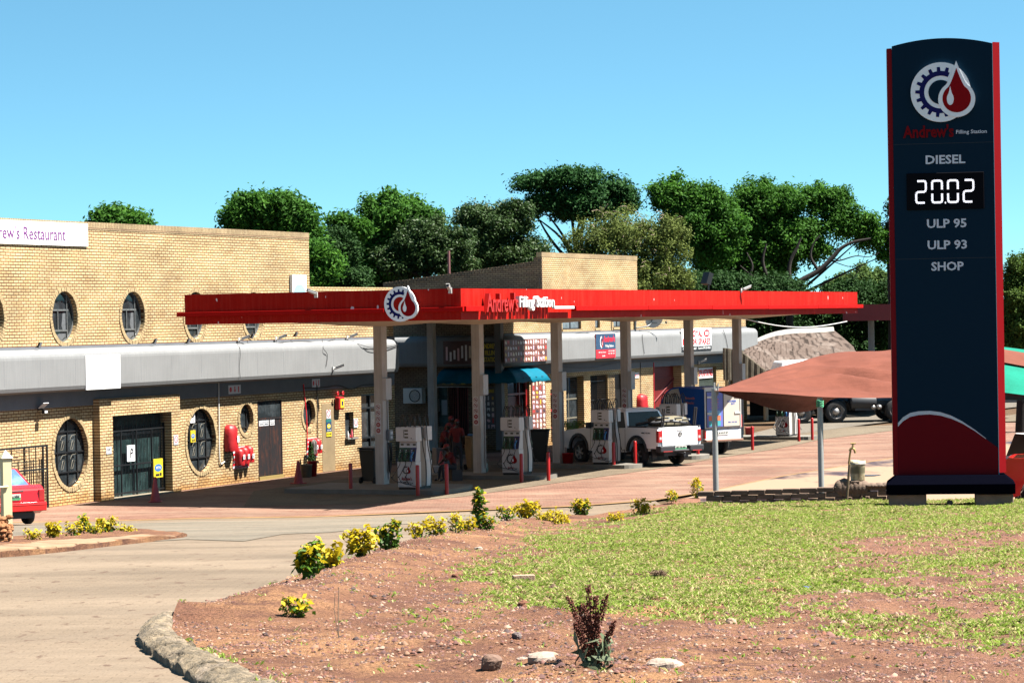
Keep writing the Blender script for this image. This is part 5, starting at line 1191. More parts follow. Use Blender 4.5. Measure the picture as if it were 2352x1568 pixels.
def ext_set(F, pxs, pyt, pyb, n, label, xo=0):
    s_, zt = at(F, pxs, pyt); zb = at(F, pxs, pyb)[1]; o = thing('extinguisher_set', label, 'fire extinguishers', F.wld(s_, -.02, zb), F.rz); h = zt-zb
    stripe_board(o, -.22, n*.27, .0-.05, h)
    for k in range(n):
        x = k*.30+.05; mb = MB(); cover(mb, x, .05+.03*k, h*.92+.03*k, .30, .26); c = mb.build('cover', M_RC, o)
        mb = MB(); mb.box(x-.07, x+.05, -.275, -.268, h*.38, h*.62); mb.build('label', M_SGN, c); mb = MB(); mb.box(x-.03, x+.0, -.278, -.274, h*.41, h*.55); mb.build('pictogram', M_BLKV, c)
    return o
ext_set(LW, 541, 1026, 1072, 3, 'three red extinguisher covers in a row left of the black double door')
ext_set(LW, 710, 1006, 1047, 2, 'two red extinguisher covers on a striped board by the buckets')
o = thing('extinguisher_cover', 'red extinguisher cover on the wall behind the white pickup', 'fire equipment', RW.wld(at(RW, 1469, 930)[0], -.02, at(RW, 1469, 941)[1]), RW.rz)
mb = MB(); cover(mb, 0, 0, at(RW, 1469, 905)[1]-at(RW, 1469, 941)[1], .8, .35); mb.build('cover', M_RC, o)
# siren box
s_, z = at(LW, 773, 925); o = thing('alarm_box', 'red and yellow wall alarm box with two round horns', 'alarm', LW.wld(s_, -.02, z), LW.rz)
mb = MB(); mb.box(-.2, .2, -.2, 0, -.24, .22); mb.build('case', M_RC, o, bev=.05); mb = MB(); mb.box(-.13, .13, -.208, -.2, -.17, .14); mb.build('yellow_front', M_YP, o)
mb = MB(); mb.box(-.05, .05, -.214, -.208, -.08, .06); mb.build('symbol', M_NAVY, o)
for x in (-.28, .1): mb = MB(); mb.lathe([(.02, 0), (.05, -.06), (.085, -.09), (.06, -.10), (.001, -.06)], (x, -.1, .33), 12, axis='y'); mb.build('horn', M_RC, o)
# stock at the servery
s_ = sw[0]+.1
for k, (dx_, m_, h_) in enumerate(((.0, mat('bottle_white', (.5, .5, .5), .3, k=1), .24), (.13, M_RC, .12), (.22, M_GN, .12), (.17, mat('bottle_pink', (.5, .1, .12), .3, k=1), .30))):
    mb = MB(); mb.lathe([(.035, 0), (.04, .02), (.038, h_*.6), (.016, h_*.8), (.016, h_*.95), (.001, h_)], n=10)
    tag(mb.build('bottle', m_, None, loc=LW.wld(s_+dx_, -.06-.02*k, sw[2])), ['white bottle on the servery sill', 'short red bottle on the servery sill', 'short green bottle on the servery sill', 'tall pink bottle on the servery sill'][k], 'bottle', 'bottles on the servery sill')
# satellite dish
s_, z = at(RW, 1462, 748); o = thing('satellite_dish', 'white satellite dish on a bent arm above the grey band', 'satellite dish', RW.wld(s_, -.02, z), RW.rz)
mb = MB(); mb.tube(bez([(-.3, 0, -.4), (-.3, -.05, .3), (-.3, -.05, .62)], 6), .06, 8); mb.tube(bez([(-.35, -.1, -.1), (.2, -.3, -.05), (.5, -.45, .05), (.6, -.5, .3)], 10), .03, 6); mb.tube([(.6, -.5, .12), (1.3, -.9, .1)], .015, 5); mb.build('arm', mat('galvanised_arm', (.35, .38, .4), .4, .5), o)
Mt = Matrix.Translation((.68, -.52, .32)) @ Matrix.Rotation(-.75, 4, 'Z') @ Matrix.Rotation(.35, 4, 'X'); mb = MB(); mb.lathe([(.001, .0), (.18, .02), (.34, .07), (.42, .11), (.43, .10), (.34, .055), (.001, -.02)], (0, 0, 0), 24, axis='y', M=Mt @ Matrix.Rotation(math.pi, 4, 'Z')); mb.build('dish', M_CAM, o); mb = MB(); mb.ball((1.3, -.9, .12), .05, .05, .06); mb.build('receiver', M_RUB, o)
# air conditioner and arch on the shaded wall
y_, z = RW.sd(954, 909, -.1); o = thing('air_conditioner', 'white air conditioner unit on the shaded shop wall', 'air conditioner', RW.wld(-.02, y_, z-.3), RW.rz-math.pi/2)
mb = MB(); mb.box(-.42, .42, -.34, 0, 0, .62); mb.build('case', M_CAM, o, bev=.02); mb = MB(); mb.lathe([(.25, -.345), (.25, -.352), (.22, -.352), (.22, -.343)], (.1, 0, .31), 24, axis='y')
for k in range(5): mb.lathe([(.04+k*.042, -.346), (.045+k*.042, -.350), (.05+k*.042, -.346)], (.1, 0, .31), 20, axis='y')
mb.build('fan_grille', M_RUB, o)
# cables and pipes
M_CAB = mat('black_cable', (.05, .045, .05), .6)
def cable(F, pts, r, label, cat='cable', m=None, p=.03, nm='wall_cable', group='cables strung along the walls'):
    P = []
    for q in pts:
        pp = q[2] if len(q) > 2 else p
        s_, z = F.fr(q[0], q[1], pp); P.append(F.wld(s_, -pp, z))
    mb = MB(); mb.tube(bez(P, 40), r, 5); tag(mb.build(nm, m or M_CAB), label, cat, group)
cable(LW, [(548, 786, .2), (590, 796, .2), (640, 787, .2), (690, 783, .2), (740, 786, .2), (770, 778, .15)], .012, 'black cable sagging along the top of the band, left of the first column')
cable(LW, [(740, 779, .2), (743, 800, .53), (752, 815, .53), (749, 842, .53)], .010, 'thin cable looping down the face of the band')
cable(LW, [(801, 782, .2), (830, 792, .53), (858, 798, .53), (905, 793, .53), (918, 787, .5)], .010, 'upper loose cable at the right end of the left band')
cable(LW, [(803, 786, .2), (840, 800, .53), (880, 804, .53), (917, 795, .5)], .010, 'lower loose cable at the right end of the left band')
cable(LW, [(700, 891), (745, 889), (778, 885), (806, 893), (835, 884), (870, 882)], .022, 'thick black cable running above the alarm box', p=.03)
cable(LW, [(545, 790, .3), (552, 805, .53), (550, 840, .53), (552, 868, .53)], .008, 'cable hanging straight down the band below the left camera')
cable(RW, [(1289, 772, .2), (1340, 764, .2), (1380, 769, .2), (1430, 760, .2), (1450, 764, .2)], .014, 'dark cable on the band behind the filling station board')
cable(RW, [(1290, 842), (1360, 844), (1410, 834), (1480, 830), (1560, 826)], .02, 'pale cable run under the band of the right wing', m=M_LINT)
cable(RW, [(1475, 768, .53), (1477, 790, .53), (1480, 812, .53)], .012, 'cable dropping down the band right of the satellite dish')
cable(RW, [(1661, 757, .53), (1667, 775, .53), (1672, 800, .53)], .012, 'cable dropping down the right end of the band')
cable(LW, [(502, 875, .04), (503, 965, .04), (505, 1058, .04), (516, 1060, .04)], .022, 'pale upright pipe left of the hose reel cover', 'pipe', M_CAM, nm='wall_pipe', group='pipes on the walls')
cable(LW, [(697, 882, .04), (704, 960, .04), (706, 1030, .04)], .020, 'thin red pipe right of the last small oval window', 'pipe', M_SCAR, nm='wall_pipe', group='pipes on the walls')
cable(LW, [(728, 884, .04), (729, 950, .04), (730, 1010, .04)], .016, 'dark pipe above the pair of extinguisher covers', 'pipe', M_CAB, nm='wall_pipe', group='pipes on the walls')
cable(RW, [(1501.5, 832, .03), (1502, 900, .03), (1503, 960, .03)], .02, 'red pipe beside the dark red barn door', 'pipe', M_SCAR, nm='wall_pipe', group='pipes on the walls')
cable(RW, [(1471, 832, .03), (1472, 905, .03)], .016, 'thin pipe down to the red cover by the pickup', 'pipe', M_CAB, nm='wall_pipe', group='pipes on the walls')
cable(RW, [(1238, 636, .0), (1240, 660, .0)], .01, 'thin wire on the roof of the right wing')
# chimney pipe on the roof
P = RW.wld(E0+2.5, 5.0, 6.5); q = ond(1031, 600, P.y); mb = MB(); mb.tube([(0, 0, 0), (0, 0, ond(1031, 576, P.y).z-6.4)], .06, 10)
tag(mb.build('chimney_pipe', mat('rusty_pipe', (.14, .05, .05), .7, k=1), None, loc=(q.x, P.y, 6.4)), 'dark rusty pipe standing above the sloping parapet', 'chimney pipe')
# floodlight on the canopy roof
P = ond(1627, 655, 108); o = thing('roof_floodlight', 'tilted grey floodlight on a post above the canopy roof', 'floodlight', (P.x, P.y, P.z-.1), .6)
mb = MB(); mb.tube([(0, 0, -.6), (0, 0, .1)], .04, 6); mb.build('post', M_FR, o); Mt = Matrix.Translation((0, 0, .35)) @ Matrix.Rotation(.35, 4, 'Y'); mb = MB(); mb.box(-.18, .05, -.2, .2, -.25, .25, 0, Mt); mb.build('housing', M_FR, o); mb = MB(); mb.box(.051, .06, -.17, .17, -.21, .21, 0, Mt); mb.build('lamp_glass', mat('lamp_glass', (.45, .5, .52), .2, k=1), o)

a = ond(1690, 727, 104); b = ond(1945, 738, 124); mb = MB(); mb.tube([a.lerp(b, t)+Vector((0, 0, -.35*math.sin(t*math.pi))) for t in [k/16 for k in range(17)]], .025, 5)
tag(mb.build('overhead_cable', M_CAM), 'pale cable strung between the two canopies above the thatched roof', 'cable')
# ================================================================ VEHICLES
M_CW = mat('car_white_paint', (.80, .81, .84), .25, k=1, var=.04, sc=.8, coat=.5); M_TYRE = mat('tyre_rubber', (.014, .014, .015), .8, k=1, bmp=.2); M_RIM = mat('alloy_rim', (.35, .33, .32), .35, .7, k=1)
M_TL = mat('tail_lamp_red', (.35, .01, .015), .15, k=1, coat=1); M_TLW = mat('tail_lamp_clear', (.5, .42, .42), .15, k=1); M_BPL = mat('black_plastic', (.025, .026, .03), .5, k=1); M_CG = glass('car_glass', (.003, .0035, .004), .4)
M_PLG = mat('plate_green', (.06, .30, .14), .5, k=1, var=.3, sc=20); M_PLW = mat('plate_white', (.5, .5, .46), .5, k=1)
def wheel(parent, x, y, r=.39, w_=.24, spokes=6, truck=False):
    o = thing('tmp', None, None); bpy.data.objects.remove(o)
    mb = MB(); s_ = 1 if y > 0 else -1
    pr = [(r*.62, -w_/2), (r*.9, -w_/2), (r, -w_/2+.04), (r, w_/2-.04), (r*.9, w_/2), (r*.62, w_/2)]
    mb.lathe(pr, (x, y, r), 28, axis='y'); wh = mb.build('wheel', M_TYRE, parent)
    mb = MB(); yo = y+s_*(w_/2-.02)
    if truck:
        mb.lathe([(r*.62, 0), (r*.58, -s_*.03), (r*.5, -s_*.10), (r*.3, -s_*.10), (r*.28, s_*.02), (.001, s_*.03)], (x, yo, r), 24, axis='y')
        for k in range(10): a = k*2*math.pi/10; mb.ball((x+r*.42*math.cos(a), yo-s_*.08, r+r*.42*math.sin(a)), .025, .03, .025, 6, 4)
    else:
        mb.lathe([(r*.66, 0), (r*.6, s_*.012), (r*.57, -s_*.04), (r*.57, -s_*.1)], (x, yo, r), 24, axis='y'); mb.lathe([(r*.16, -s_*.03), (r*.13, s_*.0), (.001, s_*.005)], (x, yo, r), 12, axis='y')
        for k in range(spokes):
            a = k*2*math.pi/spokes+.3; c, sn = math.cos(a), math.sin(a); t = r*.07
            P = [(x+c*r*.1-sn*t*1.2, yo-.0, r+sn*r*.1+c*t*1.2), (x+c*r*.6-sn*t, yo, r+sn*r*.6+c*t), (x+c*r*.6+sn*t, yo, r+sn*r*.6-c*t), (x+c*r*.1+sn*t*1.2, yo, r+sn*r*.1-c*t*1.2)]
            mb.add(P+[(p[0], p[1]-s_*.05, p[2]) for p in P], [(0, 1, 2, 3), (7, 6, 5, 4), (0, 4, 5, 1), (1, 5, 6, 2), (2, 6, 7, 3), (3, 7, 4, 0)])
    mb.build('rim', M_RIM, wh)
    mb = MB(); mb.lathe([(r*.56, -s_*.10), (.001, -s_*.10)], (x, yo, r), 20, axis='y'); mb.build('brake_disc', M_BPL, wh)
def arch(cx, r, z0, n=10): return [(cx-r*math.cos(math.pi*i/n), z0+r*math.sin(math.pi*i/n)) for i in range(n+1)]
def hull(mb, b, t, mi=0):
    """b, t: four (x,y,z) corners bottom and top"""
    global HC
    HC = sum((Vector(p) for p in list(b)+list(t)), Vector())/8
    return mb.add(list(b)+list(t), [(3, 2, 1, 0), (4, 5, 6, 7), (0, 1, 5, 4), (1, 2, 6, 5), (2, 3, 7, 6), (3, 0, 4, 7)], mi)
def pane(mb, P, off=.006, ins=.06):
    """inset quad of a planar side, lifted a little along its normal"""
    P = [Vector(p) for p in P]; c = sum(P, Vector())/4; n = (P[1]-P[0]).cross(P[3]-P[0]).normalized()*off
    if n.dot(c-HC) < 0: n = -n
    Q = [p+(c-p).normalized()*ins+n for p in P]; mb.add(Q, [(0, 1, 2, 3)])
def vehicle_plate(parent, y, z, x=-.0, w_=.46, h=.12, txt="", green=True):
    mb = MB(); mb.box(x-.012, x, y-w_/2, y+w_/2, z, z+h); p = mb.build('number_plate', M_PLW, parent)
    Mr = Matrix.Translation((x-.014, y, z)) @ Matrix.Rotation(-math.pi/2, 4, 'Z')
    if green: mb = MB(); mb.box(-w_/2, w_/2, -.0, .002, .0, h*.45, 0, Mr); mb.build('green_field', M_PLG, p)
    if txt: mb = MB(); text_into(mb, txt, -w_*.43, w_*.43, h*.28, h*.85, .002, 0, Mr, .02, -.002); mb.build('lettering', M_BPL, p)
def pickup(name, label, P, hd, white=True):
    t = thing(name, label, 'pickup', P, hd); W = .95
    prof = [(0.02, .62), (.62, .62)] + arch(1.15, .50, .50)[0:] + [(1.72, .46), (3.8, .46)] + arch(4.40, .50, .50) + [(5.0, .5), (5.33, .55), (5.36, .95), (5.25, 1.12), (4.2, 1.24), (3.75, 1.28), (1.62, 1.28), (1.60, 1.32), (.04, 1.33), (0.0, 1.2)]
    mb = MB(); mb.prism(prof, -W, W, 'y'); body = mb.build('body', M_CW, t, bev=.045)
    # arches
    for cx in (1.15, 4.40):
        for s_ in (-1, 1):
            mb = MB(); o_ = arch(cx, .56, .50, 14); i_ = arch(cx, .47, .50, 14)
            y0, y1 = (W-.05, W+.035) if s_ > 0 else (-W-.035, -W+.05)
            for k in range(14): mb.add([(o_[k][0], y0, o_[k][1]), (o_[k+1][0], y0, o_[k+1][1]), (i_[k+1][0], y0, i_[k+1][1]), (i_[k][0], y0, i_[k][1]), (o_[k][0], y1, o_[k][1]), (o_[k+1][0], y1, o_[k+1][1]), (i_[k+1][0], y1, i_[k+1][1]), (i_[k][0], y1, i_[k][1])], [(0, 1, 2, 3), (7, 6, 5, 4), (0, 4, 5, 1), (2, 6, 7, 3)])
            mb.build('wheel_arch', M_BPL, t)
            wheel(t, cx, s_*(W-.13), .39, .25)
    # cab
    b = [(1.70, -W+.03, 1.27), (4.15, -W+.03, 1.24), (4.15, W-.03, 1.24), (1.70, W-.03, 1.27)]; tp = [(1.98, -W+.2, 1.86), (3.35, -W+.2, 1.88), (3.35, W-.2, 1.88), (1.98, W-.2, 1.86)]
    mb = MB(); hull(mb, b, tp); hull(mb, [(p[0], p[1], p[2]-.01) for p in tp], [(2.2, -.55, 1.95), (3.1, -.55, 1.95), (3.1, .55, 1.95), (2.2, .55, 1.95)]); mb.build('cab', M_CW, t, bev=.04)
    mb = MB(); pane(mb, [b[2], b[3], tp[3], tp[2]], .006, .10); pane(mb, [b[0], b[1], tp[1], tp[0]], .006, .10); pane(mb, [b[1], b[2], tp[2], tp[1]], .006, .09); pane(mb, [b[3], b[0], tp[0], tp[3]], .006, .10); mb.build('glass', M_CG, t)
    mb = MB(); 
    for s_ in (-1, 1): mb.box(2.72, 2.80, s_*(W-.09)-.012, s_*(W-.09)+.012, 1.28, 1.78)
    mb.build('door_pillar', M_CW, t)
    mb = MB()
    for s_ in (-1, 1):
        for x in (1.78, 2.78, 3.72): mb.box(x, x+.012, s_*W-.003, s_*W+.003, .52, 1.26)
    mb.build('panel_gap', M_BPL, t)
    for s_ in (-1, 1): mb = MB(); mb.box(3.62, 3.74, s_*(W+.02), s_*(W+.22), 1.25, 1.46); mb.build('wing_mirror', M_BPL, t, bev=.03)
    for s_ in (-1, 1): mb = MB(); mb.box(2.85, 3.05, s_*(W+.0), s_*(W+.03), 1.02, 1.06); mb.build('door_handle', M_BPL, t)
    # bed opening
    mb = MB(); mb.box(.08, 1.62, -W+.09, W-.09, 1.325, 1.338); mb.build('load_bed', M_BPL, t)
    mb = MB(); mb.box(.0, 1.66, W-.085, W-.0, 1.325, 1.365); mb.box(0, 1.66, -W, -W+.085, 1.325, 1.365); mb.build('bed_rail', M_BPL, t, bev=.01)
    # tailgate
    mb = MB(); mb.box(-.03, .0, -W+.17, W-.17, .70, 1.34); tg = mb.build('tailgate', M_CW, t, bev=.02)
    mb = MB(); mb.box(-.045, -.03, -.13, .13, 1.22, 1.27); mb.build('tailgate_handle', M_CAM, tg)
    Mr = Matrix.Translation((-.031, 0, 0)) @ Matrix.Rotation(-math.pi/2, 4, 'Z')
    mb = MB(); mb.lathe([(.085, .0), (.085, -.012), (.072, -.014), (.072, -.004), (.001, -.004)], (0, 0, 1.09), 24, axis='y', M=Mr); text_into(mb, "V", -.04, .04, 1.10, 1.15, .006, 1, Mr, .01, -.006); text_into(mb, "W", -.055, .055, 1.03, 1.09, .006, 1, Mr, .01, -.006); mb.build('emblem', [M_BPL, M_CAM], tg)
    mb = MB(); text_into(mb, "A M A R O K", -.5, .5, .86, .93, .004, 0, Mr, .01, 0); mb.build('lettering', mat('pressed_letter', (.5, .5, .53), .3, k=1), tg)
    for s_ in (-1, 1):
        mb = MB(); mb.box(-.035, .12, s_*(W-.085)-.09, s_*(W-.085)+.092, .82, 1.24); tl = mb.build('tail_light', M_TL, t, bev=.03)
        mb = MB(); mb.box(-.04, -.03, s_*(W-.085)-.045, s_*(W-.085)+.045, .93, 1.02); mb.build('reversing_lamp', M_TLW, tl)
    mb = MB(); mb.box(-.16, .12, -W-.02, -.34, .50, .72); mb.box(-.16, .12, .34, W+.02, .50, .72); mb.box(-.14, .1, -.34, .34, .50, .58); mb.build('bumper', M_BPL, t, bev=.04)
    mb = MB(); mb.box(-.165, -.15, .45, .85, .515, .54); mb.box(-.165, -.15, -.85, -.45, .515, .54); mb.build('reflector', M_TL, t)
    vehicle_plate(t, 0, .575, -.06, .50, .12, "HFZ 328 NW")
    mb = MB(); mb.box(-.26, .1, -.04, .04, .36, .44); mb.ball((-.26, 0, .46), .035, .035, .035); mb.build('tow_bar', M_BPL, t); mb = MB(); mb.box(0.1, 5.0, -.6, .6, .36, .55); mb.build('underbody', M_BPL, t)
    Ms = Matrix.Translation((0, W+.002, 0)) @ Matrix.Rotation(math.pi, 4, 'Z'); mb = MB(); text_into(mb, "4MOTION", -.90, -.42, 1.12, 1.17, .004, 0, Ms, .03, 0); mb.build('lettering', M_BPL, t)
    for s_ in (-1, 1): mb = MB(); mb.box(.5, .56, s_*(W-.25)-.1, s_*(W-.25)+.1, .25, .62); mb.build('mud_flap', M_BPL, t)
    return t
Pa, Pc = onz(1467.6, 1071), onz(1313, 1061); Pb = onz(1557, 1065)
hdv = Vector((Pb.y-Pa.y, -(Pb.x-Pa.x), 0)); hdv = -hdv.normalized(); h1 = (Pc-Pa).normalized(); hdv = (hdv*.5+h1*.5).normalized(); hd = math.atan2(hdv.y, hdv.x)
mid = (Pa+Pb)/2; org = mid - hdv*1.15
print('pickup', Pa, Pb, Pc, math.degrees(hd), org)
pickup('white_pickup', 'white double cab pickup with its tail to the camera at the middle pump', (org.x, org.y, .015), hd)
def pk(x, y, z): c, s_ = math.cos(hd), math.sin(hd); return Vector((org.x+c*x-s_*y, org.y+s_*x+c*y, z+.015))
o = thing('rolled_mattress', 'grey patterned rolled mattress behind the pickup cab', 'mattress', pk(.1, 0, 1.35), hd)
mb = MB(); mb.prism([(.35, 0), (1.2, 0), (1.22, .24), (1.05, .32), (.48, .28), (.36, .2)], -.78, .30, 'y'); mb.build('padding', mat('quilted_fabric', (.16, .14, .09), .9, k=1, var=.4, sc=14), o, bev=.06)
o = thing('ladder_rack', 'silver and black folded rack standing in the pickup bed', 'rack', pk(0, 0, 1.36), hd)
for y in (-.80, .62): mb = MB(); mb.tube([(.12, y, 0), (.02, y, .62)], .03, 6); mb.tube([(.22, y, 0), (.12, y, .62)], .025, 6); mb.build('upright', M_BPL, o)
M_ALU = mat('aluminium_bar', (.4, .42, .45), .35, .6, k=1)
for y, z in ((-.5, .22), (-.2, .28), (.2, .22), (.4, .30)): mb = MB(); mb.tube([(.05, y, z), (1.5, y-.2, z-.1)], .03, 6); mb.build('rail', M_ALU, o)
mb = MB(); mb.tube(bez([(1.5, .7, .05), (1.0, .3, .16), (.6, .72, .12), (.3, .2, .18), (.2, -.5, .1), (.9, -.7, .12)], 30), .05, 6); tag(mb.build('black_straps', M_BPL, None, loc=pk(0, 0, 1.35), rz=hd), 'tangle of black straps lying in the pickup bed', 'straps')
# courier pickup with a box body
P2 = onz(1656, 1041); P2b = onz(1590, 1047)
hd2 = hd-.02; c, s_ = math.cos(hd2), math.sin(hd2); o2 = P2 + Vector((s_, -c, 0))*-.0 
# rear right wheel contact is P2 at local (1.0,-.72)
org2 = Vector((P2.x-(c*1.0+s_*.72), P2.y-(s_*1.0-c*.72), .015))
t = thing('courier_pickup', 'small white pickup with a blue and cream delivery box body', 'delivery pickup', org2, hd2)
W = .86
prof = [(0.0, .55), (.5, .5)] + arch(1.0, .42, .42) + [(1.5, .42), (3.2, .42)] + arch(3.7, .42, .42) + [(4.3, .5), (4.6, .55), (4.6, .95), (3.7, 1.15), (2.5, 1.2), (2.45, .95), (.0, .95)]
mb = MB(); mb.prism(prof, -W, W, 'y'); mb.build('body', M_CW, t, bev=.04)
for cx in (1.0, 3.7):
    for sg in (-1, 1): wheel(t, cx, sg*(W-.12), .35, .22, 5)
b = [(2.5, -W+.02, 1.18), (3.7, -W+.02, 1.14), (3.7, W-.02, 1.14), (2.5, W-.02, 1.18)]; tp = [(2.6, -W+.2, 1.72), (3.1, -W+.2, 1.74), (3.1, W-.2, 1.74), (2.6, W-.2, 1.72)]
mb = MB(); hull(mb, b, tp); mb.build('cab', M_CW, t, bev=.04); mb = MB(); pane(mb, [b[2], b[3], tp[3], tp[2]], .006, .1); pane(mb, [b[1], b[2], tp[2], tp[1]], .006, .1); mb.build('glass', M_CG, t)
M_CB = mat('courier_blue', (.008, .075, .36), .5, k=1, spec=.1, var=.1); M_CC = mat('courier_cream', (.50, .43, .36), .45, k=1); M_CP = mat('courier_violet', (.12, .14, .42), .4, k=1); M_CO = mat('courier_orange', (.55, .14, .06), .4, k=1)
bx = [(0, .98), (0, 2.42)] + [(1.55+1.0*math.sin(a), 1.75+.75*math.cos(a)) for a in [k/8*math.pi/2 for k in range(9)]] + [(2.55, 1.2), (2.4, .98)]
mb = MB(); mb.prism(bx, -W, W, 'y', 0, smooth=False); bo = mb.build('box_body', M_CB, t, bev=.07)
mb = MB(); mb.prism([(2.52, 1.3), (2.53, 1.75), (2.3, 2.2), (1.9, 2.40), (1.5, 2.45), (1.35, 2.1), (1.2, 1.6), (.75, 1.05), (2.38, 1.02)], W, W+.004, 'y'); mb.build('side_print', M_CC, bo)
Ms = Matrix.Translation((0, W+.005, 0)) @ Matrix.Rotation(math.pi, 4, 'Z')
mb = MB(); text_into(mb, "COURIER", -2.25, -1.62, 1.78, 1.92, .004, 0, Ms, .03, 0); text_into(mb, "GUY", -2.0, -1.70, 1.62, 1.74, .004, 0, Ms, .03, 0); mb.build('lettering', M_CB, bo)
mb = MB(); text_into(mb, "Nationwide", -1.1, -.55, 2.05, 2.15, .004, 0, Ms, .0, 0); text_into(mb, "deliveries", -1.1, -.6, 1.88, 1.98, .004, 0, Ms, .0, 0); mb.build('lettering', M_CO, bo)
mb = MB(); mb.box(-.03, -.001, -W-.01, W+.01, .98, 2.46); mb.box(-.03, .1, -W-.01, W+.01, 2.44, 2.50); mb.build('rear_frame', M_CAM, t, bev=.02)
for k, (y0, y1, m_) in enumerate(((.02, W-.08, M_CP), (-W+.08, -.02, M_CC))):
    mb = MB(); mb.box(-.045, -.031, y0, y1, 1.05, 2.32); dr = mb.build('rear_door', m_, t)
    mb = MB(); mb.box(-.05, -.031, y0-.03, y0, 1.02, 2.35); mb.box(-.05, -.031, y1, y1+.03, 1.02, 2.35); mb.box(-.049, -.031, y0, y1, 1.02, 1.05); mb.box(-.049, -.031, y0, y1, 2.32, 2.35); mb.build('seal', M_BPL, dr)
    for z in (1.5, 2.1): mb = MB(); yh = y1 if k == 0 else y0; mb.box(-.07, -.045, min(yh, yh+(-.25 if k == 0 else .25)), max(yh, yh+(-.25 if k == 0 else .25)), z, z+.07); mb.build('hinge', M_CAM, dr)
    Mr = Matrix.Translation((-.046, 0, 0)) @ Matrix.Rotation(-math.pi/2, 4, 'Z')
    if k == 1:
        mb = MB(); text_into(mb, "COURIER", .18, .62, 1.92, 2.0, .003, 0, Mr, .03, 0); text_into(mb, "GUY", .36, .56, 1.83, 1.9, .003, 0, Mr, .03, 0); text_into(mb, "0861 203 203", .22, .64, 1.17, 1.22, .003, 0, Mr, .02, 0); mb.build('lettering', M_CB, dr)
    else:
        mb = MB(); [text_into(mb, s2, -.60, -.22, 2.02-i*.10, 2.08-i*.10, .003, 0, Mr, .0, 0) for i, s2 in enumerate(("We would", "love to", "handle your", "packages"))]; mb.build('lettering', M_CO, dr)
        cs = [mat('tile_teal', (.05, .3, .33), .4, k=1), M_CO, mat('tile_sky', (.15, .35, .55), .4, k=1), mat('tile_sand', (.5, .3, .1), .4, k=1)]
        for i in range(3):
            for j in range(3): mb = MB(); mb.box(-.70+i*.19, -.52+i*.19, -.003, 0, 1.08+j*.19, 1.26+j*.19, 0, Mr); mb.build('printed_tile', cs[(i*2+j) % 4], dr)
for sg in (-1, 1): mb = MB(); mb.box(-.02, .1, sg*(W-.0)-.06, sg*(W)+.06, .98, 1.45) if sg < 0 else mb.box(-.02, .1, W-.06, W+.02, .62, .94); mb.build('tail_light', M_TL, t, bev=.02)
mb = MB(); mb.box(-.12, .1, -W-.03, W+.03, .50, .58); mb.build('bumper', mat('worn_chrome', (.35, .2, .15), .4, .5, k=1), t, bev=.02); vehicle_plate(t, .0, .74, -.01, .5, .12, "JK 55 SF GP", False)
for sg in (-1, 1): mb = MB(); mb.box(1.4, 1.44, sg*(W-.12)-.14, sg*(W-.12)+.14, .15, .55); mb.build('mud_flap', M_CC, t)
# tanker truck behind the shade net
tp0 = onz(1908.4, 969.5); dT = tp0.y
def txp(px, py, d=dT): return ond(px, py, d)
t = thing('tanker_truck', 'dark bodied truck with a white cab seen behind the shade net', 'truck', (tp0.x, tp0.y, .02), math.pi+.10)
# local x forward = to the left of the picture
r_ = .52
for x in (0.0, 1.66, -2.9, -4.25): 
    for sg in (-1, 1): wheel(t, x, sg*1.05, r_, .32, truck=True)
mb = MB(); mb.box(-9, 2.6, -.5, .5, .75, 1.05); mb.box(-1.9, -.9, .6, 1.2, .55, 1.15); mb.box(-2.1, -.8, -1.2, -.6, .5, 1.1); mb.build('chassis', M_BPL, t)
mb = MB(); hull(mb, [(.75, -1.22, 1.0), (2.75, -1.22, .6), (2.75, 1.22, .6), (.75, 1.22, 1.0)], [(.75, -1.18, 2.35), (2.72, -1.2, 2.3), (2.72, 1.2, 2.3), (.75, 1.18, 2.35)]); hull(mb, [(.76, -1.17, 2.34), (2.72, -1.19, 2.29), (2.72, 1.19, 2.29), (.76, 1.17, 2.34)], [(.80, -1.08, 2.98), (2.5, -1.08, 2.92), (2.5, 1.08, 2.92), (.80, 1.08, 2.98)]); mb.build('cab', M_CW, t, bev=.08)
mb = MB(); mb.box(1.5, 2.5, 1.19, 1.215, 1.75, 2.55); mb.box(1.5, 2.5, -1.215, -1.19, 1.75, 2.55); mb.box(.9, 1.3, 1.17, 1.20, 1.95, 2.5); mb.box(2.72, 2.76, -1.05, 1.05, 1.6, 2.5); mb.build('glass', M_CG, t)
for sg in (-1, 1): mb = MB(); mb.tube([(2.6, sg*1.2, 2.5), (3.0, sg*1.5, 2.4)], .03, 5); mb.box(2.9, 3.08, sg*1.5-.05, sg*1.5+.05, 1.95, 2.4); mb.build('wing_mirror', M_BPL, t, bev=.02)
for sg in (-1, 1):
    for x in (0, 1.66): mb = MB(); o_ = arch(x, .68, .55, 12); 
    mb = MB()
    for x in (0, 1.66):
        o_ = arch(x, .66, .55, 12)
        for k in range(12): mb.add([(o_[k][0], sg*.85, o_[k][1]), (o_[k+1][0], sg*.85, o_[k+1][1]), (o_[k+1][0], sg*1.25, o_[k+1][1]), (o_[k][0], sg*1.25, o_[k][1])], [(0, 1, 2, 3)])
    mb.build('mudguard', M_BPL, t)
mb = MB(); mb.lathe([(.001, 0.6), (.9, .55), (1.15, .3), (1.18, -4), (1.15, -8), (.001, -8.2)], (0, 0, 2.02), 24, axis='x'); mb.build('tank', mat('tank_blue', (.12, .26, .45), .35, k=1, var=.2), t)
mb = MB(); mb.lathe([(.34, -.6), (.36, -.55), (.36, .55), (.34, .6), (.001, .6)], (-1.3, 1.0, .95), 16, axis='x'); mb.build('fuel_tank', M_BPL, t)
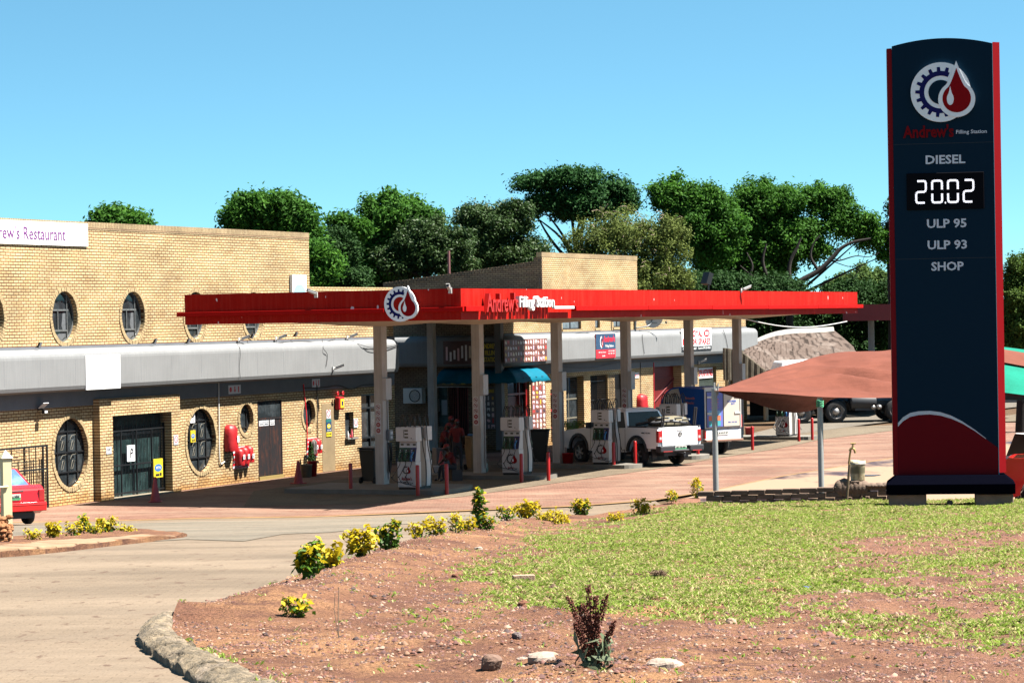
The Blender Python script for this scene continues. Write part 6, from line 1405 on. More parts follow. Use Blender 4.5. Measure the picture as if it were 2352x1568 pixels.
for x in (-1.75, -2.05): mb = MB(); mb.lathe([(.001, -.2), (.1, -.18), (.12, 0), (.1, .18), (.001, .2)], (x, 1.15, .70), 12, axis='y'); mb.build('air_tank', M_RIM, t)
# red saloon on the left
pw = hit(62, 1203); hdc = math.atan2(.86, -.5); c, s_ = math.cos(hdc), math.sin(hdc)
W = .82
oc = Vector((pw.x-(c*.85+s_*.68), pw.y-(s_*.85-c*.68), pw.z))
t = thing('red_car', 'bright red saloon car seen from behind at the left edge', 'car', oc, hdc)
M_CR = mat('car_red_paint', (.62, .010, .012), .22, k=1, coat=.6, var=.05)
prof = [(0.0, .42), (.3, .30)] + arch(.85, .34, .34) + [(1.3, .26), (2.9, .26)] + arch(3.35, .34, .34) + [(3.8, .28), (4.15, .35), (4.2, .6), (4.1, .72), (3.2, .88), (.95, .97), (.25, 1.0), (.03, .93), (-.02, .62)]
mb = MB(); mb.prism(prof, -W, W, 'y'); mb.build('body', M_CR, t, bev=.06)
b = [(.75, -W+.03, .95), (3.3, -W+.03, .87), (3.3, W-.03, .87), (.75, W-.03, .95)]; tp = [(1.35, -W+.2, 1.36), (2.6, -W+.2, 1.38), (2.6, W-.2, 1.38), (1.35, W-.2, 1.36)]
mb = MB(); hull(mb, b, tp); mb.build('cabin', M_CR, t, bev=.04); mb = MB(); pane(mb, [b[2], b[3], tp[3], tp[2]], .006, .07); pane(mb, [b[0], b[1], tp[1], tp[0]], .006, .07); pane(mb, [b[3], b[0], tp[0], tp[3]], .006, .08); mb.build('glass', glass('blue_glass', (.05, .09, .15), .08), t)
for cx in (.85, 3.35):
    for sg in (-1, 1): wheel(t, cx, sg*(W-.12), .30, .2, 5)
mb = MB(); mb.box(-.12, .12, -W-.03, W+.03, .38, .60); mb.box(-.13, .1, -W-.035, W+.035, .52, .56); mb.build('bumper', M_CR, t, bev=.04)
mb = MB(); mb.box(-.045, -.02, -.30, .30, .845, .89); mb.build('boot_handle', M_BPL, t, bev=.01); vehicle_plate(t, -.0, .66, -.03, .44, .15, "FZP 766 NW")
for sg in (-1, 1): mb = MB(); mb.box(-.03, .2, sg*(W-.06)-.07, sg*(W-.06)+.075, .62, .90); mb.build('tail_light', M_TL, t, bev=.02)
Mr = Matrix.Translation((-.022, 0, 0)) @ Matrix.Rotation(-math.pi/2, 4, 'Z'); mb = MB(); text_into(mb, "TURBO", -.6, -.4, .85, .875, .004, 0, Mr, .02, 0); mb.build('lettering', M_CAM, t)
mb = MB(); mb.box(.1, 4, -.6, .6, .2, .35); mb.build('underbody', M_BPL, t)
# two cars at the right edge under the far shade nets
pr = ond(2335, 1130, 50); zt_g = terr(pr.x, pr.y)
t = thing('red_car', 'red car with its bonnet raised at the right edge behind the totem', 'car', (pr.x+2.0, pr.y+1.0, zt_g+.02), math.pi-.25)
prof = [(-2.2, .42), (-1.7, .30)] + arch(-1.2, .36, .34) + [(-.7, .26), (.8, .26)] + arch(1.3, .36, .34) + [(1.8, .3), (2.1, .4), (2.1, .95), (1.9, 1.05), (.6, 1.08), (-.9, 1.1), (-2.1, 1.1), (-2.2, .7)]
mb = MB(); mb.prism(prof, -.85, .85, 'y'); mb.build('body', M_CR, t, bev=.06)
b = [(-1.6, -.8, 1.08), (.6, -.8, 1.06), (.6, .8, 1.06), (-1.6, .8, 1.08)]; tp = [(-1.2, -.65, 1.55), (-.1, -.65, 1.57), (-.1, .65, 1.57), (-1.2, .65, 1.55)]
mb = MB(); hull(mb, b, tp); mb.build('cabin', M_CR, t, bev=.04); mb = MB(); pane(mb, [b[2], b[3], tp[3], tp[2]], .006, .07); pane(mb, [b[1], b[2], tp[2], tp[1]], .006, .07); mb.build('glass', M_CG, t)
mb = MB(); hull(mb, [(.62, -.75, 1.08), (.66, -.75, 1.06), (.66, .75, 1.06), (.62, .75, 1.08)], [(1.35, -.72, 1.78), (1.39, -.72, 1.76), (1.39, .72, 1.76), (1.35, .72, 1.78)]); mb.build('bonnet', M_CR, t)
for cx in (-1.2, 1.3):
    for sg in (-1, 1): wheel(t, cx, sg*.75, .31, .2, 5)
pr = ond(2345, 1000, 58); t = thing('white_car', 'pale car with a dark windscreen behind the raised red bonnet', 'car', (pr.x+1.2, pr.y, terr(pr.x, pr.y)+.02), -math.pi/2+.2)
prof = [(-2.2, .42), (-1.7, .30)] + arch(-1.2, .36, .34) + [(-.7, .26), (.8, .26)] + arch(1.3, .36, .34) + [(1.8, .3), (2.1, .4), (2.1, .8), (1.9, .92), (.8, 1.08), (-.9, 1.1), (-2.1, 1.1), (-2.2, .7)]
mb = MB(); mb.prism(prof, -.85, .85, 'y'); mb.build('body', M_CW, t, bev=.06)
b = [(-2.1, -.8, 1.08), (.9, -.8, 1.06), (.9, .8, 1.06), (-2.1, .8, 1.08)]; tp = [(-1.9, -.65, 1.62), (.2, -.65, 1.64), (.2, .65, 1.64), (-1.9, .65, 1.62)]
mb = MB(); hull(mb, b, tp); mb.build('cabin', M_CW, t, bev=.04); mb = MB(); pane(mb, [b[2], b[3], tp[3], tp[2]], .006, .07); pane(mb, [b[1], b[2], tp[2], tp[1]], .006, .07); pane(mb, [b[0], b[1], tp[1], tp[0]], .006, .07); mb.build('glass', M_CG, t)
for cx in (-1.2, 1.3):
    for sg in (-1, 1): wheel(t, cx, sg*.75, .31, .2, 5)
# ================================================================ SHADE NETS
M_NET = None
def mnet(name, c1, c2, tr=.3):
    m, t, b, v = base(name); b.inputs['Roughness'].default_value = .9; b.inputs['Specular IOR Level'].default_value = .1
    o = mix(t, c1, c2, ramp(t, noi(t, vmap(t, v, (1, .6, 1)), 2.2, 5), [(.35, 0.0), (.7, 1.0)])); o = mix(t, o, ramp(t, noi(t, v, 60, 2), [(.3, .85), (.7, 1.1)]), 1.0, 'MULTIPLY'); t.links.new(o, b.inputs['Base Color'])
    bump(t, noi(t, vmap(t, v, (.22, .7, 3.0)), 2.6, 5, .6, .3), .5, .08, b)
    x = nd(t, 'ShaderNodeBsdfTranslucent'); t.links.new(o, x.inputs[0]); ms = nd(t, 'ShaderNodeMixShader'); ms.inputs[0].default_value = tr; out = t.nodes['Material Output']
    t.links.new(b.outputs[0], ms.inputs[1]); t.links.new(x.outputs[0], ms.inputs[2]); t.links.new(ms.outputs[0], out.inputs[0]); return m
M_NET = mnet('brown_shade_net', (.125, .042, .028), (.095, .032, .021), .12); M_NETG = mnet('green_shade_net', (.01, .16, .11), (.008, .12, .08), .2)
def rowpts(L, n=100):
    P = [ond(*q) for q in L]; B = bez(P, n*3); k = len(B); return [B[min(k-1, int(i*(k-1)/n))] for i in range(n+1)]
net = thing('shade_net', 'large sagging brown shade net on steel poles', 'shade net')
rows = [rowpts([(1641, 897, 47), (1760, 902, 47), (1883, 911, 47), (1990, 913.5, 47), (2060, 913, 47), (2200, 916, 47), (2420, 920, 47)]),
        rowpts([(1641, 896, 47.2), (1720, 883, 49), (1800, 868, 50.5), (1900, 862, 51), (2000, 862, 51), (2200, 870, 51), (2420, 880, 51)]),
        rowpts([(1641, 895, 47.4), (1700, 878, 50), (1790, 847, 53), (1880, 828, 55), (1960, 822, 55), (2200, 822, 55), (2420, 835, 55)]),
        rowpts([(1641, 895, 47.6), (1690, 883, 52), (1768, 856, 55), (1838, 832, 57), (1920, 814, 58), (2000, 806, 58.5), (2060, 804, 58.5), (2200, 806, 58), (2420, 815, 58)]),
        rowpts([(1641, 896, 47.8), (1690, 895, 53), (1770, 890, 58), (1840, 885, 61), (1920, 880, 62), (2060, 870, 62), (2200, 870, 62), (2420, 870, 62)]),
        rowpts([(1641, 897, 48), (1700, 916, 54), (1770, 937, 60), (1830, 948, 64), (1885, 936, 66), (1925, 915, 67), (2060, 905, 67), (2200, 905, 67), (2420, 905, 67)])]
nu = 100; nv = 110
def netf(u, v):
    k = v*(len(rows)-1); i = min(len(rows)-2, int(k)); t = k-i; iu = int(round(u*nu))
    P = [rows[max(i-1, 0)][iu], rows[i][iu], rows[i+1][iu], rows[min(i+2, len(rows)-1)][iu]]
    p = .5*((2*P[1])+(P[2]-P[0])*t+(2*P[0]-5*P[1]+4*P[2]-P[3])*t*t+(3*P[1]-P[0]-3*P[2]+P[3])*t**3)
    wv = min(1, v*8)*min(1, u*6)
    return p+Vector((0, 0, wv*(.07*math.sin(v*24+u*9+2*math.sin(u*7))*u+.02*gn(u*7, v*16, 1, 3)+.13*math.sin(v*75+u*10+1.5*math.sin(u*9))*math.exp(-((v-.17)/.13)**2)*sst(.2, .55, u)+.012*gn(u*14, v*34, 1, 8))))
mb = MB(); mb.grid(netf, nu, nv); mb.build('net', M_NET, net)
def pole(parent, px, pyt, d, r=.052, nm='pole'):
    top = ond(px, pyt, d); g = terr(top.x, top.y); mb = MB(); mb.tube([(top.x, top.y, g-.1), (top.x, top.y, top.z)], r, 14); mb.build(nm, M_GALV, parent)
M_GALV = mat('galvanised_pole', (.34, .35, .34), .45, .3, k=1, var=.25, sc=2)
pole(net, 1640.5, 892, 47.1); pole(net, 1883, 913, 47.1); p = ond(1640.5, 878, 47.1); q = ond(1640.5, 895, 47.1)
mb = MB(); mb.tube([q, p], .018, 6); mb.tube([(q.x+.06, q.y, q.z-.1), (p.x+.07, p.y, p.z-.02)], .014, 6); mb.build('pole_bracket', M_GALV, net)
mb = MB(); q = ond(1883, 926, 47); 
for k in range(4): mb.tube([(q.x+.06*math.cos(a)*1.02, q.y+.06*math.sin(a)*1.02, q.z+.03*k-.05+.015*math.sin(a*2)) for a in [i*math.pi/6 for i in range(13)]], .009, 5)
mb.build('rope', mat('green_rope', (.05, .28, .14), .8, k=1), net)
net2 = thing('shade_net', 'green and brown striped shade net at the right edge behind the totem', 'shade net')
def n2(y0, y1, y2, y3, d0=44.5, d1=52):
    def f(u, v): a = ond(2290+150*u, y0+(y1-y0)*u, d1); b = ond(2290+150*u, y2+(y3-y2)*u, d0); p = a.lerp(b, v); return p+Vector((0, 0, .12*math.sin(v*math.pi)))
    return f
mb = MB(); mb.grid(n2(795, 815, 835, 850, 49.5, 56), 8, 6); mb.build('net', M_NETG, net2); 
mb = MB(); mb.grid(n2(804, 828, 829, 857, 47.5, 50), 8, 6); mb.build('net', M_NET, net2); mb = MB(); mb.grid(n2(828, 857, 899, 918, 46, 48), 8, 6); mb.build('net', M_NETG, net2)
pole(net2, 2410, 850, 50); 
# ================================================================ LOW BRICK WALL, TAP, BUCKET
gw = thing('low_brick_wall', 'low shaded wall of worn cement bricks along the lawn edge', 'wall')
M_CBR = mat('cement_brick', (.16, .11, .08), .95, k=1, var=.45, sc=4, bmp=.6, bsc=30)
def wl_pt(px): # line of the wall: right end a little nearer
    k = (px-1176)/FPX; y = (46.0+.20*3.4/1)/(1+.20*k) ; return Vector((k*y, y, 0))
A = wl_pt(1616); B = wl_pt(2095); dv = (B-A).normalized(); L = (B-A).length; ang = math.atan2(dv.y, dv.x)
mb = MB(); rh = .094; bw = .30
def tops(px): return 1128 if px < 1768 else (1117 if px < 1912 else (1103 if px < 1988 else 1109))
zA, zB = ond(1616, 1160, A.y).z-.12, ond(2095, 1144, B.y).z-.12
for row in range(8):
    s_ = -(.15 if row % 2 else 0)
    while s_ < L:
        p = A+dv*(s_+bw/2); px = 1176+p.x/p.y*FPX; zt = ond(px, tops(px), p.y).z; z0 = zA+(zB-zA)*(s_/L)+row*rh
        if z0+rh*.55 < zt and s_+bw > .05:
            Mx = Matrix.Translation((A.x+dv.x*(s_+bw/2), A.y+dv.y*(s_+bw/2), z0)) @ Matrix.Rotation(ang+random.uniform(-.01, .01), 4, 'Z'); j = random.uniform(-.008, .008)
            mb.box(-bw/2+.006, bw/2-.006, -.07+j, .07, .004, rh-.006, 0, Mx)
        s_ += bw
mb.build('brickwork', M_CBR, gw, bev=.008)
mb = MB()
for k in range(7):
    px = 1925+k*9; p = wl_pt(px); z = ond(px, 1106, p.y).z; mb.ball((p.x, p.y+.02, z-.12), .12, .12, .16+.03*math.sin(k*2), 10, 7)
for k in range(8):
    px = 1990+k*8; p = wl_pt(px); z = ond(px, 1110, p.y).z; mb.ball((p.x, p.y+.03, z-.04), .1, .14, .05+.02*math.sin(k*3), 8, 6)
mb.build('mortar_lump', M_CBR, gw)
p = ond(1970, 1103, wl_pt(1970).y+.08); o = thing('bucket', 'dirty white plastic bucket standing on the low wall', 'bucket', p)
mb = MB(); h = (1103-1057)/FPX*p.y; mb.lathe([(.001, 0), (.118, 0), (.122, .02), (.135, h*.8), (.138, h*.86), (.146, h*.87), (.146, h*.90), (.139, h*.905), (.142, h), (.134, h), (.12, .02), (.001, .015)], n=26)
m_, t_, b_, v_ = base('dirty_bucket'); s3 = nd(t_, 'ShaderNodeSeparateXYZ'); t_.links.new(v_, s3.inputs[0]); k_ = ramp(t_, noi(t_, v_, 9, 5), [(.4, 0.0), (.6, .9)]); c = mix(t_, (.42, .38, .26), (.13, .10, .05), k_)
bd = ramp(t_, s3.outputs[2], [(.10, 0.0), (.14, 1.0), (.22, 1.0), (.26, 0.0)]); c = mix(t_, c, (.09, .085, .05), bd); t_.links.new(c, b_.inputs['Base Color']); mb.build('pail', m_, o)
mb = MB(); mb.tube([(.146*math.cos(a), .146*math.sin(a), h*.9-.16*abs(math.sin(a))*(a < math.pi)*0-.02) for a in [i*math.pi/10 for i in range(21)]], .005, 5); mb.build('handle', M_CAM, o)
pt = wl_pt(1950); d0 = pt.y-.25; b0 = ond(1944, 1141, d0); t1 = ond(1951, 1067, d0); t2 = ond(1953, 1032, d0)
o = thing('standpipe_tap', 'old brass tap on a leaning pipe beside the bucket', 'tap', (b0.x, b0.y, b0.z)); q = lambda p: (p.x-b0.x, p.y-b0.y, p.z-b0.z)
mb = MB(); mb.tube([(0, 0, -.15), q(t1)], .022, 8); mb.build('pipe', mat('old_pipe', (.16, .12, .07), .6, .3, k=1, var=.4, sc=9), o)
M_BR = mat('old_brass', (.35, .25, .09), .45, .5, k=1, var=.4, sc=12); e = q(ond(1954, 1030, d0)); f = q(ond(1962, 1031, d0)); g_ = q(ond(1964.5, 1040, d0)); tp_ = q(ond(1959.5, 1018, d0))
mb = MB(); mb.tube([q(t1), (q(t1)[0]-.01, 0, q(t1)[2]+.03), e], .017, 8); mb.tube([(e[0]-.02, e[1], e[2]-.04), e, ((e[0]+f[0])/2, e[1], e[2]+.005), f, g_], .02, 8); mb.tube([((e[0]+f[0])/2, e[1], e[2]), (tp_[0], tp_[1], tp_[2])], [.024, .012], 8); mb.build('tap_body', M_BR, o)
mb = MB(); mb.tube([(tp_[0]-.045, tp_[1], tp_[2]), (tp_[0]+.045, tp_[1], tp_[2])], .014, 6); mb.build('tap_handle', M_BR, o)
# ================================================================ THATCHED SHELTER
DT = 131
th = thing('thatched_shelter', 'thatched roof shelter with pale ridge capping beyond the far pump', 'thatched building')
P_ = lambda x, y, d=DT: ond(x, y, d)
ridge = [P_(1700, 806, 130), P_(1735, 786, 132), P_(1775, 770, 134), P_(1815, 762.5, 136), P_(1865, 760, 137), P_(1914, 757, 138)]
eave = [P_(1706, 818, 127), P_(1735, 836, 126), P_(1768, 858, 126), P_(1830, 880, 127), P_(1900, 885, 128), P_(2035, 885, 129)]
rb, eb = bez(ridge, 40), bez(eave, 40)
def thf(u, v):
    a = rb[int(u*(len(rb)-1))]; b = eb[int(u*(len(eb)-1))]; p = a.lerp(b, v)
    saw = .10*(1 if v > .42+.02*math.sin(u*30) else 0)
    return p+Vector((0, -.2*math.sin(v*math.pi), .35*math.sin(v*math.pi)*.6 - saw + .012*gn(u*30, v*12, 1)))
mb = MB(); mb.grid(thf, 90, 46)
hip = [P_(1914, 757, 138), P_(1954, 799, 135), P_(2035, 885, 129)]; hb = bez(hip, 20); last = eb[-1]
mb.grid(lambda u, v: hb[int(v*(len(hb)-1))].lerp(hb[int(v*(len(hb)-1))]+Vector((1.5*v, 6*v+2, -1.5*v)), u), 8, 18)
m_, t_, b_, v_ = base('thatch'); b_.inputs['Roughness'].default_value = 1; b_.inputs['Specular IOR Level'].default_value = .05; c = mix(t_, (.040, .028, .023), (.105, .082, .070), ramp(t_, noi(t_, vmap(t_, v_, (12, 12, 3.0)), 1.6, 5, .7), [(.32, 0.0), (.72, 1.0)])); c = mix(t_, c, (.155, .13, .115), ramp(t_, noi(t_, vmap(t_, v_, (1, 1, 1)), .8, 5), [(.5, 0.0), (.7, .7)])); t_.links.new(c, b_.inputs['Base Color']); bump(t_, noi(t_, vmap(t_, v_, (14, 14, 3)), 2, 4), .5, .02, b_)
mb.build('thatch_roof', m_, th)
mb = MB(); mb.grid(lambda u, v: rb[int(u*(len(rb)-1))]+Vector((0, (v-.5)*1.0, .16-1.4*(v-.5)**2)), 50, 8); mb.build('ridge_capping', mat('ridge_mortar', (.22, .21, .195), .95, k=1, var=.2, bmp=.3), th)
mb = MB(); n = 46
for k in range(n):
    px = 1664+k*(1786-1664)/n; pt_ = 796+(px-1664)*.16 if px < 1704 else 806+(px-1704)*.80; a = ond(px, min(pt_, 862)+3, 124.3); b = ond(px, 868, 124.3)
    if a.z > b.z+.1: mb.tube([(a.x, a.y, b.z-.1), (a.x, a.y, a.z)], .085+.02*math.sin(k*5), 6)
mb.build('pole_wall', mat('weathered_poles', (.16, .13, .09), .9, k=1, var=.4, sc=6), th)
mb = MB()
for px in (1672, 1758): mb = MB(); a = ond(px, 870, 127.5); mb.tube([(a.x, a.y, 0), (a.x, a.y, a.z+.4)], .12, 8); mb.build('post', mat('pale_post', (.4, .36, .28), .8, k=1), th)
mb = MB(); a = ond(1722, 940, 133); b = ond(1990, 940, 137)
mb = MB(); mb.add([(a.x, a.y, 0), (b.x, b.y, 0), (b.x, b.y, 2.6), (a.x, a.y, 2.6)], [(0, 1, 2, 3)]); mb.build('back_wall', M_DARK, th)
# ================================================================ GATE POST, LATTICE GATE, CONES, BINS, POTS
gp = hit(16, 1243); g0 = terr(gp.x, gp.y)
o = thing('gate_post', 'cream square gate post with a pyramid cap at the left edge', 'gate post', (gp.x, gp.y, g0), .55)
zt = ond(20, 1051, gp.y).z-g0; M_CRM = mat('cream_paint', (.52, .47, .28), .5, k=1, var=.12)
mb = MB(); mb.box(-.075, .075, -.075, .075, 0, zt); mb.build('shaft', M_CRM, o, bev=.006); mb = MB(); mb.add([(-.1, -.1, zt), (.1, -.1, zt), (.1, .1, zt), (-.1, .1, zt), (0, 0, zt+.13)], [(3, 2, 1, 0), (0, 1, 4), (1, 2, 4), (2, 3, 4), (3, 0, 4)]); mb.build('cap', M_CRM, o)
mb = MB(); mb.tube([(-.0, -.09, .9), (-.6, -.25, .9)], .02, 6); mb.tube([(-.0, -.09, .3), (-.6, -.25, .3)], .02, 6)
for k in range(4): mb.tube([(-.18-.12*k, -.13-.035*k, .2), (-.18-.12*k, -.13-.035*k, 1.1)], .014, 5)
mb.build('gate_bars', M_CRM, o)
q = hit(8, 1250); mb = MB()
for k in range(70):
    a = random.random()*6.28; r_ = random.uniform(.02, .16); zz = random.uniform(.0, .44); mb.ball((r_*math.cos(a), r_*math.sin(a)*.8, zz), *(random.uniform(.03, .07) for _ in range(3)), 6, 4)
mb.sm = [False]*len(mb.sm)
M_RK = mat('orange_rock', (.30, .13, .05), .95, k=1, var=.5, sc=9, bmp=1, bsc=18)
tag(mb.build('rock_pillar', M_RK, None, loc=(q.x, q.y-.15, terr(q.x, q.y))), 'rough orange stone pillar stub at the foot of the gate post', 'stone pillar')
def lz(px, py): s_, z = LW.fr(px, py, .6); return s_, z
gx0, gx1 = lz(-40, 1020)[0], lz(110, 1090)[0]; gz1 = lz(108, 1020)[1]; 
o = thing('lattice_gate', 'black steel lattice gate folded back against the brick wall', 'gate', LW.wld(0, -.6), LW.rz)
mb = MB()
for x in (gx0, gx1-.05, gx1-.25): mb.box(x, x+.05, -.02, .02, .08, gz1)
for z in (.1, gz1-.06, gz1*.62): mb.box(gx0, gx1, -.021, .021, z, z+.05)
rr = random.Random(5)
x = gx0+.1
while x < gx1-.1: mb.box(x, x+.02, -.012, .012, .1+gz1*rr.choice((0, .3, .5)), gz1*rr.choice((.6, .8, 1))-.02); x += rr.uniform(.06, .13)
z = .2
while z < gz1-.1: a = rr.uniform(gx0, gx1-1.2); mb.box(a, min(a+rr.uniform(.6, 1.6), gx1), -.014, .014, z, z+.02); z += .075
mb.build('lattice', M_FR, o)
M_CONE = mat('faded_cone', (.30, .03, .035), .6, k=1, var=.25, sc=5)
def cone(P, label, h=.72):
    o = thing('traffic_cone', label, 'traffic cone', P, random.random(), 'traffic cones')
    mb = MB(); mb.lathe([(.15, .03), (.145, .05), (.035, h), (.02, h+.005), (.001, h+.005)], n=18); mb.build('cone', M_CONE, o); mb = MB(); mb.box(-.19, .19, -.19, .19, 0, .03); mb.build('foot', M_CONE, o, bev=.01)
cone(onz(357, 1152, .01), 'red traffic cone in front of the gated entrance'); cone(onz(685.5, 1110, .01), 'red traffic cone beside the grey bucket')
P = onz(1014, 1085, .01); cone(P, 'dim traffic cone behind the crouching man')
M_BIN = mat('bin_black', (.022, .024, .022), .5, k=1, var=.2)
def bin_(P, rz, label, h=1.05, m=None):
    o = thing('wheelie_bin', label, 'bin', P, rz, 'wheelie bins'); m = m or M_BIN
    mb = MB(); hull(mb, [(-.22, -.2, .06), (.22, -.2, .06), (.22, .25, .06), (-.22, .25, .06)], [(-.28, -.34, h), (.28, -.34, h), (.28, .36, h), (-.28, .36, h)]); mb.build('body', m, o, bev=.03)
    mb = MB(); mb.box(-.31, .31, -.38, .40, h, h+.06); mb.build('lid', m, o, bev=.02); mb = MB(); mb.tube([(-.25, .45, h-.03), (.25, .45, h-.03)], .02, 6); mb.build('handle', m, o)
    for s_ in (-1, 1): mb = MB(); mb.lathe([(.1, -.03), (.1, .03), (.001, .03)], (s_*.24, .3, .1), 14, axis='x'); mb.build('wheel', M_TYRE, o)
p = onz(856, 1108, .15); bin_(p, CFr.rz+1.5, 'black wheelie bin behind the first canopy column')
p = onz(1240, 1063, .02); bin_(p, CFr.rz+.3, 'black wheelie bin between the second pump and the third column', 1.15)
p = onz(1092, 1079, .02); bin_(p, .4, 'tan wheelie bin with a blue cloth behind the second canopy column', 1.1, mat('tan_bin', (.20, .13, .06), .7, k=1, var=.35)); mb = MB(); mb.box(-.25, .25, -.25, .25, 0, .05)
tag(mb.build('blue_cloth', mat('blue_cloth', (.05, .13, .25), .9, k=1, var=.3, bmp=.5), None, bev=.02, loc=(p.x, p.y, 1.2)), 'blue cloth lying on the tan bin', 'cloth')
def pail(P, r, h, m, nm, label, grp=None):
    mb = MB(); mb.lathe([(.001, 0), (r*.85, 0), (r, h), (r*1.05, h), (r*1.05, h-.02), (r*.95, h-.02), (r*.8, .02), (.001, .02)], n=20); tag(mb.build(nm, m, None, loc=P), label, 'bucket', grp)
M_PG = mat('dirty_pail', (.22, .18, .12), .7, k=1, var=.4, sc=6)
pail(onz(704, 1095, .01), .2, .42, M_PG, 'bucket', 'grey dirty bucket against the wall under the extinguisher covers'); pail(onz(717.5, 1093, .01), .17, .5, M_RC, 'bucket', 'tall red bucket behind the grey bucket')
pail(onz(1304.5, 1063, .15), .2, .34, M_RC, 'bucket', 'red bucket at the front wheel of the white pickup'); pail(onz(1722, 1003, .05), .2, .4, M_CONE, 'bucket', 'dark red bucket at the foot of the last canopy column')
p = onz(1112, 1083, .15); mb = MB(); mb.lathe([(.12, 0), (.14, .05), (.13, .26), (.06, .33), (.001, .34)], n=12); mb.tube(bez([(.08, 0, .26), (.16, 0, .38), (.02, 0, .42), (-.03, 0, .34)], 8), .012, 5); tag(mb.build('watering_can', mat('dull_green_can', (.10, .14, .12), .5, k=1), None, loc=p), 'dull green can behind the second canopy column', 'can')
# mop and broom by the extinguishers
s_, z = at(LW, 703, 1012); o = thing('mop', 'grey string mop leaning against the extinguisher board', 'mop', LW.wld(s_, -.3, z-.1), LW.rz)
mb = MB(); mb.tube([(0, .05, 0), (.95, .1, -.32)], .015, 6); mb.build('handle', mat('wood_handle', (.35, .25, .15), .7, k=1), o); mb = MB()
for k in range(60): a = random.uniform(-.13, .13); mb.tube(bez([(a*.4, 0, .15), (a, random.uniform(-.08, .03), .02), (a*1.1, random.uniform(-.08, .03), -.25-random.random()*.12)], 6), .008, 3)
mb.build('mop_head', mat('mop_string', (.22, .20, .19), .95, k=1), o)
# ================================================================ TREES
def proj(P):
    v = Vector(P)-CAM; z = v.dot(CF_); return IW/2+FPX*v.dot(CR)/z, IH/2-FPX*v.dot(CU)/z
def rot_frames(n, up_bias, out=None, ob=.0):
    N = rng.normal(size=(n, 3)); N /= np.linalg.norm(N, axis=1)[:, None]; N[:, 2] = np.abs(N[:, 2])*(1-up_bias)+up_bias
    if out is not None: N = N*(1-ob)+out*ob
    N /= np.linalg.norm(N, axis=1)[:, None]
    A = rng.normal(size=(n, 3)); A -= N*(A*N).sum(1)[:, None]; A /= np.linalg.norm(A, axis=1)[:, None]
    return N, A, np.cross(N, A)
def leaf_quads(C, size, asp=.45, up=.3, out=None, ob=.3, var=.5):
    n = len(C); N, A, B = rot_frames(n, up, out, ob); s = size*(1-var/2+var*rng.random(n))[:, None]
    V = np.stack([C-A*s*.5, C+B*s*asp*.5+A*s*.05, C+A*s*.5-N*s*.12, C-B*s*asp*.5+A*s*.05], 1).reshape(-1, 3)
    return V, np.arange(4*n).reshape(-1, 4)
def crown_points(ell, n, cl=26, flat=.7, crad=(.16, .34), fill=.25):
    """ell: list of (centre, (rx,ry,rz)) ; leaves gathered in flattened clumps over each ellipsoid"""
    C = []; O = []; vol = [e[1][0]*e[1][2] for e in ell]; tot = sum(vol); clumps = []
    for (c, r), v in zip(ell, vol):
        k = max(6, int(cl*v/tot*len(ell)**.5)); m = max(1, int(n*v/tot/k))
        for _ in range(k):
            d = rng.normal(size=3); d /= np.linalg.norm(d)
            if d[2] < -.55: d[2] *= -.6
            q = rng.uniform(.5, 1.06) if rng.random() > fill else rng.uniform(.0, .6)
            cc = np.array(c)+d*np.array(r)*q; cr = rng.uniform(*crad)*min(r[0], r[2]*1.4)
            clumps.append((cc, cr)); mm = int(m*rng.uniform(.5, 1.5)*(cr/(np.mean(crad)*min(r[0], r[2]*1.4)))**1.5)
            dd = rng.normal(size=(mm, 3)); dd /= np.linalg.norm(dd, axis=1)[:, None]; rr = rng.random(mm)**.45
            p = cc+dd*rr[:, None]*np.array([cr, cr, cr*flat]); C.append(p); O.append(dd)
    for (c, r), v in zip(ell, vol):   # loose leaves between the clumps
        m = int(n*.30*v/tot); d = rng.normal(size=(m, 3)); d /= np.linalg.norm(d, axis=1)[:, None]; q = (rng.random(m)**.5*(.70+.38*rng.random(m)))[:, None]
        C.append(np.array(c)+d*q*np.array(r)); O.append(d)
    return np.concatenate(C), np.concatenate(O), clumps
M_BARK = mat('bark', (.014, .009, .007), .9, k=1, var=.4, bmp=.6); M_TWIG = mat('pale_twig', (.22, .17, .12), .9, k=1, var=.3)
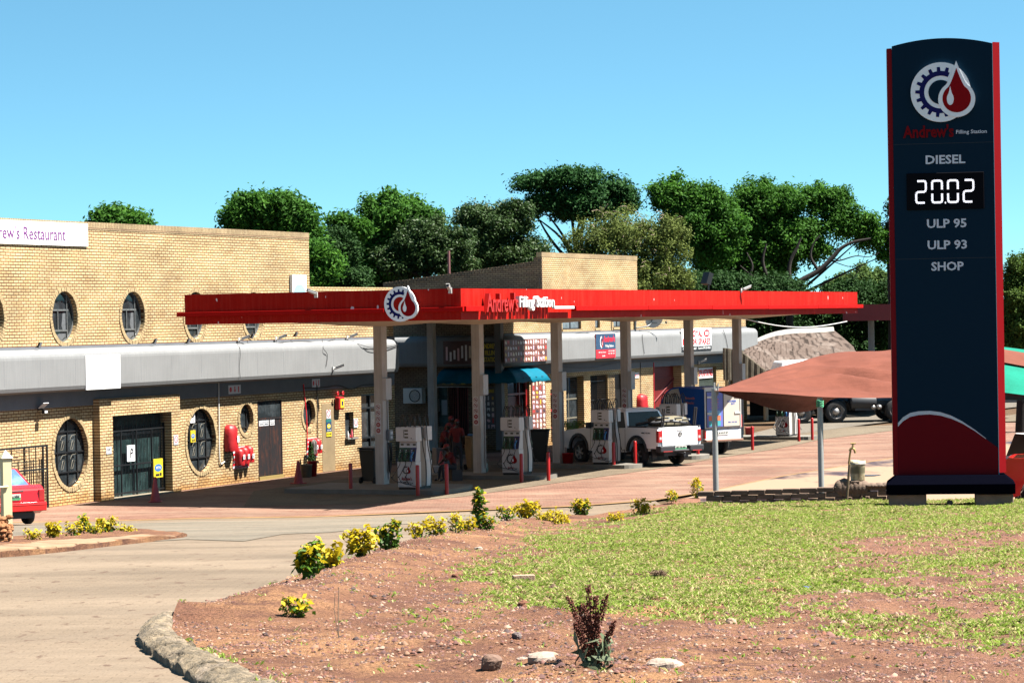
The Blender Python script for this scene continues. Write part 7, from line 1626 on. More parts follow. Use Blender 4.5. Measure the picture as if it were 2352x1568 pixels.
def tree(label, ells, d, n, size, m, trunk=None, cl=26, flat=.7, crad=(.16, .34), up=.3, asp=.45, limbs=7, nm='tree', twigs=0, group='trees behind the station'):
    """ells: (px, py, rpx, rpy) of the crown lobes as seen in the photo, at depth d"""
    L = []
    for e in ells:
        dd = d+(e[4] if len(e) > 4 else 0); c = ond(e[0], e[1], dd); L.append(((c.x, c.y, c.z), (e[2]/FPX*dd, e[2]/FPX*dd*.8, e[3]/FPX*dd)))
    size *= .66; C, O, cls = crown_points(L, int(n*2.0), int(cl*2.4), flat, (crad[0]*.72, crad[1]*.72)); C = C+rng.normal(size=C.shape)*size*.8
    tx = trunk[0] if trunk else ells[0][0]; b = ond(tx, 900, d); o = thing(nm, label, 'tree', (b.x, b.y, 0), 0, group)
    V, F = leaf_quads(C, size, asp, up, O, .35); V -= np.array([b.x, b.y, 0]); fastmesh('crown', V, F, m, o)
    mb = MB(); fork = Vector((0, 0, max(1.5, ond(tx, trunk[1] if trunk else ells[0][1]+ells[0][3], d).z)))
    r0_ = (trunk[2] if trunk else .22)
    mb.tube(bez([(0, 0, -.2), (.1, 0, fork.z*.5), tuple(fork)], 6), [r0_*1.3, r0_*1.2, r0_*1.1, r0_, r0_, r0_, r0_, r0_][:len(bez([(0, 0, 0), (.1, 0, 1), (0, 0, 2)], 6))], 8)
    idx = rng.permutation(len(cls))[:limbs]
    for i in idx:
        c = Vector(cls[i][0])-Vector((b.x, b.y, 0)); m_ = fork.lerp(c, .5)+Vector((random.uniform(-.5, .5), random.uniform(-.5, .5), random.uniform(-.6, .2)))
        P = bez([fork, m_, c], 9); mb.tube(P, [r0_*.62*(1-.85*j/(len(P)-1)) for j in range(len(P))], 6, 0)
    mb.build('trunk', M_BARK, o)
    if twigs:
        mb = MB()
        for _ in range(twigs):
            c, cr = cls[rng.integers(len(cls))]; c = Vector(c)-Vector((b.x, b.y, 0)); e = c+Vector((random.uniform(-1, 1), -random.random(), random.uniform(-.6, 1)))*cr*1.3
            mb.tube(bez([c, c.lerp(e, .5)+Vector((.1, 0, .1)), e], 4), .018, 3)
        mb.build('twigs', M_TWIG, o)
    return o
MJ = mleaf('jacaranda_leaf', (.016, .066, .009), (.080, .20, .020), (.034, .10, .012), .35)
MD = mleaf('dark_leaf', (.010, .034, .008), (.028, .070, .014), (.014, .042, .008), .2)
MO = mleaf('olive_leaf', (.020, .045, .012), (.050, .085, .024), (.028, .056, .014), .2, .5)
MY = mleaf('yellow_olive_leaf', (.07, .10, .02), (.14, .17, .035), (.09, .12, .03), .3)
tree('feathery green treetop showing above the tall brick parapet', [(272, 520, 66, 40)], 104, 5000, .32, MJ, cl=26, limbs=5)
tree('tall feathery tree right above the end of the tall brick wall', [(600, 490, 85, 50), (665, 505, 62, 50), (690, 560, 48, 60), (560, 520, 50, 40)], 112, 17000, .32, MJ, cl=40)
tree('small light green tree showing between the wall end and the canopy', [(735, 610, 45, 60), (720, 660, 40, 40)], 108, 6500, .30, MJ, cl=22)
tree('dark round tree behind the gap left of the sloping parapet', [(768, 590, 62, 62), (800, 650, 60, 40)], 120, 11000, .24, MD, cl=40)
tree('thin airy tree with sky showing between the two tall crowns', [(785, 512, 38, 20), (822, 530, 30, 26)], 124, 1700, .32, MJ, cl=14)
tree('tall feathery tree left of the roof chimney pipe', [(905, 510, 85, 66), (965, 520, 52, 50), (850, 590, 50, 70), (920, 600, 80, 60)], 131, 26000, .34, MJ, cl=60)
tree('brown green bushy tree just behind the chimney pipe', [(985, 560, 70, 66), (930, 600, 60, 60), (1040, 590, 60, 70)], 124, 17000, .24, MO, cl=50, twigs=30)
tree('glossy dark tree behind the sloping parapet top', [(1120, 520, 85, 62), (1180, 510, 52, 50), (1080, 590, 90, 70), (1200, 600, 80, 60)], 128, 27000, .25, MO, cl=60)
tree('wide umbrella shaped tree with flat layered foliage against the sky', [(1235, 420, 72, 22), (1320, 408, 90, 22), (1400, 440, 78, 22), (1280, 465, 80, 30), (1360, 480, 90, 34), (1440, 470, 40, 20), (1225, 480, 25, 20)], 152, 15000, .34, mleaf('umbrella_leaf', (.010, .044, .011), (.028, .085, .018), (.016, .058, .012), .2), trunk=(1330, 620, .22), cl=46, flat=.34, crad=(.35, .8), up=.6, limbs=12)
tree('yellowish sparse bushy tree right of the brick block', [(1420, 560, 110, 80), (1520, 570, 75, 80), (1460, 640, 120, 60), (1345, 590, 55, 60), (1560, 640, 40, 40)], 137, 20000, .22, MY, cl=60, twigs=260, limbs=16)
tree('feathery tree behind the yellowish bushy tree', [(1540, 455, 60, 46), (1610, 470, 62, 44), (1650, 510, 60, 50), (1580, 530, 80, 60), (1640, 560, 60, 70)], 143, 17000, .34, MJ, cl=46)
tree('very wide flat topped tree with bare arching branches at its right side', [(1740, 470, 95, 50), (1820, 460, 80, 40), (1905, 470, 55, 46), (1700, 540, 90, 60), (1810, 540, 110, 56), (1950, 520, 70, 44), (2005, 550, 40, 36), (1660, 610, 80, 50), (1860, 575, 60, 36), (1740, 610, 90, 50), (1780, 570, 100, 50), (2030, 590, 14, 18)], 150, 46000, .33, MJ, trunk=(1815, 690, .20), cl=66, flat=.6, limbs=9)
MB_T = bpy.data.objects  # arching bare limbs of that tree
o = [x for x in col.objects if x.get('label', '').startswith('very wide flat')][0]; b = o.location; mb = MB()
def lp(px, py, d=147): p = ond(px, py, d); return (p.x-b.x, p.y-b.y, p.z)
for L_, r_ in (([(1812, 675), (1835, 648), (1880, 622), (1912, 592), (1932, 570), (1960, 556), (2000, 548)], .20), ([(1822, 668), (1812, 632), (1815, 600), (1830, 570), (1840, 545)], .17), ([(1880, 622), (1862, 590), (1868, 560), (1885, 540)], .10), ([(1905, 600), (1930, 598), (1965, 588), (1995, 590), (2020, 580)], .05), ([(1912, 600), (1950, 612), (1970, 606), (1985, 600)], .03), ([(1790, 675), (1765, 640), (1752, 600), (1760, 560)], .16), ([(1725, 670), (1720, 640), (1728, 610), (1715, 580)], .12), ([(1960, 640), (1975, 615), (1985, 590), (2000, 560)], .025), ([(1770, 680), (1745, 650), (1700, 610)], .1)):
    P = bez([lp(*q) for q in L_], 18); mb.tube(P, [r_*(1-.7*j/(len(P)-1)) for j in range(len(P))], 7)
mb.build('bare_limb', M_BARK, o)
tree('light green treetop low at the right, beside the totem', [(1985, 650, 50, 36), (1935, 665, 50, 30), (2030, 660, 30, 40)], 165, 9000, .30, mleaf('hazy_leaf', (.06, .11, .03), (.10, .16, .04), (.08, .13, .03), .3), cl=26)
tree('dark feathery tree mass behind the thatched roof', [(1780, 720, 70, 50), (1870, 740, 90, 50), (1960, 700, 80, 60), (2030, 740, 60, 90), (1900, 800, 120, 50), (1730, 760, 50, 50)], 160, 38000, .32, MD, trunk=(1720, 800, .2), cl=60)
tree('feathery low tree between the two canopies', [(1960, 760, 60, 50), (2040, 720, 50, 50), (2060, 800, 60, 50)], 168, 14000, .30, MJ, cl=40)
tree('bushy green tree at the right edge beyond the totem', [(2345, 640, 50, 60), (2370, 720, 80, 80), (2330, 780, 60, 50)], 110, 16000, .22, MY if False else mleaf('right_leaf', (.035, .075, .012), (.08, .13, .02), (.05, .09, .015), .3), cl=50)
tree('dark tree sliver left of the totem top', [(2048, 480, 12, 30), (2060, 540, 30, 60), (2100, 600, 60, 60)], 150, 5000, .30, MD, cl=20)
for i, (px, rp, lb) in enumerate(((1700, 120, 'dark undergrowth below the wide flat topped tree'), (1250, 110, 'dark undergrowth behind the low left part of the brick block'), (1600, 110, 'dark undergrowth behind the canopy centre'), (830, 80, 'dark undergrowth left of the sloping parapet'))):
    tree(lb, [(px-60, 664, rp, 36), (px+60, 668, rp, 36)], 132+8*(px > 1500), 12000, .26, MD, cl=46, limbs=4, nm='undergrowth', group='dense undergrowth behind the station')
# ================================================================ SHRUBS OF THE GARDEN EDGE
M_GY = mleaf('golden_leaf', (.36, .27, .008), (.52, .38, .012), (.42, .34, .02), .35, .5); M_GG = mleaf('shrub_green_leaf', (.03, .085, .010), (.09, .17, .015), (.045, .10, .012), .3, .5)
def shrub(px, py, hpx, wpx, gold, label, lobes=3, onroad=False):
    P = hit(px, py); z = (gz(P.x, P.y) if not onroad else terr(P.x, P.y)+.06); h = hpx/FPX*P.y; w_ = wpx/FPX*P.y/2
    o = thing('shrub', label, 'shrub', (P.x, P.y, z-.01), 0, 'golden leaved shrubs planted in rows'); C = []; gl = []; mb = MB()
    for k in range(lobes):
        a = (k-(lobes-1)/2)/max(1, lobes-1)*2 if lobes > 1 else 0
        tx, ty = a*w_*.62, random.uniform(-.3, .3)*w_; th_ = h*(1-.35*abs(a)*random.random()-.1*random.random()) if lobes > 1 else h
        for q in range(3):
            e = (tx+random.uniform(-.25, .25)*w_, ty+random.uniform(-.25, .25)*w_, th_*random.uniform(.75, .97)); mb.tube(bez([(tx*.15, ty*.15, 0), (tx*.6, ty*.6, th_*.45), e], 6), [.011, .010, .009, .008, .007, .006, .005, .005, .004, .003, .003][:len(bez([(0, 0, 0), (0, 0, 1), (0, 0, 2)], 6))], 5)
        n = int(170*max(.5, h/.45)*(1.6 if lobes == 1 else 1)); t = rng.random(n)**.8
        rr = w_*(.85 if lobes > 1 else 1.15)/max(1, lobes**.3)*np.sin(np.clip(t*.93+.10, 0, 1)*np.pi)**.6*(.6+.4*rng.random(n)); an = rng.random(n)*6.283
        p = np.stack([tx*(.35+.75*t)+rr*np.cos(an), ty*(.3+.7*t)+rr*np.sin(an), th_*(.10+.9*t)], 1); C.append(p); gl.append(rng.random(n) < np.clip(gold+(t-.5)*.9, 0, 1))
    C = np.concatenate(C); gl = np.concatenate(gl); out = C-np.array([0, 0, h*.4]); out /= np.linalg.norm(out, axis=1)[:, None]+1e-6
    C = C+rng.normal(size=C.shape)*.028; V, F = leaf_quads(C, .078 if h > .3 else .06, .5, .25, out, .3, .9); fastmesh('foliage', V, F, [M_GG, M_GY], o, mi=gl.astype(int)); mb.build('stem', M_TWIG, o)
SH = [(75, 1247, 26, 32, .75, 'small round golden shrub nearest the gate post', 2, 1), (123, 1242, 44, 30, .85, 'upright golden shrub second from the gate post', 2, 1), (168, 1237, 32, 34, .7, 'low golden shrub in the middle of the left island', 2, 1), (192, 1232, 42, 26, .45, 'greener upright shrub on the left island', 1, 1), (218, 1232, 26, 30, .5, 'short green and gold shrub beside the tallest island shrub', 2, 1), (245, 1228, 46, 44, .7, 'tallest golden shrub on the left island', 2, 1), (292, 1228, 12, 26, .8, 'tiny golden shrub at the right tip of the island', 2, 1),
      (680, 1432, 60, 56, .5, 'thin straggly shrub nearest the kerb nose', 2), (712, 1368, 88, 56, .30, 'big dark green shrub with gold tips at the garden corner', 3), (757, 1327, 72, 50, .9, 'tall pale gold shrub behind the big green one', 2), (828, 1307, 66, 64, .93, 'full round golden shrub by itself left of the paired green stems', 3), (893, 1282, 80, 48, .15, 'pair of upright dark green shrubs', 2), (963, 1262, 50, 44, .85, 'golden shrub right of the upright green pair', 2), (1002, 1256, 50, 40, .8, 'leaning golden shrub, second right of the green pair', 2),
      (1048, 1246, 46, 30, .6, 'small gold and green shrub left of the tallest spire', 1), (1074, 1244, 36, 36, .85, 'low gold shrub at the foot of the tallest spire', 2), (1102, 1240, 90, 22, .08, 'tallest thin green spire in the row', 1), (1120, 1240, 38, 30, .1, 'short green shrub right of the tallest spire', 2), (1162, 1217, 38, 34, .3, 'compact green shrub with gold leaves mid row', 2), (1212, 1213, 42, 56, .75, 'wide golden shrub left of the long golden clump', 3), (1250, 1211, 28, 34, .95, 'low golden middle of the long clump', 2), (1282, 1212, 38, 56, .9, 'right end of the long golden clump', 3),
      (1336, 1198, 42, 40, .35, 'green shrub with one upright tip right of the long clump', 3), (1413, 1199, 26, 34, .92, 'small golden ball shrub standing alone', 2), (1475, 1186, 38, 40, .85, 'golden shrub on the soil mound near the lawn', 3), (1543, 1167, 28, 24, .6, 'small gold and green shrub at the lawn edge', 1), (1601, 1158, 46, 26, .75, 'last upright golden shrub beside the low brick wall', 1)]
for s_ in SH: shrub(s_[0], s_[1], s_[2], s_[3], s_[4], s_[5], s_[6], len(s_) > 7)
# ================================================================ GRASS, GRAVEL, STONES
LAWN = [[(1480, 1190), (1560, 1172), (1625, 1160), (1800, 1152), (2100, 1146), (2420, 1140), (2420, 1212), (2200, 1222), (2060, 1232), (1930, 1236), (1830, 1262), (1990, 1262), (1900, 1290), (1840, 1330), (2010, 1345), (1900, 1372), (1800, 1372), (1740, 1395), (1800, 1418), (1650, 1425), (1540, 1418), (1400, 1412), (1250, 1404), (1140, 1392), (1080, 1400), (1120, 1378), (1180, 1352), (1060, 1330), (1130, 1312), (1240, 1285), (1300, 1262), (1240, 1262), (1290, 1240), (1400, 1225), (1440, 1200)],
        [(2075, 1312), (2130, 1290), (2260, 1268), (2420, 1260), (2420, 1285), (2240, 1300), (2120, 1318)], [(1930, 1330), (2000, 1312), (2110, 1305), (2010, 1325)], [(2165, 1342), (2230, 1328), (2290, 1330), (2240, 1346)],
        [(2220, 1392), (2290, 1372), (2420, 1362), (2420, 1395), (2300, 1402)], [(1905, 1462), (1960, 1438), (2080, 1430), (2120, 1445), (2020, 1468), (1950, 1472)], [(2080, 1478), (2130, 1458), (2250, 1440), (2420, 1425), (2420, 1470), (2240, 1482)], [(2000, 1370), (2110, 1352), (2100, 1375), (2030, 1384)], [(2210, 1500), (2300, 1485), (2360, 1490), (2290, 1505)], [(490, 1520), (520, 1511), (572, 1524), (566, 1534)], [(1860, 1420), (1920, 1408), (1990, 1415), (1900, 1432)], [(2150, 1418), (2190, 1405), (2210, 1422), (2170, 1432)]]
V = []; N_T = 0; TZ_ = []
def scatter(n, y0=14.5, y1=46.0):
    u = rng.random(n); y = 1/(1/y0+(1/y1-1/y0)*u) if False else y0+(y1-y0)*u**.85; x = (rng.random(n)*.44-.235)*y; return x, y
XS, YS = scatter(230000); keep = []; GP2 = [(p.x, p.y) for p in gardP]
for x, y in zip(XS, YS):
    px, py = proj((x, y, terr(x, y)+.03)); 
    if px > 2400 or px < 300 or py > 1600: continue
    j = 26*gn(x, y, 1.3, 3)+20*gn(x, y, 5, 8)+20*rng.normal(); in0 = False
    for k, L_ in enumerate(LAWN):
        if inpoly(px+j*1.6, py+j*.45, L_): in0 = True; break
    dens = .5+.9*gn(x, y, .8, 11)+.5*gn(x, y, 3.3, 6)
    if ((in0 and rng.random() < .34+.75*dens) or rng.random() < .012*max(0, dens)) and inpoly(x, y, GP2): keep.append((x, y, gz(x, y), dens))
K = np.array(keep); print('grass tufts', len(K))
nb = 4; K4 = np.repeat(K, nb, 0); n = len(K4); C = K4[:, :3]+np.concatenate([rng.normal(size=(n, 2))*.022, np.zeros((n, 1))], 1)
L_ = ((1+.9*np.clip(K4[:, 3]-.6, 0, 1))*(.020+.032*rng.random(n)+.03*(rng.random(n) < .05)*rng.random(n)))[:, None]; an = rng.random(n)*6.283; D = np.stack([np.cos(an), np.sin(an), np.zeros(n)], 1); S = np.stack([-np.sin(an), np.cos(an), np.zeros(n)], 1)*.0048
tip = C+D*L_*.9+np.array([0, 0, 1])*L_*(.25+.6*rng.random(n))[:, None]; midp = C+D*L_*.3+np.array([0, 0, 1])*L_*.45
V = np.stack([C-S, C+S, midp+S*.8, tip, midp-S*.8], 1).reshape(-1, 3); F = np.arange(5*n).reshape(-1, 5)
mi = (rng.random(n) < .36).astype(int)
M_G1 = mleaf('grass_blade', (.13, .21, .025), (.24, .33, .055), (.17, .24, .04), .4, .7); M_G2 = mleaf('dry_grass_blade', (.38, .36, .15), (.28, .30, .09), (.42, .36, .18), .35, .7)
o = fastmesh('grass', V, F, [M_G1, M_G2], mi=mi); tag(o, 'short patchy green lawn grass on the reddish soil', 'grass', kind='stuff')
def stones(n, y0, y1, smin, smax, mats, name, label, thr=-.2, fx=(-.235, .205)):
    u = rng.random(n); y = y0+(y1-y0)*u**1.5; x = (fx[0]+rng.random(n)*(fx[1]-fx[0]))*y; keep = []
    P2 = [(p.x, p.y) for p in gardP]
    for a, b in zip(x, y):
        if inpoly(a, b, P2) and gn(a, b, .7, 21)+.6*gn(a, b, 2.2, 4) > thr: keep.append((a, b, gz(a, b)))
    K = np.array(keep); m = len(K); s = (smin+(smax-smin)*rng.random(m)**3)[:, None]
    base_ = np.array([(1, 0, 0), (0, 1, 0), (-1, 0, 0), (0, -1, 0), (0, 0, .75), (0, 0, -.5), (.6, .6, .4), (-.6, .5, .45)], float)
    T = np.array([(0, 6, 4), (6, 1, 4), (1, 7, 4), (7, 2, 4), (2, 3, 4), (3, 0, 4), (1, 6, 0), (2, 7, 1)])
    V = base_[None]*(1+.35*rng.normal(size=(m, 8, 3))*.6); an = rng.random(m)*6.283; c, s_ = np.cos(an)[:, None], np.sin(an)[:, None]
    V = np.stack([V[:, :, 0]*c-V[:, :, 1]*s_, V[:, :, 0]*s_+V[:, :, 1]*c, V[:, :, 2]], 2)*s[:, None]+K[:, None, :]
    F = (T[None]+8*np.arange(m)[:, None, None]).reshape(-1, 3); mi = np.repeat(rng.integers(0, len(mats), m), 8)
    o = fastmesh(name, V.reshape(-1, 3), F, mats, mi=mi); tag(o, label, 'gravel', kind='stuff')
MS = [mat('stone_%s' % a, c, .9, k=1, var=.3) for a, c in (('plum', (.085, .038, .032)), ('rust', (.15, .055, .03)), ('tan', (.21, .115, .07)), ('pale', (.27, .18, .13)), ('dark', (.05, .03, .028)), ('rose', (.16, .075, .06)), ('maroon', (.11, .045, .035)))]
stones(120000, 14.5, 45, .005, .018, MS, 'gravel', 'fine reddish gravel spread over the garden soil', -.45)
stones(9000, 14.5, 30, .008, .035, MS, 'gravel', 'coarser stony clods on the bare soil in front', .05)
def rock(px, py, wpx, hpx, m, label, kind='rock', seed=1, nm='rock'):
    P = hit(px, py); sx = wpx/FPX*P.y/2; sz = hpx/FPX*P.y; mb = MB(); mb.ball((0, 0, 0), 1, 1, 1, 14, 10)
    vs = []
    for v in mb.v:
        v = Vector(v); k = 1+.28*noise.noise(v*1.3+Vector((seed, 0, 0)))+.10*noise.noise(v*4+Vector((0, seed, 0))); v = Vector([math.copysign(abs(c)**.8, c) for c in v])*k; vs.append((v.x*sx, v.y*sx*.8, v.z*sz*.55+sz*.35))
    mb.v = vs; mb.sm = [False]*len(mb.sm); tag(mb.build(nm, m, None, loc=(P.x, P.y, gz(P.x, P.y)-.01), rz=seed), label, kind)
MRB = mat('red_brown_rock', (.16, .06, .03), .95, k=1, var=.4, bmp=.6); MTN = mat('tan_rock', (.34, .22, .15), .9, k=1, var=.35, sc=12, bmp=.6); MWH = mat('pale_rock', (.26, .20, .16), .9, k=1, var=.2, sc=10, bmp=.5); MDK = mat('grey_rock', (.12, .09, .085), .9, k=1, var=.3, bmp=.6)
rock(1203, 1412, 30, 24, MRB, 'round red brown stone on the lawn', seed=1); rock(1188, 1491, 26, 18, MDK, 'small dark grey stone below the round red brown one', seed=2); rock(1130, 1556, 52, 42, mat('brown_rock', (.17, .10, .07), .9, k=1, var=.35, bmp=.6), 'upright brown boulder in the front stones', seed=3)
rock(1245, 1545, 70, 30, MWH, 'large white stone at the bottom beside the flat slabs', seed=4); rock(1262, 1522, 60, 18, MTN, 'flat tan slab behind the large white stone', seed=5); rock(1526, 1545, 86, 24, MWH, 'wide pale slab right of the dead weed', seed=6); rock(1100, 1314-42, 20, 8, MWH, 'thin pale stone on the bare soil', seed=7)
rock(1830-150, 1500-60, 30, 16, MTN, 'small tan stone at the lower lawn edge', seed=8); rock(1045, 1332-2, 16, 10, MRB, 'little red stone left of the loose brick', seed=9); rock(1200, 1545-12, 30, 10, MWH, 'small white chip left of the white stone', seed=10)
rock(1355, 1350, 40, 9, mat('white_litter', (.6, .56, .5), .8, k=1), 'crumpled white litter lying on the lawn', 'litter', 11, 'litter'); rock(1170, 1394, 24, 8, mat('white_litter', (.6, .56, .5), .8, k=1), 'white scrap between the lawn and bare soil', 'litter', 12, 'litter')
rock(1852, 1360, 34, 10, mat('blue_wrapper', (.10, .12, .32), .4, k=1, var=.5, sc=30), 'crushed blue and red wrapper in the lawn', 'litter', 13, 'litter'); rock(1790, 1368, 40, 8, mat('orange_paper', (.55, .25, .06), .7, k=1), 'torn orange paper in the lawn', 'litter', 14, 'litter'); rock(2182, 1166, 16, 18, MDK, 'round stone under the totem base', seed=15)
P = hit(1203, 1342); mb = MB(); mb.box(-.11, .11, -.05, .05, 0, .07); tag(mb.build('loose_brick', MTN, None, bev=.006, loc=(P.x, P.y, gz(P.x, P.y)-.005), rz=.12), 'loose tan brick lying on the lawn edge', 'brick')
def dead_tuft(px, py, wpx, label):
    P = hit(px, py); r_ = wpx/FPX*P.y/2; mb = MB()
    for _ in range(90): a = random.random()*6.28; e = random.uniform(.2, 1); mb.tube([(0, 0, 0), (r_*.5*math.cos(a)*e, r_*.5*math.sin(a)*e, r_*.5*random.random()+.02), (r_*math.cos(a)*e, r_*math.sin(a)*e, r_*.6*random.random())], .004, 3)
    mb.ball((0, 0, .02), r_*.45, r_*.45, .05, 8, 5); tag(mb.build('dead_tuft', mat('dead_grass', (.13, .08, .045), .95, k=1, var=.5), None, loc=(P.x, P.y, gz(P.x, P.y))), label, 'plant', 'dry tufts')
dead_tuft(1512, 1332, 60, 'big dark dead tuft on the lawn'); dead_tuft(1190, 1368, 40, 'dead tuft below the loose brick'); dead_tuft(1272, 1366, 34, 'faint dead tuft right of the one below the brick')
# dead weed in front
P = hit(1368, 1556); o = thing('dock_weed', 'dead weed with rusty brown seed spikes in the foreground', 'plant', (P.x, P.y, gz(P.x, P.y)-.02)); u = P.y/FPX
mb = MB(); ms = MB()
for k, (tx_, ty_) in enumerate(((1308, 1380), (1330, 1405), (1342, 1400), (1354, 1356), (1372, 1382), (1396, 1378), (1412, 1440), (1322, 1440))):
    top = Vector(((tx_-1368)*u, random.uniform(-.06, .06), (1556-ty_)*u)); bs = Vector((random.uniform(-.03, .03), random.uniform(-.02, .02), 0)); st = bez([bs, bs.lerp(top, .5)+Vector((.02*math.sin(k), 0, 0)), top], 12); ms.tube(st, .004, 5)
    for _ in range(280):
        t = random.uniform(.30, 1); i = min(len(st)-2, int(t*(len(st)-1))); p = st[i].lerp(st[i+1], t*(len(st)-1)-i); w_ = .027*(1.15-t)**.5+.005; q = p+Vector((random.uniform(-w_, w_), random.uniform(-w_, w_), random.uniform(-.01, .01))); s = random.uniform(.004, .008)
        mb.add([(q.x-s, q.y, q.z), (q.x, q.y-s, q.z+s*.3), (q.x+s, q.y, q.z), (q.x, q.y+s, q.z-s*.3), (q.x, q.y, q.z+s*1.3), (q.x, q.y, q.z-s)], [(0, 1, 4), (1, 2, 4), (2, 3, 4), (3, 0, 4), (1, 0, 5), (2, 1, 5), (3, 2, 5), (0, 3, 5)])
mb.build('seed_spike', mat('rusty_seed', (.12, .030, .016), .9, k=1, var=.5, sc=30), o); ms.build('stem', MRB, o)
n = 80; t = rng.random(n); an = rng.random(n)*6.283; C = np.stack([np.cos(an)*(.03+.10*rng.random(n)), np.sin(an)*(.03+.08*rng.random(n)), .02+.20*t], 1); V, F = leaf_quads(C, .12, .28, .1, np.stack([np.cos(an), np.sin(an), -.3+0*an], 1), .5); fastmesh('leaves', V, F, mleaf('grey_green_leaf', (.10, .13, .07), (.20, .22, .14), (.06, .09, .05), .2), o)
P = hit(778, 1480); o = thing('dry_twig', 'thin dry forked twig standing in the bare soil', 'twig', (P.x, P.y, gz(P.x, P.y))); mb = MB(); mb.tube([(0, 0, 0), (.0, 0, .2), (.01, 0, .38)], .004, 4); mb.tube([(0, 0, 0), (-.03, 0, .22), (-.02, 0, .33)], .003, 4); mb.build('twig', M_TWIG, o)
# palm by the pickup, potted shrub by the buckets
P = onz(1312, 1052, 0); o = thing('palm', 'small green palm in front of the shop between the third column and the pickup', 'palm', P)
mb = MB()
for k in range(17):
    a = k*2.4; e = .45+.4*(k % 3)/2; st = bez([(0, 0, .5), (.45*math.cos(a)*e, .45*math.sin(a)*e, 1.25+.1*(k % 2)), (1.15*math.cos(a)*e, 1.15*math.sin(a)*e, 1.25-.25*e)], 12); mb.tube(st, .012, 4)
    for i in range(3, len(st)-1):
        d = (st[i+1]-st[i]).normalized(); sd_ = d.cross(Vector((0, 0, 1))).normalized()
        for sg in (-1, 1): p = st[i]; q = p+sd_*sg*.22+d*.12-Vector((0, 0, .06)); mb.add([p, p+d*.03, q], [(0, 1, 2)])
mb.build('fronds', mleaf('palm_leaf', (.05, .15, .02), (.09, .22, .03), None, .3), o); mb = MB(); mb.tube([(0, 0, 0), (0, 0, .55)], [.18, .14], 10); mb.build('trunk', M_BARK, o)
P = LW.wld(at(LW, 693, 1060)[0], -.35); o = thing('potted_conifer', 'thin dark conifer in a black pot against the wall', 'pot plant', P)
mb = MB(); mb.lathe([(.001, 0), (.14, 0), (.18, .3), (.16, .3), (.001, .28)], n=16); mb.build('pot', M_BPL, o); n = 700; t = rng.random(n); an = rng.random(n)*6.28; r_ = .2*(1-t)**.8*rng.random(n)**.5; V, F = leaf_quads(np.stack([r_*np.cos(an), r_*np.sin(an), .3+.85*t], 1), .07, .4, .3); fastmesh('foliage', V, F, MD, o); mb = MB(); mb.tube([(0, 0, .2), (0, 0, 1.0)], .015, 5); mb.build('stem', M_BARK, o)
# ================================================================ PEOPLE
M_SK = mat('dark_skin', (.022, .011, .008), .5, k=1, var=.1); M_SHR = mat('red_shirt', (.12, .001, .0012), .8, k=1, var=.2, sc=6, bmp=.3); M_TRO = mat('grey_trousers', (.02, .021, .028), .85, k=1, var=.2, bmp=.3); M_SHO = mat('black_shoe', (.012, .012, .013), .5, k=1); M_CAP = mat('red_cap', (.14, .001, .001), .7, k=1)
EDG = [('pel', 'sp1'), ('sp1', 'ch'), ('ch', 'nk'), ('nk', 'hd0'), ('ch', 'shl'), ('shl', 'ell'), ('ell', 'wrl'), ('wrl', 'hal'), ('ch', 'shr'), ('shr', 'elr'), ('elr', 'wrr'), ('wrr', 'har'), ('pel', 'hpl'), ('hpl', 'knl'), ('knl', 'anl'), ('anl', 'tol'), ('pel', 'hpr'), ('hpr', 'knr'), ('knr', 'anr'), ('anr', 'tor')]
RAD = dict(pel=(.145, .115), sp1=(.135, .105), ch=(.165, .115), nk=(.058, .058), hd0=(.055, .055), sh=(.075, .07), el=(.045, .045), wr=(.028, .026), ha=(.036, .02), hp=(.10, .10), kn=(.062, .062), an=(.045, .045), to=(.045, .032))
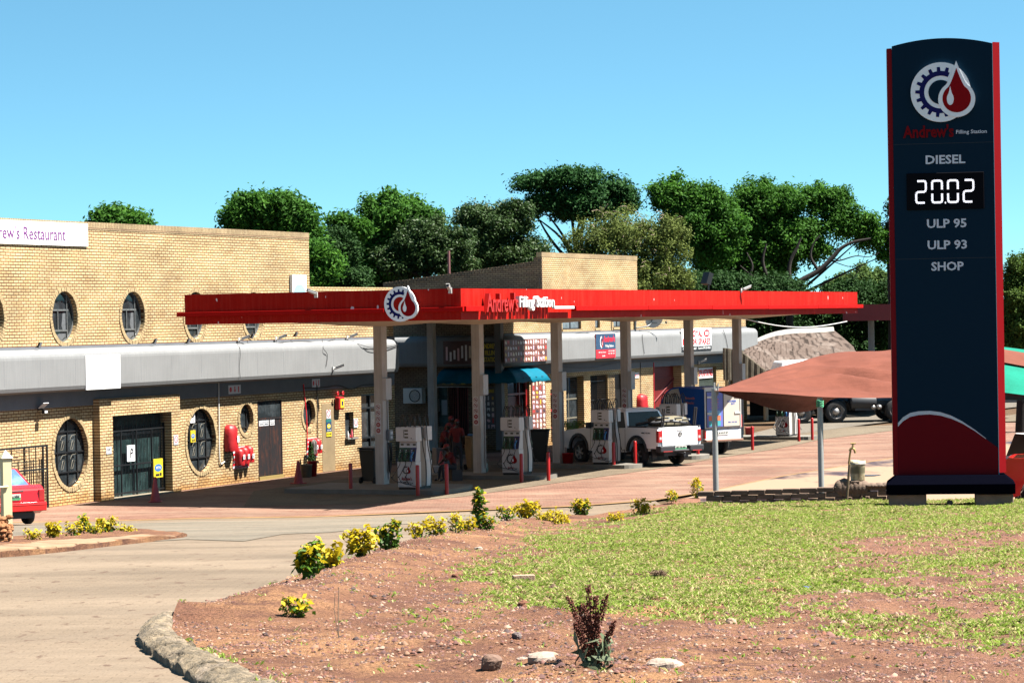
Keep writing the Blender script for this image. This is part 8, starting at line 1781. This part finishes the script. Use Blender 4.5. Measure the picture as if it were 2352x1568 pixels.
def person(label, P, rz, J, shirt=M_SHR, head_dir=(0, 1, -.1), cap=True, curl=.6):
    names = list(J.keys()); me = bpy.data.meshes.new('sk'); me.from_pydata([J[k] for k in names], [(names.index(a), names.index(b)) for a, b in EDG], []); o = bpy.data.objects.new('sk', me); col.objects.link(o)
    o.modifiers.new('s', 'SKIN'); sk = me.skin_vertices[0].data
    for i, k in enumerate(names):
        r_ = RAD.get(k) or RAD.get(k[:2]); sk[i].radius = r_; sk[i].use_root = (k == 'pel')
    ss = o.modifiers.new('u', 'SUBSURF'); ss.levels = 2; ss.render_levels = 2
    bpy.context.view_layer.update(); ev = o.evaluated_get(bpy.context.evaluated_depsgraph_get()).to_mesh()
    mb = MB(); B = [(Vector(J[a]), Vector(J[b]), a, b) for a, b in EDG]
    vs = [tuple(v.co) for v in ev.vertices]; fs = [tuple(p.vertices) for p in ev.polygons]; mi = []
    for f in fs:
        c = sum((Vector(vs[i]) for i in f), Vector())/len(f); best = 1e9; m = 0
        for a, b, na, nb_ in B:
            d = b-a; t = max(0, min(1, (c-a).dot(d)/d.length_squared)); q = (c-a-d*t).length
            if q < best:
                best = q
                if nb_[:2] in ('hp', 'kn') or (nb_[:2] == 'an'): m = 2 if not (nb_[:2] == 'an' and t > .93) else 3
                elif nb_[:2] == 'to': m = 3
                elif nb_[:2] in ('wr', 'ha') or nb_ == 'hd0' or (nb_ == 'nk' and t > .75): m = 0
                elif nb_[:2] == 'el': m = 1 if t < .72 else 0
                else: m = 1
                if na == 'pel' and nb_ == 'sp1': m = 1 if t > .1 else 2
        mi.append(m)
    mb.v = vs; mb.f = fs; mb.m = mi; mb.sm = [True]*len(fs)
    bpy.data.objects.remove(o)
    # head: skull with brow, nose, jaw, ears, eyes
    hd = Vector(head_dir).normalized(); hc = Vector(J['hd0'])+Vector((0, 0, .085))+hd*.02; up = Vector((0, 0, 1)); X = hd.cross(up).normalized(); Z = X.cross(hd)
    Mh = Matrix((X, hd, Z)).transposed().to_4x4(); Mh.translation = hc
    h = MB(); h.ball((0, 0, 0), .076, .096, .118, 20, 16); hv = []
    for v in h.v:
        x, y, z = v
        if z < -.02: x *= 1-.35*min(1, (-z-.02)/.09); y = y*(1-.12*min(1, (-z-.02)/.09))+.008
        if y > .06 and abs(x) < .018 and -.035 < z < .02: y += .020*(1-abs(x)/.018)
        if y > .05 and .0 < z < .022 and .018 < abs(x) < .045: y -= .006
        hv.append((x, y, z))
    mb.add(hv, h.f, 0, True, Mh)
    for s_ in (-1, 1): mb.ball((s_*.078, -.005, -.005), .010, .02, .03, 8, 6, 0, Mh); mb.ball((s_*.030, .083, .008), .011, .008, .007, 8, 5, 4, Mh)
    mb.ball((0, .085, -.056), .024, .008, .007, 8, 5, 5, Mh)
    # hands: five fingers each
    for sd_ in 'lr':
        w_, a = Vector(J['wr'+sd_]), Vector(J['ha'+sd_]); d = (a-w_).normalized(); s1 = d.orthogonal().normalized(); s2 = d.cross(s1)
        for k in range(4):
            b0 = a+s1*(k-1.5)*.019; L_ = (.062, .072, .068, .052)[k]; p1 = b0+d*L_*.5+s2*L_*.15*curl; p2 = b0+d*L_*(.95-.3*curl)+s2*L_*.55*curl; mb.tube([b0, p1, p2], [.0095, .0088, .007], 6, 0)
        b0 = w_.lerp(a, .35)+s1*.03; mb.tube([b0, b0+d*.03+s1*.025+s2*.01, b0+d*.06+s1*.022+s2*.03], [.012, .010, .008], 6, 0)
    o = thing('person', label, 'person', P, rz, 'attendants in red shirts'); mb.build('body', [M_SK, shirt, M_TRO, M_SHO, M_CAM, M_TL], o)
    c = MB()
    if cap:
        c.grid(lambda u, v: tuple(Mh @ Vector((.084*math.cos(u*6.2832)*math.cos(v*1.57), .103*math.sin(u*6.2832)*math.cos(v*1.57)-.004, .035+.095*math.sin(v*1.57)))), 20, 6)
        c.add([tuple(Mh @ Vector(q)) for q in [(-.075, .06, .045), (.075, .06, .045), (.06, .155, .028), (0, .17, .026), (-.06, .155, .028), (-.075, .06, .038), (.075, .06, .038), (.06, .155, .021), (0, .17, .019), (-.06, .155, .021)]], [(0, 1, 2, 3, 4), (9, 8, 7, 6, 5), (1, 6, 7, 2), (2, 7, 8, 3), (3, 8, 9, 4), (4, 9, 5, 0)])
        c.build('cap', M_CAP, o)
    else: c.ball((0, -.012, .022), .081, .098, .108, 16, 10, 0, Mh); c.build('hair', M_RUB, o)
    return o
stand = dict(pel=(0, 0, .96), sp1=(0, .01, 1.12), ch=(0, 0, 1.36), nk=(0, .0, 1.50), hd0=(0, .01, 1.57), shl=(-.18, 0, 1.42), ell=(-.24, -.02, 1.14), wrl=(-.23, .08, .90), hal=(-.225, .11, .82), shr=(.18, 0, 1.42), elr=(.24, -.02, 1.14), wrr=(.22, .16, .96), har=(.20, .22, .90), hpl=(-.10, 0, .90), knl=(-.11, .02, .50), anl=(-.11, 0, .09), tol=(-.12, .15, .035), hpr=(.10, 0, .90), knr=(.12, .03, .50), anr=(.13, 0, .09), tor=(.15, .15, .035))
sit = dict(pel=(0, 0, .50), sp1=(0, .05, .66), ch=(0, .16, .88), nk=(0, .22, 1.0), hd0=(0, .25, 1.07), shl=(-.18, .17, .93), ell=(-.20, .36, .70), wrl=(-.13, .42, .92), hal=(-.10, .40, .99), shr=(.18, .17, .93), elr=(.25, .34, .70), wrr=(.12, .50, .60), har=(.05, .54, .57), hpl=(-.10, .05, .47), knl=(-.17, .46, .52), anl=(-.17, .42, .09), tol=(-.19, .57, .035), hpr=(.10, .05, .47), knr=(.18, .45, .50), anr=(.19, .50, .09), tor=(.22, .64, .035))
# seated man facing left and slightly to the camera
p = onz(1046, 1104, .0); low = {k: (v[0], v[1], v[2]*.93) for k, v in sit.items()}
person('crouching person in red shirt and red cap with a hand to the face', (p.x, p.y, .0), R(105), low, head_dir=(-.15, 1, -.35))
mb = MB(); mb.box(-.18, .18, -.18, .18, 0, .36); tag(mb.build('crate', mat('dark_crate', (.03, .02, .02), .7, k=1), None, bev=.01, loc=(p.x, p.y, .01), rz=.4), 'dark crate under the crouching person in the red cap', 'crate')
p = onz(1051, 1082); person('person in red shirt standing with back turned beside the tan bin', (p.x, p.y, .0), R(-12), stand, head_dir=(.1, 1, -.1))
p = ond(1038, 1060, 91.8); person('person in red shirt standing at the sliding gate, farthest back', (p.x, p.y, .0), R(170), stand, cap=True)
p = ond(1016, 1050, 90.5); s2 = {k: (v[0], v[1], v[2]+.32) for k, v in sit.items()}
person('person in red shirt sitting at the shaded counter left of the sliding gate', (p.x, p.y, .0), R(-120), s2, head_dir=(0, 1, -.3))
mb = MB(); mb.box(-.3, .3, -.22, .22, 0, .72); tag(mb.build('stool', mat('grey_box', (.12, .12, .13), .7, k=1), None, bev=.02, loc=(p.x, p.y, .01), rz=.4), 'grey box seat at the shaded counter', 'seat')
p = ond(1012, 1075, 86); mb = MB(); mb.box(-.3, .3, -.2, .2, 0, .35); tag(mb.build('carton', mat('pale_carton', (.3, .27, .26), .8, k=1), None, loc=(p.x, p.y, .01), rz=.3), 'pale carton on the ground behind the first pump', 'box')
